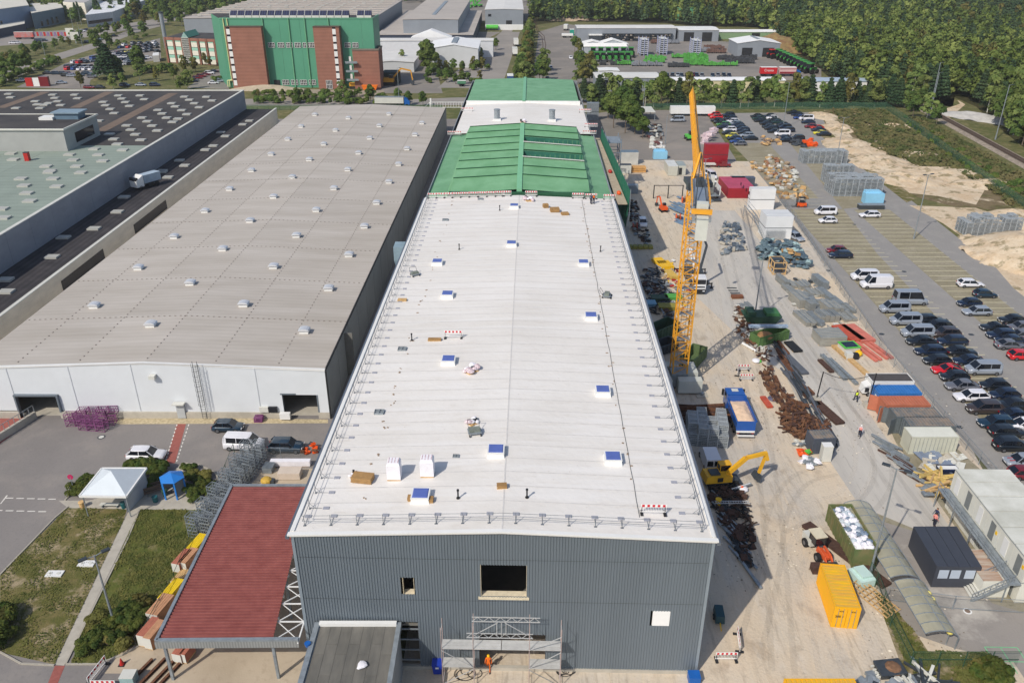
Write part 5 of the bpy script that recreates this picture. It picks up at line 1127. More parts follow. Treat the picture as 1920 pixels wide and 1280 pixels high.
near=[  # tile col,row,x,y,kind,colour,dir,label
(3,1,430,305,'van','white',1,'white minibus parked behind the small white hatchback near the orange forklift'),
(3,1,450,367,'hatchback','white',1,'small white hatchback right in front of the white minibus'),
(3,1,765,325,'estate car','white',1,'white estate car with open tailgate by the blue wrapped pallets'),
(3,1,515,587,'hatchback','dark red',1,'dark red hatchback beside a navy estate in the empty bays'),
(3,1,545,625,'estate car','navy',1,'navy estate car beside the dark red hatchback'),
(3,1,725,787,'van','white',1,'white minibus behind the lettered white panel van'),
(3,1,810,847,'panel van','white',1,'white panel van with a round blue ring mark on its side'),
(3,1,1065,968,'high van','silver',0,'silver high-roof minibus facing right behind the first silver van'),
(3,1,950,1028,'van','silver',1,'silver van, backmost of three in a row in front of the high-roof minibus'),
(3,1,1032,1118,'van','silver',1,'silver van, middle of three in a row'),
(3,1,1218,1108,'estate car','black',0,'black estate with red tail lamps, backmost in the column right of the silver vans'),
(3,1,1272,1152,'estate car','black',1,'black estate with silver roof rails right of the middle silver van'),
(3,1,1120,1208,'van','silver',1,'silver van, frontmost of three in a row'),
(3,1,1335,1213,'suv','brown',1,'dark brown estate with silver rails right of the frontmost silver van'),
(3,1,1520,840,'estate car','white',0,'white estate facing right, alone at the top of the right column'),
(3,1,1630,917,'hatchback','petrol blue',0,'petrol blue hatchback facing right beyond the navy one'),
(3,1,1512,983,'hatchback','navy',1,'navy hatchback facing left behind the silver estate'),
(3,1,1570,1048,'estate car','silver',1,'silver estate facing left in the right column'),
(3,1,1840,1108,'sedan','black',1,'black saloon at the right edge behind the grey one'),
(3,1,1700,1162,'coupe','black',1,'black fastback facing left, left of the pair near the right edge'),
(3,1,1755,1220,'estate car','navy',1,'navy estate below the black fastback near the right edge'),
(3,1,1900,1163,'hatchback','grey',1,'grey hatchback cut by the right edge of the picture'),
(3,1,1822,1262,'sedan','navy',1,'navy saloon below the navy estate near the right edge'),
(3,1,1925,1225,'sedan','grey',0,'dark grey car cut by the right edge beside the navy saloon'),
(3,1,1152,1268,'sedan','black',1,'black saloon in front of the frontmost silver van'),
(3,1,1382,1268,'estate car','navy',1,'navy estate in front of the dark brown estate'),
(3,2,1218,62,'estate car','navy',1,'navy estate with bright window trim in the left column below the black saloon'),
(3,2,1452,66,'sedan','black',0,'black saloon facing right with red tail lamps in the second column'),
(3,2,1270,132,'hatchback','black',1,'black hatchback directly behind the bright red coupe'),
(3,2,1507,134,'sedan','navy',1,'navy saloon behind the silver van of the second column'),
(3,2,1346,200,'coupe','red',1,'bright red coupe with black sunroof in the left column'),
(3,2,1402,254,'hatchback','black',1,'black hatchback directly in front of the bright red coupe'),
(3,2,1614,203,'van','silver',1,'silver van standing in the second column among dark cars'),
(3,2,1457,321,'sedan','grey',1,'mid grey saloon behind the white estate in the left column'),
(3,2,1700,316,'hatchback','black',1,'black hatchback in front of the silver van of the second column'),
(3,2,1528,402,'estate car','white',1,'white estate with black windows in the left column of the dense block'),
(3,2,1778,388,'hatchback','navy',1,'dark blue hatchback right of the white estate'),
(3,2,1625,493,'minivan','brown',1,'dark brown people carrier with roof rails in front of the white estate'),
(3,2,1842,462,'sedan','black',1,'black saloon right of the dark brown people carrier'),
(3,2,1715,598,'estate car','petrol blue',1,'petrol blue estate with roof rails in front of the brown people carrier'),
(3,2,1875,542,'sedan','navy',0,'navy saloon facing right at the right edge, with red tail lamps'),
(3,2,1800,667,'estate car','black',0,'black estate facing right with red tail lamps in front of the petrol blue estate'),
(3,2,1925,612,'hatchback','white',1,'white hatchback cut by the right edge'),
(3,2,1830,768,'suv','black',0,'black off-roader with silver rails facing right, nearest of the column'),
(3,2,1905,885,'hatchback','silver',1,'white small car with red bonnet stripes at the right edge'),
(3,2,1935,980,'hatchback','dark red',0,'dark red car cut by the right edge, below the striped one'),
(3,2,1820,17,'sedan','grey',0,'dark grey saloon at the upper right of the dense car block'),
(3,2,1905,97,'hatchback','red',0,'bright red hatchback cut by the right edge'),
]
for (c,r,x,y,kind,colr,dr,lb) in near:
 p=P(c,r,x,y,.75);p.z=0.012;car(kind,colr,p,LFT if dr else RGT,lb,'cars in the near car park')
stp=[o for o in COL.objects if o.get('label','').startswith('white small car with red')][0]
XB(.35,1.1,-.35,-.25,.80,.86).B('bonnet_stripe',RED,stp);XB(.35,1.1,.25,.35,.80,.86).B('bonnet_stripe',RED,stp)
pv=[o for o in COL.objects if o.get('label','').startswith('white panel van with a round')][0]
ringm=mat('ring_blue',C(50,110,180),.5)
b=MB()
for k in range(20):
 a,c=2*math.pi*k/20,2*math.pi*(k+1)/20;b.bar((2.7+.33*math.cos(a),1.035,1.25+.33*math.sin(a)),(2.7+.33*math.cos(c),1.035,1.25+.33*math.sin(c)),.09)
b.bar((2.85,1.035,1.0),(3.0,1.035,.85),.1);b.B('ring_mark',ringm,pv)
car('estate car','silver',VT((P(3,1,205,490,.7).x,P(3,1,205,490,.7).y,.012)),rad(-68),'grey-blue estate parked along the end of the white containers')
for (u,v,kind,colr,ang,lb) in (
(274,848,'estate car','white',RGT,'white estate car on the grey yard in front of the red walkway'),
(427,796,'hatchback','petrol blue',RGT,'dark blue hatchback parked by the wall ladder of the white facade'),
(457,829,'van','white',rad(-4),'white small delivery van with roof bars right of the red walkway'),
(536,834,'suv','petrol blue',RGT,'dark blue-grey off-roader beside the rusty trolleys'),
(1205,416,'suv','white',rad(-92),'white pickup standing in the shade of the hall beside the red reels'),
(1333,328,'van','white',rad(-80),'white van between the red container and the crane jib'),
(1270,224,'van','silver',LFT,'silver car on the brown bay left of the crane jib'),
):
 p=G(u,v,.8);p.z=.012;car(kind,colr,p,ang,lb)
far=[(150,112,'suv','red','red car, farther of two at the corner of the first block'),(185,150,'suv','red','red car, nearer of two at the corner of the first block'),(370,120,'suv','navy',0),(400,165,'estate car','navy',0),(428,208,'estate car','white',0),(470,240,'estate car','silver',0),(200,192,'sedan','black',0),(245,218,'sedan','black',0),(290,255,'estate car','green',0),(295,295,'estate car','navy',0),(385,338,'suv','white',0),(362,383,'hatchback','black',0),(418,425,'hatchback','yellow',0),(460,462,'sedan','navy',0),(500,508,'sedan','blue',0),(545,545,'hatchback','grey',0),(500,265,'estate car','navy',0),(545,298,'hatchback','navy',0),(582,335,'estate car','navy',0),(612,375,'sedan','black',0),(645,418,'estate car','silver',0),(700,465,'sedan','black',0),
(797,132,'sedan','black',0),(822,165,'sedan','dark green',0),(850,197,'sedan','black',0),(990,130,'sedan','navy',0),(1022,158,'hatchback','white',0),(1052,192,'sedan','black',0),(1092,220,'sedan','dark green',0),(935,238,'sedan','black',0),(975,285,'sedan','black',0),(1010,312,'estate car','black',0),(1180,262,'hatchback','black',0),(1215,298,'suv','navy',0),(1262,345,'suv','navy',0),(1060,358,'sedan','black',0),(1172,400,'van','white',0),(1200,455,'sedan','navy',0),(1232,492,'sedan','black',0),(1405,463,'suv','black',0),
(1335,78,'sedan','black',0),(1405,105,'sedan','navy',0),(1430,155,'hatchback','blue',0),(1535,172,'van','white',0),(1565,220,'sedan','navy',0),(1602,285,'hatchback','dark red',0),(1700,300,'coupe','orange red',0),(1718,335,'sedan','navy',0),(1745,380,'coupe','yellow',0),(1800,402,'sedan','black',0)]
for i,(x,y,kind,colr,lb) in enumerate(far):
 p=G8(1320,200,x,y,.75);p.z=.012
 blk_='first' if i<22 else ('second' if i<40 else 'third')
 k_=i if i<22 else (i-22 if i<40 else i-40)
 k_=k_%30
 car(kind,colr,p,LFT,lb or ('%s %s in the %s block of the far car park'%(colr,kind if kind != 'suv' else 'off-roader',blk_)),'cars in the far car park',1)
def row(pts,group,ang,where,colrs=None):
 rr=random.Random(len(pts)*7+3);cs=['black','navy','silver','white','grey','black','navy','petrol blue','dark red','white'];cnt={}
 for i,q in enumerate(pts):
  x,y=q[:2];c=q[2] if len(q)>2 else rr.choice(cs)
  p=q[3] if len(q)>3 else None
  k=rr.choice(['sedan','estate car','hatchback','suv']);w_=G(x,y,.7);w_.z=0
  small_car(k,c,w_,ang+rr.uniform(-.04,.04),'%s %s %s'%(c,k if k != 'suv' else 'off-roader',where),group)
T=lambda c,r,l:[(480*c+q[0]/4,320*r+q[1]/4)+tuple(q[2:]) for q in l]
row(T(0,0,[(357,545,'black'),(420,547,'petrol blue'),(470,547,'petrol blue'),(512,548,'dark red'),(495,562,'black'),(540,564,'silver'),(592,560,'black'),(650,547,'petrol blue'),(690,572,'grey')]),'cars on the brown gravel lot at left',rad(5),'nearest on the gravel lot at upper left')
row(T(0,0,[(507,495,'black'),(512,513,'red'),(562,512,'blue'),(605,514,'white'),(645,514,'white'),(692,514,'white'),(545,497),(590,495),(640,497),(680,495)]),'cars on the brown gravel lot at left',rad(75),'second on the gravel lot at upper left')
row(T(0,0,[(560,463,'white'),(598,465,'red'),(650,462,'black'),(690,455,'silver'),(700,432,'blue'),(735,424,'petrol blue'),(790,388,'navy'),(620,448)]),'cars on the brown gravel lot at left',rad(75),'third on the gravel lot at upper left')
row(T(0,0,[(935,335,'white'),(905,352,'blue'),(965,350,'red'),(1000,340),(1040,345),(1085,340),(1130,335),(1170,330),(1000,322),(1050,320),(1110,322),(1160,318)]),'cars in the lot before the brick office',rad(80),'farthest back in the lot before the brick office')
row(T(0,0,[(883,392,'dark red'),(920,385),(957,387,'yellow'),(1000,382),(1045,385),(1090,382),(1130,375),(1180,385),(1000,362),(1040,365),(1090,360),(1130,355),(1175,352)]),'cars in the lot before the brick office',rad(80),'with the yellow car before the brick office')
row(T(0,0,[(895,425,'white'),(940,427,'white'),(982,427,'black'),(1015,450),(1070,440),(985,462,'petrol blue'),(1110,430),(960,455)]),'cars in the lot before the brick office',rad(20),'nearest on the lot before the brick office')
row(T(0,0,[(1605,532,'navy'),(1570,545),(1540,555),(1510,568,'dark red'),(1480,580),(1455,595),(1445,605),(1600,618,'white'),(1640,605,'silver')]),'cars at the green tower',rad(10),'by the foot of the green tower')
row(T(0,0,[(x_,y_) for y_ in (403,442,478) for x_ in range(745 if y_>430 else 800,1000,34)]),'cars around the solitary pine',rad(30),'beside the solitary pine in the upper left car park')
row(T(0,0,[(162,600,'white')]),'single cars at left',rad(5),'alone on the sandy track at upper left')
row(T(0,0,[(457,617,'silver')]),'single cars at left',rad(10),'leaving the gravel lot at upper left')
row(T(0,0,[(935,638,'navy'),(1055,633,'silver'),(1160,635,'navy'),(670,652,'dark red'),(750,652,'black')]),'cars just behind the dark roof',rad(0),'just behind the edge of the dark roof')
row(T(0,0,[(660,316),(700,308),(735,298),(760,290),(860,268)]),'cars along the upper left road',rad(25),'parked on the verge of the upper left road')
row(T(0,0,[(590,238,'white'),(615,232,'white'),(650,222,'navy'),(570,243,'petrol blue')]),'cars along the upper left road',rad(20),'on the strip beyond the hedge at upper left')
row(T(0,0,[(1005,98,'white'),(1030,93,'silver'),(1060,85,'navy'),(1090,78,'white'),(1115,70),(1155,50),(1180,45,'white'),(1210,35)]),'cars at the strip-window office',rad(70),'beside the strip-window office')
row(T(0,0,[(285,305),(305,300),(330,300),(100,320,'white'),(130,318,'white')]),'cars at the loading canopy',rad(10),'before the loading canopy')
row(T(2,0,[(930,560,'dark red'),(968,560,'black'),(1008,560,'black'),(1045,562,'black'),(1085,562,'black'),(1125,563,'white'),(1163,563,'navy'),(1203,563,'black'),(1243,558,'silver'),(1272,562,'petrol blue'),(1313,563,'black'),(1355,560,'dark red'),(1385,560,'navy'),(1425,562,'grey'),(1505,562,'petrol blue'),(1545,560,'grey'),(1588,560,'black'),(1628,562,'navy')]),'cars lined up in the works yard',rad(-100),'lined up behind the tree belt')
row(T(2,0,[(20,570,'navy'),(22,590,'blue'),(25,612,'silver'),(265,585,'silver'),(268,602,'petrol blue'),(270,622,'navy'),(290,505,'silver'),(440,430,'white')]),'cars behind the far green roof',rad(90),'behind the far green roof by the sidings')
# ------------------------------------------------------------ tractors
def tractor_mesh():
 m=MB();m.cur=0;m.loft([[(-1.9,-.4,.9),(-1.9,.4,.9),(-1.9,.4,1.6),(-1.9,-.4,1.6)],[(0,-.45,.8),(0,.45,.8),(0,.45,1.9),(0,-.45,1.9)]]);m.box(.1,1.6,-.8,.8,2.7,2.95);m.box(.6,2.0,-1.15,-.75,1.3,1.75);m.box(.6,2.0,.75,1.15,1.3,1.75)
 m.cur=1;m.box(.15,1.5,-.72,.72,1.5,2.7)
 m.cur=2
 for s in (-1,1):m.tube((1.2,s*.75,.85),(1.2,s*1.25,.85),.85,12);m.tube((-1.4,s*.6,.6),(-1.4,s*1.0,.6),.6,12)
 return m.mesh('tractor',[mat('tractor_green',C(62,136,60),.5,.1),cg,tyre])
tm=tractor_mesh()
def tractors(pts,group,where,ang,k=1.35):
 for i,(u,v) in enumerate(pts):
  p=G(u,v,1);p.z=0;o=link('tractor',tm,None,loc=p,rot=ang,sc=k);tag(o,'green tractor, %s %s'%(ORD[i],where),'tractor',group)
tractors([(1112+i*14.2,104) for i in range(6)],'green tractors before the marquee','from the left in the row before the white marquee, back row',rad(90),1.7)
tractors([(1108+i*11.5,112) for i in range(7)],'green tractors before the marquee','from the left in the row before the white marquee, front row',rad(90),1.6)
tractors([(1462+i*6.6,106.5+i*3.1) for i in range(10)],'tractors at the forest edge','from the far end of the slanting row at the forest edge',rad(215),1.7)
o=link('tractor',tm,None,loc=G(1450,110),rot=rad(200),sc=1.6);tag(o,'red tractor at the corner of the gable shed','tractor');setm(o,RED)
impm=[mat('implement_green',C(84,156,68),.5,.35,.9),mat('implement_dark',C(64,66,70),.6,.3,.8),mat('implement_grey',C(128,132,140),.6,.2,.8),mat('implement_brown',C(110,84,76),.8,.3,1)]
def implement(u,v,m,label,sx=3.0,sy=2.0,h=1.8,seed=0,group=None):
 rr=random.Random(seed);p=G(u,v);t=thing('farm_implement',label,'farm machine',p,rr.uniform(-.2,.2),group)
 b=MB()
 for k in range(4):x=-sx/2+sx*(k+.5)/4;b.box(x-sx/9,x+sx/9,-sy/2,sy/2*rr.uniform(.4,1),.5,h*rr.uniform(.6,1))
 b.bar((-sx/2,0,.4),(sx/2,0,.4),.3);b.B('frame',m,t)
 b=MB()
 for s in (-.7,.7):b.tube((s*sx/2-.15,-sy/2,.4),(s*sx/2+.15,-sy/2,.4),.4,8)
 b.B('wheels',BLACK,t);return t
n_=0
for (u0,u1,v,n,mi,nm_) in ((1155,1182,122,3,0,'bright green mower'),(1215,1243,112,4,0,'bright green implement'),(1212,1240,118,4,0,'bright green implement'),(1265,1300,109,4,0,'bright green boom machine'),(1258,1285,126,4,1,'dark green implement'),(1288,1320,114,4,0,'tall bright green frame'),(1288,1320,123,4,0,'tall bright green frame'),(1326,1350,124,3,0,'green implement'),(1362,1376,124,2,0,'bright green box machine'),(1325,1352,93,4,3,'brown plough'),(1330,1355,100,4,3,'brown plough'),(1350,1412,112,8,1,'black wheeled implement'),(1365,1408,119,7,1,'black tyre stack'),(1300,1325,98,4,2,'grey ladder frame'),(1190,1235,124,4,2,'grey frame'),(1130,1150,122,2,1,'dark flatbed frame'),(1245,1268,82,4,2,'grey pallet'),(1225,1232,82,2,3,'brown pallet')):
 for k in range(n):
  n_+=1;u=u0+(u1-u0)*k/max(1,n-1)
  implement(u,v,impm[mi],nm_+' in the works yard beyond the tree belt',3.4,2.4,4.2 if 'tall' in nm_ else 2.6,n_,'implements in the works yard')
for (u,v,lb) in ((1207,105,'tall blue and white rack tower in the works yard, left one'),(1243,103,'tall blue and white rack tower in the works yard, right one'),(1305,107,'slanting grey-blue rack left of the black tyres')):
 t=thing('storage_rack',lb,'rack',G(u,v));b=MB()
 for x in (-2,0,2):
  for y in (0,9):b.bar((x,y,0),(x,y,9),.3)
 for z in range(1,9,1):b.bar((-2,0,z),(2,0,z),.15);b.bar((-2,9,z),(2,9,z),.15);b.bar((-2,0,z),(-2,9,z),.2);b.bar((2,0,z),(2,9,z),.2)
 b.B('rack_frame',mat('rack_lilac',C(160,166,196),.6,.1),t)
 b=MB();
 for z in range(1,9):b.box(-1.8,1.8,.2,8.8,z+.1,z+.25)
 b.B('shelf',OFFW,t)
# ------------------------------------------------------------ tower crane
cr_y=mat('crane_yellow',C(226,160,44),.5,.08,.6)
bx,by=24.4,105.0
crane=thing('tower_crane','orange lattice tower crane with its jib pointing away along the hall','crane',(bx,by,0))
TH=30.2;hw=1.05
def lattice(b,p,q,hwx,hwz,n,sidevec=None,r=.14,br=.08):
 p,q=Vector(p),Vector(q);d=(q-p).normalized();up=VT((0,0,1)) if abs(d.z)<.9 else VT((0,1,0))
 a=d.cross(up).normalized();c=a.cross(d)
 cs=[a*hwx+c*hwz,-a*hwx+c*hwz,-a*hwx-c*hwz,a*hwx-c*hwz]
 for k in cs:b.bar(p+k,q+k,r)
 for i in range(n):
  s,e=lerp(p,q,i/n),lerp(p,q,(i+1)/n)
  for j in range(4):b.bar(s+cs[j],s+cs[(j+1)%4],br);b.bar(s+cs[j if i%2 else (j+1)%4],e+cs[(j+1)%4 if i%2 else j],br)
for k in range(7):
 z0,z1=2.4+k*3.9,2.4+(k+1)*3.9;b=MB();lattice(b,(0,0,z0),(0,0,z1),hw,hw,3,r=.17,br=.085);b.B('mast_section',cr_y,crane)
b=MB();b.tube((.35,0,2.4),(.35,0,29),.04,4);b.tube((-.35,0,2.4),(-.35,0,29),.04,4)
for z in np.arange(2.6,29,.5):b.bar((-.35,0,z),(.35,0,z),.03)
b.B('mast_ladder',GALV,crane)
for k in range(7):XB(-.9,.9,-.9,.1,4+k*3.9,4.08+k*3.9).B('rest_platform',GALV,crane)
b=MB();b.tube((0,0,29.6),(0,0,30.3),1.5,16);b.box(-1.6,1.6,-1.6,1.6,30.3,30.9);b.B('slewing_ring',DSTEEL,crane)
ja=rad(10.4)   # jib direction, clockwise from +Y
jd=VT((math.sin(ja),math.cos(ja),0));js=VT((jd.y,-jd.x,0));top=VT((0,0,31.2))
b=MB();tp=VT((0,0,34.4))
for s in (-.7,.7):
 for f in (-1,1):b.bar(top+js*s+jd*f,tp+jd*.2,.22)
b.bar(top+js*.7+jd,top-js*.7-jd,.15);b.B('apex_frame',cr_y,crane)
JL=60
def jp(s,side,z):return top+jd*s+js*side+VT((0,0,z))
for k in range(10):
 s0,s1=1.5+k*JL/10,1.5+(k+1)*JL/10;b=MB();m=6
 for sd,z in ((-.55,0),(.55,0),(0,1.4)):b.bar(jp(s0,sd,z),jp(s1,sd,z),.12)
 for i in range(m):
  a0,a1=s0+(s1-s0)*i/m,s0+(s1-s0)*(i+1)/m
  b.bar(jp(a0,-.55,0),jp(a0,.55,0),.05);b.bar(jp(a0,-.55,0),jp(a1,.55,0),.04)
  for sd in (-.55,.55):b.bar(jp(a0,sd,0),jp((a0+a1)/2,0,1.4),.05);b.bar(jp(a1,sd,0),jp((a0+a1)/2,0,1.4),.05)
 b.B('jib_section',cr_y,crane)
b=MB();b.tube(tp,jp(38,0,1.6),.05,4);b.tube(tp,jp(16,0,1.6),.05,4)
for sd in (-.7,.7):b.tube(tp,jp(-15,sd,.2),.06,4)
b.B('tie_rod',DSTEEL,crane)
b=MB()
for sd in (-.9,.9):b.bar(jp(-1.5,sd,0),jp(-18,sd,0),.28,.4)
for k in range(13):b.bar(jp(-1.5-k*1.35,-.9,0),jp(-1.5-k*1.35,.9,0),.12)
b.B('counter_jib',GALV,crane)
b=MB();c0=jp(-7.5,0,.25);b.cbox(c0+VT((0,0,.05)),(1.5,11,.15),-ja);b.B('walkway_grating',mat('grating_blue',C(124,138,156),.5,.1),crane)
b=MB()
for sd in (-1,1):
 for z in (.6,1.1):b.bar(jp(-2,sd,z),jp(-13.8,sd,z),.07)
 for k in range(9):b.bar(jp(-2-k*1.45,sd,0),jp(-2-k*1.45,sd,1.1),.05)
b.B('handrail',cr_y,crane)
b=MB();b.cbox(jp(-5.2,0,.8),(1.0,1.6,.9),-ja);b.B('winch',DSTEEL,crane)
cb=mat('counterweight_concrete',C(196,198,190),.8,.06,1)
MB().cbox(jp(-14.6,.1,-.2),(1.3,1.2,2.4),-ja).B('counterweight',cb,crane)
MB().cbox(jp(-17.2,.1,-1.2),(1.3,1.1,2.6),-ja).B('counterweight',cb,crane)
MB().cbox(jp(-16.3,.0,.45),(2.3,.5,.5),-ja).B('counterweight_beam',cr_y,crane)
MB().cbox(jp(1.4,1.5,-1.2),(1.3,1.5,2.2),-ja).B('cab',OFFW,crane);MB().cbox(jp(2.2,1.5,-1.0),(1.1,.1,1.2),-ja).B('cab_window',GLASS,crane)
b=MB();b.cbox(jp(2,0,-.5),(1.6,2.2,.2),-ja);b.B('service_platform',GALV,crane)
b=MB();b.cbox(jp(22,0,-.35),(1.3,1.3,.3),-ja);b.tube(jp(22,0,-.4),jp(22,0,-9),.03,4);b.B('trolley',DSTEEL,crane);b=MB();b.cbox(jp(22,0,-9.4),(.5,.4,.9),-ja);b.B('hook_block',cr_y,crane)
for i,(x,y,sx_,sy_) in enumerate(((-2.1,-1.3,1.5,3.4),(2.1,1.3,1.5,3.4),(1.3,-2.3,3.4,1.4),(-1.3,2.3,3.4,1.4))):XB(x-sx_/2,x+sx_/2,y-sy_/2,y+sy_/2,.35,2.3).B('base_ballast',cb,crane)
b=MB();b.bar((-3.2,-3.2,.25),(3.2,3.2,.25),.6,.4);b.bar((-3.2,3.2,.25),(3.2,-3.2,.25),.6,.4)
b.box(-1.2,1.2,-1.2,1.2,.4,2.5);b.B('base_cross',GALV,crane)
for sx_ in (-3,3):
 for sy_ in (-3,3):XB(sx_-.8,sx_+.8,sy_-.8,sy_+.8,0,.15).B('ground_plate',CONC,crane)
# ------------------------------------------------------------ trucks
def wheelset(t,xs,w,r=.5,wd=.35):
 mt=MB().tube((0,-wd/2,0),(0,wd/2,0),r,14).mesh('tyre',tyre);mr=MB().tube((0,-wd/2-.02,0),(0,wd/2+.02,0),r*.5,10).mesh('rim',rimm)
 for x in xs:
  for s in (-1,1):o=link('wheel',mt,t,loc=(x,s*(w/2-wd/2),r));link('rim',mr,o)
bluet=mat('truck_blue',C(26,84,164),.35,.06,1,coat=.4)
p0,p1=G(1371,742,1),G(1397,800,1);an_=math.atan2(p0.y-p1.y,p0.x-p1.x)
p0,p1=G(1377,728,3.0),G(1398,806,1.2);an_=math.atan2(p0.y-p1.y,p0.x-p1.x)
t=thing('dump_truck','blue four-axle dump truck loaded with pale rubble on the haul road','truck',(p1.x,p1.y,0),an_)
XB(0,8.4,-.5,.5,.7,1.0).B('chassis',DSTEEL,t)
b=MB()
for s in (-1,1):b.add([(.1,s*1.15,1.1),(5.9,s*1.15,1.1),(5.9,s*1.27,2.6),(.1,s*1.27,2.5),(.1,s*1.07,1.1),(5.9,s*1.07,1.1),(5.9,s*1.19,2.6),(.1,s*1.19,2.5)],[(0,1,2,3),(4,5,6,7)])
b.box(5.85,5.95,-1.27,1.27,1.1,3.0);b.box(.02,.12,-1.25,1.25,1.1,2.5);b.box(.1,5.9,-1.1,1.1,1.05,1.15)
for s in (-1,1):b.box(.0,5.95,s*1.3-.08,s*1.3+.08,2.42,2.58)
b.B('tipper_body',bluet,t)
o=MB();vs=[];fs=[];from mathutils import noise as _nz
for j in range(13):
 for i in range(19):
  x=.2+5.6*i/18;y=-1.15+2.3*j/12;e=min(i,18-i,j*1.5,(12-j)*1.5)/6;vs.append((x,y,2.15+.35*min(1,e)+.12*_nz.noise(VT((x*1.7,y*1.7,3)))))
for j in range(12):
 for i in range(18):fs.append((j*19+i,j*19+i+1,(j+1)*19+i+1,(j+1)*19+i))
o.add(vs,fs);o.B('rubble_load',mat('pale_rubble',C(226,196,168),.95,.12,1.5,bump=.8,bscale=4),t,smooth=True)
b=MB();b.loft([[(6.3,-1.22,.6),(6.3,1.22,.6),(6.3,1.22,2.9),(6.3,-1.22,2.9)],[(8.3,-1.22,.6),(8.3,1.22,.6),(8.3,1.22,2.85),(8.3,-1.22,2.85)],[(8.5,-1.2,.6),(8.5,1.2,.6),(8.5,1.2,2.0),(8.5,-1.2,2.0)]]);b.B('cab',bluet,t)
XB(8.32,8.47,-1.05,1.05,1.95,2.75).B('windscreen',cg,t);b=MB();b.box(6.9,7.8,-1.25,-1.21,1.8,2.6);b.box(6.9,7.8,1.21,1.25,1.8,2.6);b.B('side_window',cg,t)
XB(7.2,7.9,-.45,.45,2.9,2.96).B('roof_hatch',OFFW,t)
b=MB()
for s in (-1,1):b.box(8.0,8.3,s*1.45-.12,s*1.45+.12,1.8,2.7)
b.B('mirror',BLACK,t);b=MB();b.box(-.45,-.25,-1.1,1.1,.45,.6);b.box(-.1,.1,-1.2,1.2,.85,1.08);b.B('rear_bumper',WHITE,t)
b=MB()
for s in (-1,1):b.box(-.12,0,s*.95-.15,s*.95+.15,.7,.85)
b.B('tail_light',tlm,t)
wheelset(t,(1.3,2.6,5.7,7.4),2.5)
p=G(1311,556);t=thing('boom_truck','white lorry with folded white concrete boom parked behind the crane mast','truck',(p.x,p.y+.8,0),rad(-92))
whc=mat('truck_white',C(214,216,220),.4,.05,1)
MB().loft([[(-2.0,-1.25,.7),(-2.0,1.25,.7),(-2.0,1.25,3.3),(-2.0,-1.25,3.3)],[(-.1,-1.25,.7),(-.1,1.25,.7),(-.1,1.25,3.2),(-.1,-1.25,3.2)],[(.1,-1.2,.7),(.1,1.2,.7),(.1,1.2,2.1),(.1,-1.2,2.1)]]).B('cab',whc,t)
XB(-.08,.12,-1.1,1.1,2.15,3.0).B('windscreen',cg,t);XB(-.02,.2,-1.2,1.2,.5,1.15).B('bumper',BLACK,t)
XB(.12,.16,-1.0,1.0,1.5,1.75).B('grille',DSTEEL,t)
XB(-11.5,-2.1,-1.2,1.2,.8,1.6).B('platform',DSTEEL,t);XB(-4.4,-2.6,-1.1,1.1,1.6,3.4).B('turret',DSTEEL,t)
b=MB();b.bar((-3.2,.1,3.2),(-12.5,.1,4.4),.45,.55);b.bar((-3.4,-.45,3.7),(-12.2,-.45,4.9),.4,.45);b.B('boom_arm',WHITE,t)
b=MB();b.bar((-3.5,.5,3.2),(-4.5,1.5,8.0),.35,.4);b.bar((-4.5,1.5,8.0),(-8.5,1.2,9.0),.3,.35);b.B('raised_arm',DSTEEL,t)
b=MB()
for x in (-3.3,-10.5):
 for s in (-1,1):b.bar((x,s*1.1,1.0),(x,s*3.0,.9),.2);b.bar((x,s*3.0,1.1),(x,s*3.0,.1),.2);b.box(x-.3,x+.3,s*3.0-.3,s*3.0+.3,0,.1)
b.B('outrigger',BLACK,t);b=MB()
for s in (-1,1):b.box(-.5,-.2,s*1.5-.12,s*1.5+.12,1.8,2.8)
b.B('mirror',BLACK,t);b=MB()
for s in (-1,1):b.box(.18,.24,s*.85-.2,s*.85+.2,.75,.95)
b.B('headlight',hlm,t);wheelset(t,(-.9,-7.8,-9.2),2.5)
p=G(1340,375);t=thing('white_flatbed','white box lorry with open top and grey tail lift right of the crane jib','truck',(p.x,p.y,0),rad(92))
XB(0,7.5,-1.25,1.25,.9,1.1).B('bed',GALV,t)
b=MB();b.box(.2,7.4,-1.3,-1.2,1.1,3.3);b.box(.2,7.4,1.2,1.3,1.1,3.3);b.box(7.3,7.4,-1.2,1.2,1.1,3.3);b.B('side_board',WHITE,t)
b=MB();b.box(4.2,7.5,-1.32,1.32,3.3,3.36);b.B('top_cover',WHITE,t)
b=MB();rr=random.Random(5)
for k in range(9):b.cbox((rr.uniform(.8,4),rr.uniform(-.9,.9),1.6),(rr.uniform(.4,.9),.4,rr.uniform(.6,1.2)),rr.uniform(0,1))
b.B('cargo',mat('dark_cargo',C(70,66,74),.8,.4,3),t);XB(-1.8,0,-1.25,1.25,.2,.4).B('tail_lift',DSTEEL,t);wheelset(t,(1.5,6.3),2.5)
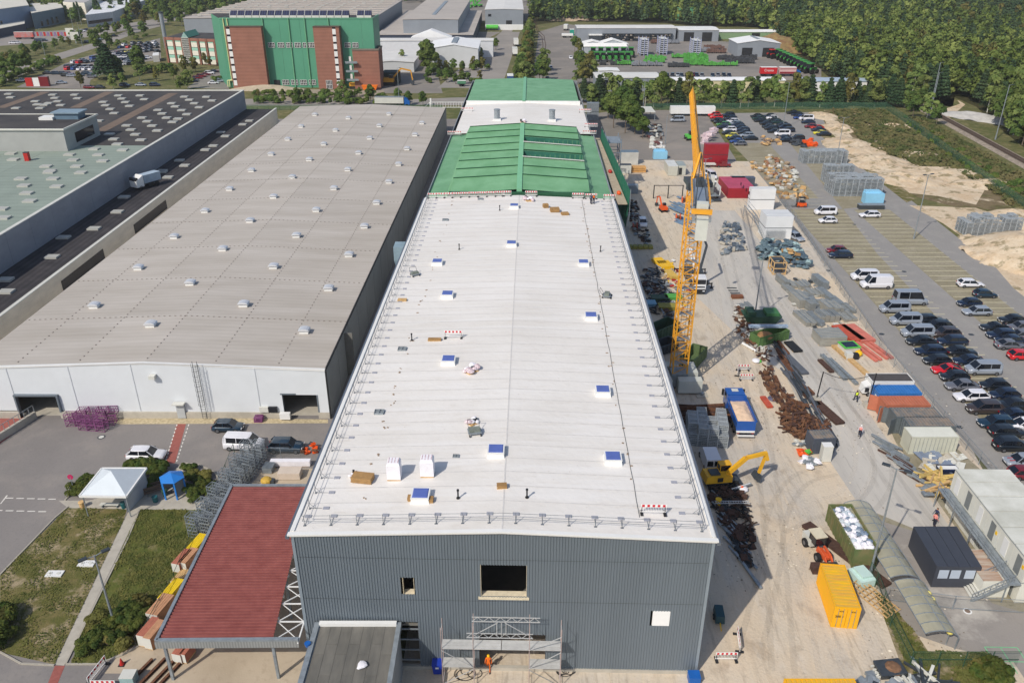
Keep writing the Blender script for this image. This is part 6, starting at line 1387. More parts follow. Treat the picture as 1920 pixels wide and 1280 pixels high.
# ------------------------------------------------------------ wheeled excavator at the hall
yx=mat('excavator_yellow',C(222,168,40),.45,.12,.8)
p=G(1350,908);t=thing('wheeled_excavator','yellow wheeled excavator with arm reaching right over the scrap trench','excavator',(p.x,p.y,0),rad(8))
b=MB();b.box(-2.4,2.4,-.8,.8,.6,1.1);b.box(2.3,2.9,-1.25,1.25,.4,.7);b.B('undercarriage',DSTEEL,t)
b=MB();b.loft([[(-2.7,-1.2,1.2),(-2.7,1.2,1.2),(-2.5,1.1,2.3),(-2.5,-1.1,2.3)],[(1.2,-1.25,1.2),(1.2,1.25,1.2),(1.2,1.2,2.2),(1.2,-1.2,2.2)]]);b.B('upper_body',yx,t)
XB(-1.9,-.5,-.8,.6,2.25,2.5).B('engine_cover',DSTEEL,t);XB(-1.0,-.2,-1.26,-1.22,1.4,2.1).B('dark_panel',BLACK,t)
XB(-.2,1.35,.15,1.2,2.2,3.2).B('cab',cg,t);XB(-.3,1.45,.1,1.25,3.2,3.32).B('cab_roof',yx,t)
b=MB()
for x in (-.2,1.35):
 for y in (.15,1.2):b.bar((x,y,2.2),(x,y,3.2),.1)
b.B('cab_frame',yx,t)
b=MB();b.bar((.6,-.35,2.0),(3.2,-.35,4.6),.5,.6);b.bar((3.2,-.35,4.6),(6.0,-.35,5.1),.42,.5);b.B('boom',yx,t)
b=MB();b.bar((6.0,-.35,5.3),(6.5,-.35,3.9),.4,.45);b.bar((6.1,-.35,4.6),(5.4,-.5,1.9),.34,.4);b.B('dipper_arm',yx,t)
b=MB();b.tube((3.6,-.05,4.9),(5.8,-.05,5.5),.09,6);b.tube((1.3,-.0,2.1),(3.0,0,3.9),.1,6);b.B('hydraulic_ram',GALV,t)
b=MB();b.loft([[(5.1,-1.0,1.9),(5.1,.3,1.9),(4.6,.3,1.2),(4.6,-1.0,1.2)],[(5.7,-1.0,1.6),(5.7,.3,1.6),(5.5,.3,.6),(5.5,-1.0,.6)]]);b.B('bucket',DSTEEL,t)
wheelset(t,(-1.7,1.9),2.5,.55,.45);t.scale=(.84,.84,.84)
p=G(1338,868);t=thing('white_van_cab','white crew-cab van half hidden behind the yellow excavator','van',(p.x-.6,p.y,0),rad(90));MB().loft([[(-2.2,-.95,.4),(-2.2,.95,.4),(-2.2,.9,2.0),(-2.2,-.9,2.0)],[(1.0,-.95,.4),(1.0,.95,.4),(.7,.85,2.0),(.7,-.85,2.0)],[(2.2,-.9,.4),(2.2,.9,.4),(2.2,.8,1.0),(2.2,-.8,1.0)]]).B('body',PAINT['white'],t);b=MB();b.box(-2.25,-2.19,-.8,-.1,1.1,1.8);b.box(-2.25,-2.19,.1,.8,1.1,1.8);b.B('rear_window',cg,t);wheelset(t,(-1.4,1.4),1.9,.35,.25)
p=G(1243,396);machine(p,rad(100),'orange mini digger seen from behind on the pale ground',ORANGE,.62)
p=G(1530,1035);t=thing('wheel_loader','orange and white wheel loader facing the yellow container','wheel loader',(p.x,p.y,0),rad(-78))
ol=mat('loader_orange',C(210,92,50),.5,.15,.8)
XB(-2.4,-.4,-.75,.75,.7,1.7).B('engine_hood',OFFW,t);XB(-.9,.5,-.7,.7,1.5,2.75).B('cab',cg,t);XB(-1.3,.6,-.8,.8,2.75,2.88).B('cab_roof',mat('cab_cream',C(216,206,180),.6),t)
b=MB()
for x in (-.9,.5):
 for y in (-.7,.7):b.bar((x,y,1.4),(x,y,2.75),.08)
b.B('cab_frame',BLACK,t)
b=MB();b.box(.4,2.3,-.4,.4,.7,1.1);
for s in (-1,1):b.bar((.7,s*.42,1.5),(2.3,s*.42,1.3),.22,.3);b.bar((2.3,s*.42,1.3),(3.0,s*.42,.6),.2,.26)
b.B('lift_arm',ol,t);b=MB();b.box(2.9,3.2,-.9,.9,.2,.9);
for s in (-.5,.5):b.box(3.1,4.3,s-.06,s+.06,.12,.2)
b.B('fork_carriage',DSTEEL,t);wheelset(t,(-1.4,1.5),1.95,.6,.42);t.scale=(.85,.85,.85)
p=G(1501,388);t=thing('forklift','orange and black forklift with raised mast near the white minibus','forklift',(p.x,p.y,0),rad(180))
XB(-1.2,1.0,-.6,.6,.25,1.1).B('body',ORANGE,t);b=MB()
for x in (-.8,.6):
 for y in (-.5,.5):b.bar((x,y,1.1),(x,y,2.3),.08)
b.box(-.9,.7,-.58,.58,2.3,2.4);b.B('overhead_guard',BLACK,t);XB(-.7,.2,-.4,.4,1.1,1.6).B('seat',BLACK,t)
b=MB();b.bar((1.1,-.35,.1),(1.1,-.35,3.6),.12);b.bar((1.1,.35,.1),(1.1,.35,3.6),.12)
for z in (.6,1.8,3.4):b.bar((1.1,-.35,z),(1.1,.35,z),.1)
b.B('mast',BLACK,t);b=MB();b.box(1.2,2.3,-.35,-.25,.12,.18);b.box(1.2,2.3,.25,.35,.12,.18);b.B('fork',DSTEEL,t);wheelset(t,(-.8,.7),1.2,.3,.22)
# ------------------------------------------------------------ containers
def container(loc,rzz,L,m,label,name='shipping_container',Wd=2.44,Hh=2.6,corr=True,roofm=None,open_end=False,doorm=None,group=None,z=0,cat='container'):
 """loc: centre of the base; length along local y"""
 t=thing(name,label,cat,(loc[0],loc[1],z),rzz,group)
 b=MB();x0,x1,y0,y1=-Wd/2,Wd/2,-L/2,L/2
 if corr:
  n=int(L/.28)
  for s in (-1,1):
   for k in range(n):
    ya=y0+.1+(L-.2)*k/n;d=(L-.2)/n;xx=s*(Wd/2-.02);xi=s*(Wd/2-.06)
    q=[(xx,ya),(xx,ya+d*.4),(xi,ya+d*.5),(xi,ya+d*.9),(xx,ya+d)]
    for j in range(4):f=[(q[j][0],q[j][1],.12),(q[j+1][0],q[j+1][1],.12),(q[j+1][0],q[j+1][1],Hh-.12),(q[j][0],q[j][1],Hh-.12)];b.face(f if s>0 else f[::-1])
 else:
  b.box(x0+.03,x0+.09,y0,y1,.1,Hh-.1);b.box(x1-.09,x1-.03,y0,y1,.1,Hh-.1)
 if not open_end:b.box(x0+.05,x1-.05,y0+.03,y0+.08,.1,Hh-.1)
 b.box(x0+.05,x1-.05,y1-.08,y1-.03,.1,Hh-.1)
 b.B('side_panel',m,t)
 b=MB()
 for (a,c) in ((x0,x0+.14),(x1-.14,x1)):
  for (d,e) in ((y0,y0+.14),(y1-.14,y1)):b.box(a,c,d,e,0,Hh)
 for zz in (.0,Hh-.14):
  b.box(x0+.14,x1-.14,y0,y0+.12,zz,zz+.13);b.box(x0+.14,x1-.14,y1-.12,y1,zz,zz+.13);b.box(x0,x0+.12,y0+.14,y1-.14,zz,zz+.13);b.box(x1-.12,x1,y0+.14,y1-.14,zz,zz+.13)
 b.B('frame',m,t)
 b=MB();b.box(x0+.1,x1-.1,y0+.1,y1-.1,.03,.12);b.B('floor',DSTEEL,t)
 b=MB()
 if corr:
  n=int(L/.42)
  for k in range(n):
   ya=y0+.12+(L-.24)*k/n;d=(L-.24)/n;b.box(x0+.13,x1-.13,ya,ya+d*.55,Hh-.12,Hh-.012);b.box(x0+.13,x1-.13,ya+d*.55,ya+d,Hh-.13,Hh-.09)
 else:b.box(x0+.13,x1-.13,y0+.13,y1-.13,Hh-.06,Hh-.02)
 b.B('roof',roofm or m,t)
 return t
def doors(t,L,m,Wd=2.44,Hh=2.6,end=-1,ajar=0):
 for s in (-1,1):
  d=MB();
  if ajar:
   x=s*Wd/2;yy=end*L/2;d.bar((x,yy,Hh/2),(x+s*.6,yy+end*1.0,Hh/2),.06,Hh-.3)
  else:d.box(min(s*.02,s*(Wd/2-.14)),max(s*.02,s*(Wd/2-.14)),end*L/2-.04,end*L/2+.04,.14,Hh-.16)
  o=d.B('door',m,t)
  if not ajar:
   b=MB()
   for k in (.35,.8):b.tube((s*k,end*(L/2+.06),.15),(s*k,end*(L/2+.06),Hh-.15),.025,5)
   b.B('lock_bar',GALV,t)
ycm=mat('container_yellow',C(246,184,18),.5,.08,.6,c2=C(238,172,26));ycr=mat('container_yellow_top',C(250,194,30),.55,.1,1.2,c2=C(206,160,80),stretch=(.4,2,1))
a,c=G(1575,1153,0),G(1545,1064,2.6)
f1_,f2_=G(1559,1154,0),G(1601,1156,0)
hd=math.atan2(c.y-G(1570,1132,2.6).y,c.x-G(1570,1132,2.6).x)
L=6.06;ff=(f1_+f2_)/2
bk1=(G(1545,1062,2.6)+G(1582,1064,2.6))/2;fr1=(G(1568,1132,2.6)+G(1608,1131,2.6))/2
hd=math.atan2(bk1.y-fr1.y,bk1.x-fr1.x)-math.pi/2;cen=(bk1+fr1)/2
t=container(cen,hd,L,ycm,'bright yellow shipping container with doors to the camera behind the wheel loader',roofm=ycr);doors(t,L,ycm)
text(t,'200 1',(-.65,-L/2-.09,1.5),(math.pi/2,0,0),.35,BLACK);text(t,'<<',(-.55,-L/2-.09,2.15),(math.pi/2,0,0),.35,BLACK);text(t,'<<',(.55,-L/2-.09,2.15),(math.pi/2,0,0),.35,BLACK)
t=container(G(1545,1293,2.6),rad(90),6.06,ycm,'second bright yellow container cut off by the bottom edge',roofm=ycr)
def cont_top(u0,u1,v,m,label,**k):
 "u0,u1: left and right end of the roof at row v (roof middle)"
 a,c=G(u0,v,2.6),G(u1,v,2.6);cc=(a+c)/2;L=6.06;return container(cc,rad(90)+.0,L,m,label,**k)
cblue=mat('container_blue',C(52,116,184),.5,.1,.8);cor=mat('container_terracotta',C(182,110,84),.6,.12,.8);cgry=mat('container_grey',C(96,104,108),.6,.15,1);cbei=mat('container_beige',C(196,196,180),.55,.05,.5)
dkroof=mat('dark_tar_roof',C(78,74,74),.8,.15,1)
t=cont_top(1633,1705,707,WHITE,'white cabin container with dark roof, farthest of the row of five',corr=False,roofm=dkroof,name='site_container');
t=thing('generator_hood','white machine nose with dark grille at the end of the dark-roofed container','generator',G(1622,738));MB().loft([[(-.8,-.7,.5),(-.8,.7,.5),(-.6,.7,1.6),(-.6,-.7,1.6)],[(.6,-.8,.4),(.6,.8,.4),(.6,.8,2.1),(.6,-.8,2.1)]]).B('hood',WHITE,t);XB(-.5,.1,-.76,-.7,.7,1.4).B('grille',BLACK,t);wheelset(t,(.1,),1.6,.35,.2)
t=cont_top(1642,1722,729,cblue,'blue shipping container with white plate, second of the row');XB(-.9,-.3,3.04,3.08,.7,2.0).B('white_plate',WHITE,t)
t=cont_top(1656,1738,750,cor,'terracotta shipping container with doors swung open, third of the row',open_end=False);doors(t,6.06,cor,end=1,ajar=1)
t=cont_top(1672,1762,772,cgry,'grey shipping container with rusty ribbed roof, fourth of the row',roofm=mat('grey_ribbed_roof',C(112,120,124),.6,.2,1,c2=C(150,134,120)));doors(t,6.06,cgry,end=1,ajar=1)
t=cont_top(1692,1780,782,cgry,'second grey ribbed container between the grey one and the beige one',z=0,roofm=MATS['grey_ribbed_roof']);t.location.y -= 1.0;doors(t,6.06,cgry,end=1,ajar=0)
t=cont_top(1696,1792,806,cbei,'beige smooth-sided site container, nearest of the row',corr=False,name='site_container',roofm=mat('pale_cabin_roof',C(216,216,204),.6,.06,.6));t.location.y -= .4;b=MB()
for k in range(11):b.box(-1.24,-1.2,-2.6+k*.5,-2.58+k*.5,.2,2.4)
b.B('panel_seam',GALV,t)
t=container(G(1541,812,2.4),rad(95),3.0,mat('container_slate',C(78,84,96),.6,.1,1),'small slate-grey container with ribbed roof at the end of the rusty scrap',Wd=2.2,Hh=2.3,roofm=MATS['grey_ribbed_roof'])
t=thing('electric_cabinet','grey upright cabinet with white top in front of the small slate container','cabinet',G(1546,862));XB(-.6,.6,-.5,.5,.05,2.3).B('body',OFFW,t);XB(-.62,.62,-.52,.52,2.3,2.36).B('top',WHITE,t)
rdc=mat('container_red',C(150,32,44),.55,.1,.8);
def boxblock(u0,u1,vt,vb,vf,h,m,rm,label,name='site_container',n=1,cat='container'):
 "front face bottom row vb from u0 to u1; roof back edge vt; returns container drawn as block"
 a,c=G(u0,vb),G(u1,vb);y0=(a.y+c.y)/2;y1=G((u0+u1)/2,vt,h).y
 t=thing(name,label,cat,(a.x,y0,0));W=c.x-a.x;D=max(2,y1-y0)
 b=MB();nn=int(W/.3)
 for k in range(nn):b.box(W*k/nn,W*(k+.55)/nn,-.03,0,.1,h-.1)
 b.box(0,W,0,D,.05,h-.05);b.B('body',m,t)
 for k in range(n):XB(-.02,W+.02,D*k/n,D*(k+1)/n-.18,h-.05,h+.03+.05*(k%2)).B('roof',rm,t)
 if h>5:XB(-.03,W+.03,-.06,D,h/2-.06,h/2+.06).B('floor_joint',DSTEEL,t)
 return t
boxblock(1319,1363,274,310,0,6.0,rdc,mat('red_roof',C(150,60,80),.6),'tall dark red container stack with red upper half beside the pink pallets','container_stack')
t=thing('red_pickup','dark red small pickup in front of the tall red container','truck',G(1355,313));XB(-2.2,2.0,-.9,.9,.4,1.1).B('body',PAINT['dark red'],t);XB(-.6,1.0,-.8,.8,1.1,1.8).B('cab',PAINT['dark red'],t);XB(-5.4,-2.2,-1,1,.8,1.0).B('flatbed',OFFW,t);wheelset(t,(-4.2,-1.4,1.3),1.8,.35,.25)
boxblock(1364,1414,331,372,0,2.6,rdc,mat('red_roof2',C(176,70,96),.6),'dark red container with pink-red roof behind the slate one')
boxblock(1371,1414,338,352,0,2.6,mat('container_slate',C(60,66,84)),mat('slate_roof',C(84,92,110),.6),'slate blue container squeezed between the red container and the white blocks')
cw=mat('cabin_white',C(222,224,226),.5,.03,.4);cwr=mat('cabin_white_roof',C(206,208,210),.55,.04,.4)
t=boxblock(1404,1450,352,394,0,5.2,cw,cwr,'two-storey white cabin block, farther of two, left of the orange forklift','cabin_block',4,'cabin');b=MB()
for k in range(4):b.box(-.06,-.02,1+k*2.6,1.9+k*2.6,3.4,4.2)
b.B('window',GLASS,t)
t=boxblock(1432,1482,393,449,0,5.2,cw,cwr,'two-storey white cabin block, nearer of two, behind the green netting heap','cabin_block',4,'cabin');b=MB()
for k in range(26):b.box(.1+k*.165,.15+k*.165,-.5,-.46,.1,2.4)
b.B('grille_fence',GALV,t)
st=thing('steel_stair','galvanised steel stair with landing along the left side of the white cabin blocks','stairs',G(1400,400));b=MB()
pp=[G(1396,385,2.7)-st.location,G(1412,405,2.7)-st.location,G(1432,450,.1)-st.location]
for s in (0,.9):
 for i in range(2):b.bar(pp[i]+VT((s,0,0)),pp[i+1]+VT((s,0,0)),.12,.2);b.bar(pp[i]+VT((s,0,1)),pp[i+1]+VT((s,0,1)),.06)
for k in range(14):q=lerp(pp[1],pp[2],k/14);b.box(q.x,q.x+.9,q.y-.12,q.y+.12,q.z,q.z+.05)
b.bar(pp[0],(pp[0].x,pp[0].y,0),.1);b.bar(pp[1],(pp[1].x,pp[1].y,0),.1);b.B('stair_frame',GALV,st)
t=boxblock(1252,1270,300,330,0,2.7,mat('cabin_grey_white',C(190,190,180),.6,.05),mat('cabin_light_roof',C(206,208,206),.6),'pale grey cabin, left of a pair at the service road','cabin',1,'cabin')
t=boxblock(1271,1285,302,329,0,2.7,mat('cabin_grey_white',C(190,190,180)),mat('cabin_blue_grey_roof',C(150,160,160),.6),'pale cabin with open dark door, right of a pair at the service road','cabin',1,'cabin');XB(.2,1.0,-.06,-.04,.2,2.1).B('door',BLACK,t)
boxblock(1164,1196,281,309,0,3.6,mat('blue_shed_wall',C(190,190,186),.6),mat('blue_shed_roof',C(104,122,138),.5),'blue-grey roofed shed right of the green roof','shed',1,'shed')
boxblock(1100,1122,208,226,0,6,GALV,GALV,'grey metal enclosure at the far right corner of the white roof strip','metal_enclosure',1,'cabin')
boxblock(1163,1183,314,326,0,2.4,OFFW,DSTEEL,'white rack with dark openings beside the timber stack','open_rack',1,'rack')
boxblock(1176,1196,350,364,0,2.2,mat('grey_tank_box',C(120,134,146),.5),GALV,'small blue-grey container in the shade beside the green roof','small_container')
ofc=mat('office_cabin',C(214,213,203),.55,.05,.4);ofr=mat('office_cabin_roof',C(196,196,184),.6,.08,.3,c2=C(220,220,212))
o1,o2,o3=G(1802,895,5.4),G(1778,905,2.6),G(1940,1075,5.4)
d_=VT((G(1925,1045,5.4)-G(1795,882,5.4)));hd2=math.atan2(d_.y,d_.x)
org=G(1790,878,5.4);org.z=0;ux=VT((math.cos(hd2),math.sin(hd2),0));uy=VT((-ux.y,ux.x,0)) # away to the right side
if uy.x<0:uy=-uy
print('office heading',math.degrees(hd2),org)
for k in range(6):
 for lv in (0,1):
  c_=org+ux*(1.3+k*2.55)+uy*3.1
  t=thing('office_cabin','%s-floor office cabin, %s from the far end of the stacked block at lower right'%(('ground','upper')[lv],ORD[k]),'cabin',(c_.x,c_.y,lv*2.72),hd2)
  XB(-1.25,1.25,-3,3,.05,2.6).B('wall',ofc,t);XB(-1.2,1.2,-3.03,3.03,2.6,2.7+.03*(k%2)).B('roof',ofr,t);XB(-1.25,1.25,-3.06,3.06,2.56,2.62).B('roof_edge',GALV,t)
  s=-1 if (uy-VT((-ux.y,ux.x,0))).length<.1 else 1
  if lv==1 or k>1:XB(-.45,.45,s*3.04-.02,s*3.04+.02,.15,2.2).B('door',WHITE if k%2==0 else mat('cabin_door_grey',C(120,124,124),.6),t)  # doors alternate between white and plain grey
  if k in (3,5) and lv:XB(.6,.9,s*3.05-.02,s*3.05+.02,1.3,1.7).B('yellow_sign',YEL,t)
ga=thing('access_gallery','galvanised access gallery with railing along the stacked office cabins','walkway',org);b=MB()
for k in range(12):
 q=ux*(k*1.3)+VT((0,0,2.6));MB().cbox(q+ux*.65-uy*.62,(1.28,1.15,.08),hd2).B('grating_plate',GALV,ga)
for z in (3.1,3.6):b.bar(ux*0-uy*1.2+VT((0,0,z)),ux*15.5-uy*1.2+VT((0,0,z)),.05)
for k in range(13):b.bar(ux*(k*1.29)-uy*1.2+VT((0,0,2.5)),ux*(k*1.29)-uy*1.2+VT((0,0,3.6)),.05)
for k in range(5):b.bar(ux*(k*3.8)-uy*1.15,ux*(k*3.8)-uy*1.15+VT((0,0,2.6)),.1)
b.B('railing',GALV,ga)
sa,sb=G(1812,1112,.1),G(1892,1078,2.7)
st=thing('steel_staircase','galvanised outdoor staircase in front of the black container at lower right','stairs',(sa.x,sa.y,0));dd=sb-VT((sa.x,sa.y,0));dd2=dd;b=MB();pr=VT((-dd.y,dd.x,0)).normalized()*1.0
for s in (-1,1):b.bar(pr*s,dd+pr*s,.08,.3);b.bar(pr*s+VT((0,0,1)),dd+pr*s+VT((0,0,1)),.05);b.bar(pr*s+VT((0,0,.5)),dd+pr*s+VT((0,0,.5)),.04)
for k in range(8):
 for s in (-1,1):b.bar(dd*(k/7)+pr*s,dd*(k/7)+pr*s+VT((0,0,1)),.05)
b.B('stringer_rail',GALV,st)
for k in range(1,15):q=dd*(k/15);MB().cbox(q,(1.9,.26,.05),math.atan2(pr.y,pr.x)).B('step',OFFW,st)
bc=[G(1713,986,2.8),G(1795,986,2.8),G(1842,1062,2.8),G(1757,1061,2.8)]
t=thing('black_container','large black cabin with four pale window panels facing the camera at lower right','cabin',(bc[3].x,bc[3].y,0))
blkc=mat('anthracite_panel',C(62,66,76),.5,.08,.6)
inn=[(p.x,p.y) for p in bc][::-1]
MB().prism(inn,.05,2.7).B('wall',blkc,t,W=1)
for k in range(4):
 p0_,p1_=lerp(bc[0],bc[1],k/4),lerp(bc[0],bc[1],(k+1)/4-.012);q0_,q1_=lerp(bc[3],bc[2],k/4),lerp(bc[3],bc[2],(k+1)/4-.012)
 MB().prism([(q0_.x,q0_.y),(q1_.x,q1_.y),(p1_.x,p1_.y),(p0_.x,p0_.y)],2.71,2.78+.01*(k%2)).B('roof_panel',blkc,t,W=1)
fr=bc[3]-VT((0,0,2.8));fe=bc[2]-VT((0,0,2.8));fd=(fe-fr).normalized();fn=VT((fd.y,-fd.x,0))
for k in range(4):
 s0=.35+k*1.2+(.25 if k>1 else 0);a_=fr+fd*s0+fn*.04;c_=a_+fd*1.0
 if s0+1.0<(fe-fr).length:MB().add([a_+VT((0,0,1.25)),c_+VT((0,0,1.25)),c_+VT((0,0,2.35)),a_+VT((0,0,2.35))],[(0,1,2,3)]).B('window_panel',mat('pale_shutter',C(176,186,200),.5,.03),t,W=1)
ir=[G(1800,1082,2.2),G(1870,1082,2.2),G(1850,1035,2.2),G(1828,1035,2.2)]
t=thing('rusty_roof_hut','low hut with white roof streaked with rust between the black cabin and the gallery','hut',(ir[0].x,ir[0].y,0));q=G(1848,1060,2.2);b=XB(q.x-1.3,q.x+1.5,q.y-2.2,q.y+2.4,.05,2.2);b.B('wall',ofc,t,W=1)
for k in range(6):XB(q.x-1.35,q.x+1.55,q.y-2.2+k*.77,q.y-2.2+k*.77+.74,2.2,2.28).B('roof_sheet',mat('rust_streaked_white',C(206,198,182),.7,.1,.9,c2=C(160,112,84),stretch=(.3,3,1)),t,W=1)
# ------------------------------------------------------------ curved bicycle shelters
pcm=mat('smoked_plastic',C(172,168,146),.22,.12,.6,alpha=.8,spec=.6)
def shelter(pa,pb,w,label,n):
 d=(pb-pa);L=d.length;hdg=math.atan2(d.y,d.x);t=thing('bicycle_shelter',label,'shelter',(pa.x,pa.y,0),hdg)
 def arc(k,m=8):a=math.pi*(.12+.62*k/m);return (-(w/2)*math.cos(a),1.0+1.35*math.sin(a))
 for i in range(n):
  for j in range(2):
   b=MB();x0,x1=L*i/n+.03,L*(i+1)/n-.03
   for k in range(j*4,j*4+4):
    (y0,z0),(y1,z1)=arc(k),arc(k+1);b.add([(x0,y0,z0),(x1,y0,z0),(x1,y1,z1),(x0,y1,z1)],[(0,1,2,3)])
   b.B('roof_pane',pcm,t,smooth=True)
 for i in range(n+1):
  x=L*i/n;b=MB()
  for k in range(8):(y0,z0),(y1,z1)=arc(k),arc(k+1);b.bar((x,y0,z0+.02),(x,y1,z1+.02),.07)
  b.B('roof_rib',GALV,t)
  if i%2==0:b=MB();b.bar((x,-w/2*.9,0),(x,-w/2*.92,1.5),.1);b.B('post',GALV,t)
 b=MB()
 for k in (0,4,8):b.bar((0,arc(k)[0],arc(k)[1]),(L,arc(k)[0],arc(k)[1]),.07)
 b.B('purlin',GALV,t);return t
shelter(G(1762,1190,1.8),G(1702,1092,1.8),4.0,'curved translucent bicycle shelter, the nearer one at lower right',6)
shelter(G(1694,1085,1.8),G(1604,945,1.8),4.0,'long curved translucent bicycle shelter beside the green waste container',9)
for (u,v,lb) in ((1740,1113,'yellow round lamp globe between the two shelters, the upper one'),(1747,1124,'yellow-white round globe just below the other at the near shelter'),(1781,1184,'yellow globe at the near end of the bicycle shelter')):
 t=thing('globe_lamp',lb,'lamp',G(u,v,1.6));t.location.z=0;MB().tube((0,0,0),(0,0,1.4),.05,6).B('stem',GALV,t);MB().sphere((0,0,1.65),.32,1,12,8).B('globe',mat('pale_yellow_plastic',C(226,212,120),.4),t,smooth=True)
gsk=mat('skip_green',C(98,124,72),.7,.2,.8,c2=C(130,120,84))
def skip(pa,pb,w,h,m,label,load=None,lid=None):
 d=pb-pa;L=d.length;hdg=math.atan2(d.y,d.x);t=thing('waste_skip',label,'skip',(pa.x,pa.y,0),hdg)
 b=MB();i=.12
 b.box(0,L,-w/2,-w/2+.08,.15,h);b.box(0,L,w/2-.08,w/2,.15,h);b.box(0,.08,-w/2+.08,w/2-.08,.15,h);b.box(L-.08,L,-w/2+.08,w/2-.08,.15,h);b.box(.08,L-.08,-w/2+.08,w/2-.08,.15,.25)
 n=int(L/.7)
 for k in range(n+1):x=L*k/n;b.box(x-.05,x+.05,-w/2-.07,-w/2-.002,.15,h);b.box(x-.05,x+.05,w/2+.002,w/2+.07,.15,h)
 b.B('hull',m,t);b=MB();b.box(-.06,L+.06,-w/2-.08,-w/2+.06,h,h+.09);b.box(-.06,L+.06,w/2-.06,w/2+.08,h,h+.09);b.box(-.06,.1,-w/2+.06,w/2-.06,h,h+.09);b.box(L-.1,L+.06,-w/2+.06,w/2-.06,h,h+.09);b.B('rim',m,t)
 return t,L
t,L_=skip(G(1622,1048,1.2),G(1572,962,1.2),2.5,2.4,gsk,'long green waste container filled with crumpled white plastic beside the shelters')
rr=random.Random(12);wb_=thing('plastic_waste','white and blue-grey crumpled plastic bags heaped inside the long green container','waste',t.location,t.rotation_euler.z)
bgm=[MB() for _ in range(4)]
for i in range(4):bgm[i].sphere((0,0,0),.36,.6,9,6);bgm[i].v=[(p[0]*rr.uniform(.7,1.3),p[1]*rr.uniform(.7,1.3),p[2]*rr.uniform(.7,1.3)) for p in bgm[i].v]
bgm=[bgm[i].mesh('plastic_bag',[wrapm,mat('grey_blue_film',C(120,136,156),.4,.3,3),mat('clear_film',C(190,200,208),.3,.15,3),wrapm][i]) for i in range(4)]
for k in range(120):link('plastic_bag',bgm[rr.randrange(4)],wb_,loc=(rr.uniform(.5,L_-.5),rr.uniform(-.85,.85),rr.uniform(1.9,2.45)),rot=rr.uniform(0,6),sc=rr.uniform(.6,1.2))
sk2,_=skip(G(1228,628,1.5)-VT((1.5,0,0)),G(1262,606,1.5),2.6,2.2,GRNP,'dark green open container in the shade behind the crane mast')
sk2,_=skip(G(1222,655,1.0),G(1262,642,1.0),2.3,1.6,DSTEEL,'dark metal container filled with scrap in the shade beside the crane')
sk3,_=skip(G(1288,680,1.3),G(1312,655,1.3),2.3,2.0,mat('skip_green2',C(90,110,72),.7,.2,.8),'green ribbed waste container right behind the crane mast foot')
sk4,_=skip(G(1415,636,1.0),G(1470,622,1.0),2.2,1.7,mat('skip_green3',C(86,116,66),.7,.25,.8),'bright green skip with brown rubble near the lamp post at the scrap line')
bd=thing('rubble_heap','brown rubble heaped in the bright green skip','rubble',sk4.location+VT((0,0,0)),sk4.rotation_euler.z);b=MB();b.sphere((2.2,0,1.2),1.3,.45,12,6);b.B('rubble',mat('brown_rubble',C(150,112,76),.95,.3,2,bump=.8),bd)
t=thing('open_skip','dark green open roll-off skip with raised lid behind the blue rail','skip',G(1425,602));MB().loft([[(-2.4,-1.2,.15),(2.4,-1.2,.15),(2.4,1.2,.15),(-2.4,1.2,.15)],[(-3.2,-1.5,1.5),(3.2,-1.5,1.5),(3.2,1.5,1.5),(-3.2,1.5,1.5)]]).B('hull',GRNP,t);XB(-2.6,-1.2,-1.2,1.2,1.5,2.2).B('lid',GRNP,t);XB(.6,2.8,-1.2,1.2,1.5,2.0).B('lid',mat('lid_green',C(60,110,66),.6),t)
t=thing('blue_beam','pale blue steel beam lying across the green skips','beam',G(1440,613,2.0));XB(-3.2,3.2,-.35,.35,0,.35).B('beam',mat('pale_blue_steel',C(110,132,160),.45,.15,1.5,c2=C(180,196,214)),t)
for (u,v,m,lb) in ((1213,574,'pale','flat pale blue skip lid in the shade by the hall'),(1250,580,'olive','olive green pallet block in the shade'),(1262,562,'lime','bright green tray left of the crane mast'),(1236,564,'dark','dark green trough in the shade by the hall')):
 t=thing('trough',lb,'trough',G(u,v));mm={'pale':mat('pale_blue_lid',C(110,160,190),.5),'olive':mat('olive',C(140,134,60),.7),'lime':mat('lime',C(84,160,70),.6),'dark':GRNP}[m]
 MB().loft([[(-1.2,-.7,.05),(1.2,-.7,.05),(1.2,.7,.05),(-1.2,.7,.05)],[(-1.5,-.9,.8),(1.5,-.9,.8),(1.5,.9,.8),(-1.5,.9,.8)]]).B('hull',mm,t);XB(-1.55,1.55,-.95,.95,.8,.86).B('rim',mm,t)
# ------------------------------------------------------------ wire cages
cgm=MB();w2,d2,h2=.6,.5,.9
for (a,c) in ((-w2,-d2),(w2,-d2),(w2,d2),(-w2,d2)):cgm.bar((a,c,0),(a,c,h2),.11)
for z in (.1,.36,.63,.88):
 cgm.bar((-w2,-d2,z),(w2,-d2,z),.08);cgm.bar((-w2,d2,z),(w2,d2,z),.08);cgm.bar((-w2,-d2,z),(-w2,d2,z),.08);cgm.bar((w2,-d2,z),(w2,d2,z),.08)
for k in range(1,5):x=-w2+2*w2*k/5;cgm.bar((x,-d2,.1),(x,-d2,h2),.03);cgm.bar((x,d2,.1),(x,d2,h2),.03)
cgm.box(-w2+.06,w2-.06,-d2+.06,d2-.06,.1,.14)
for k in range(4):y_=-d2+.1+k*.26;cgm.box(-w2+.06,w2-.06,y_,y_+.12,h2-.04,h2)
cagem=cgm.mesh('wire_cage',mat('cage_zinc',C(166,172,176),.5,.15,1.5,metal=.2))
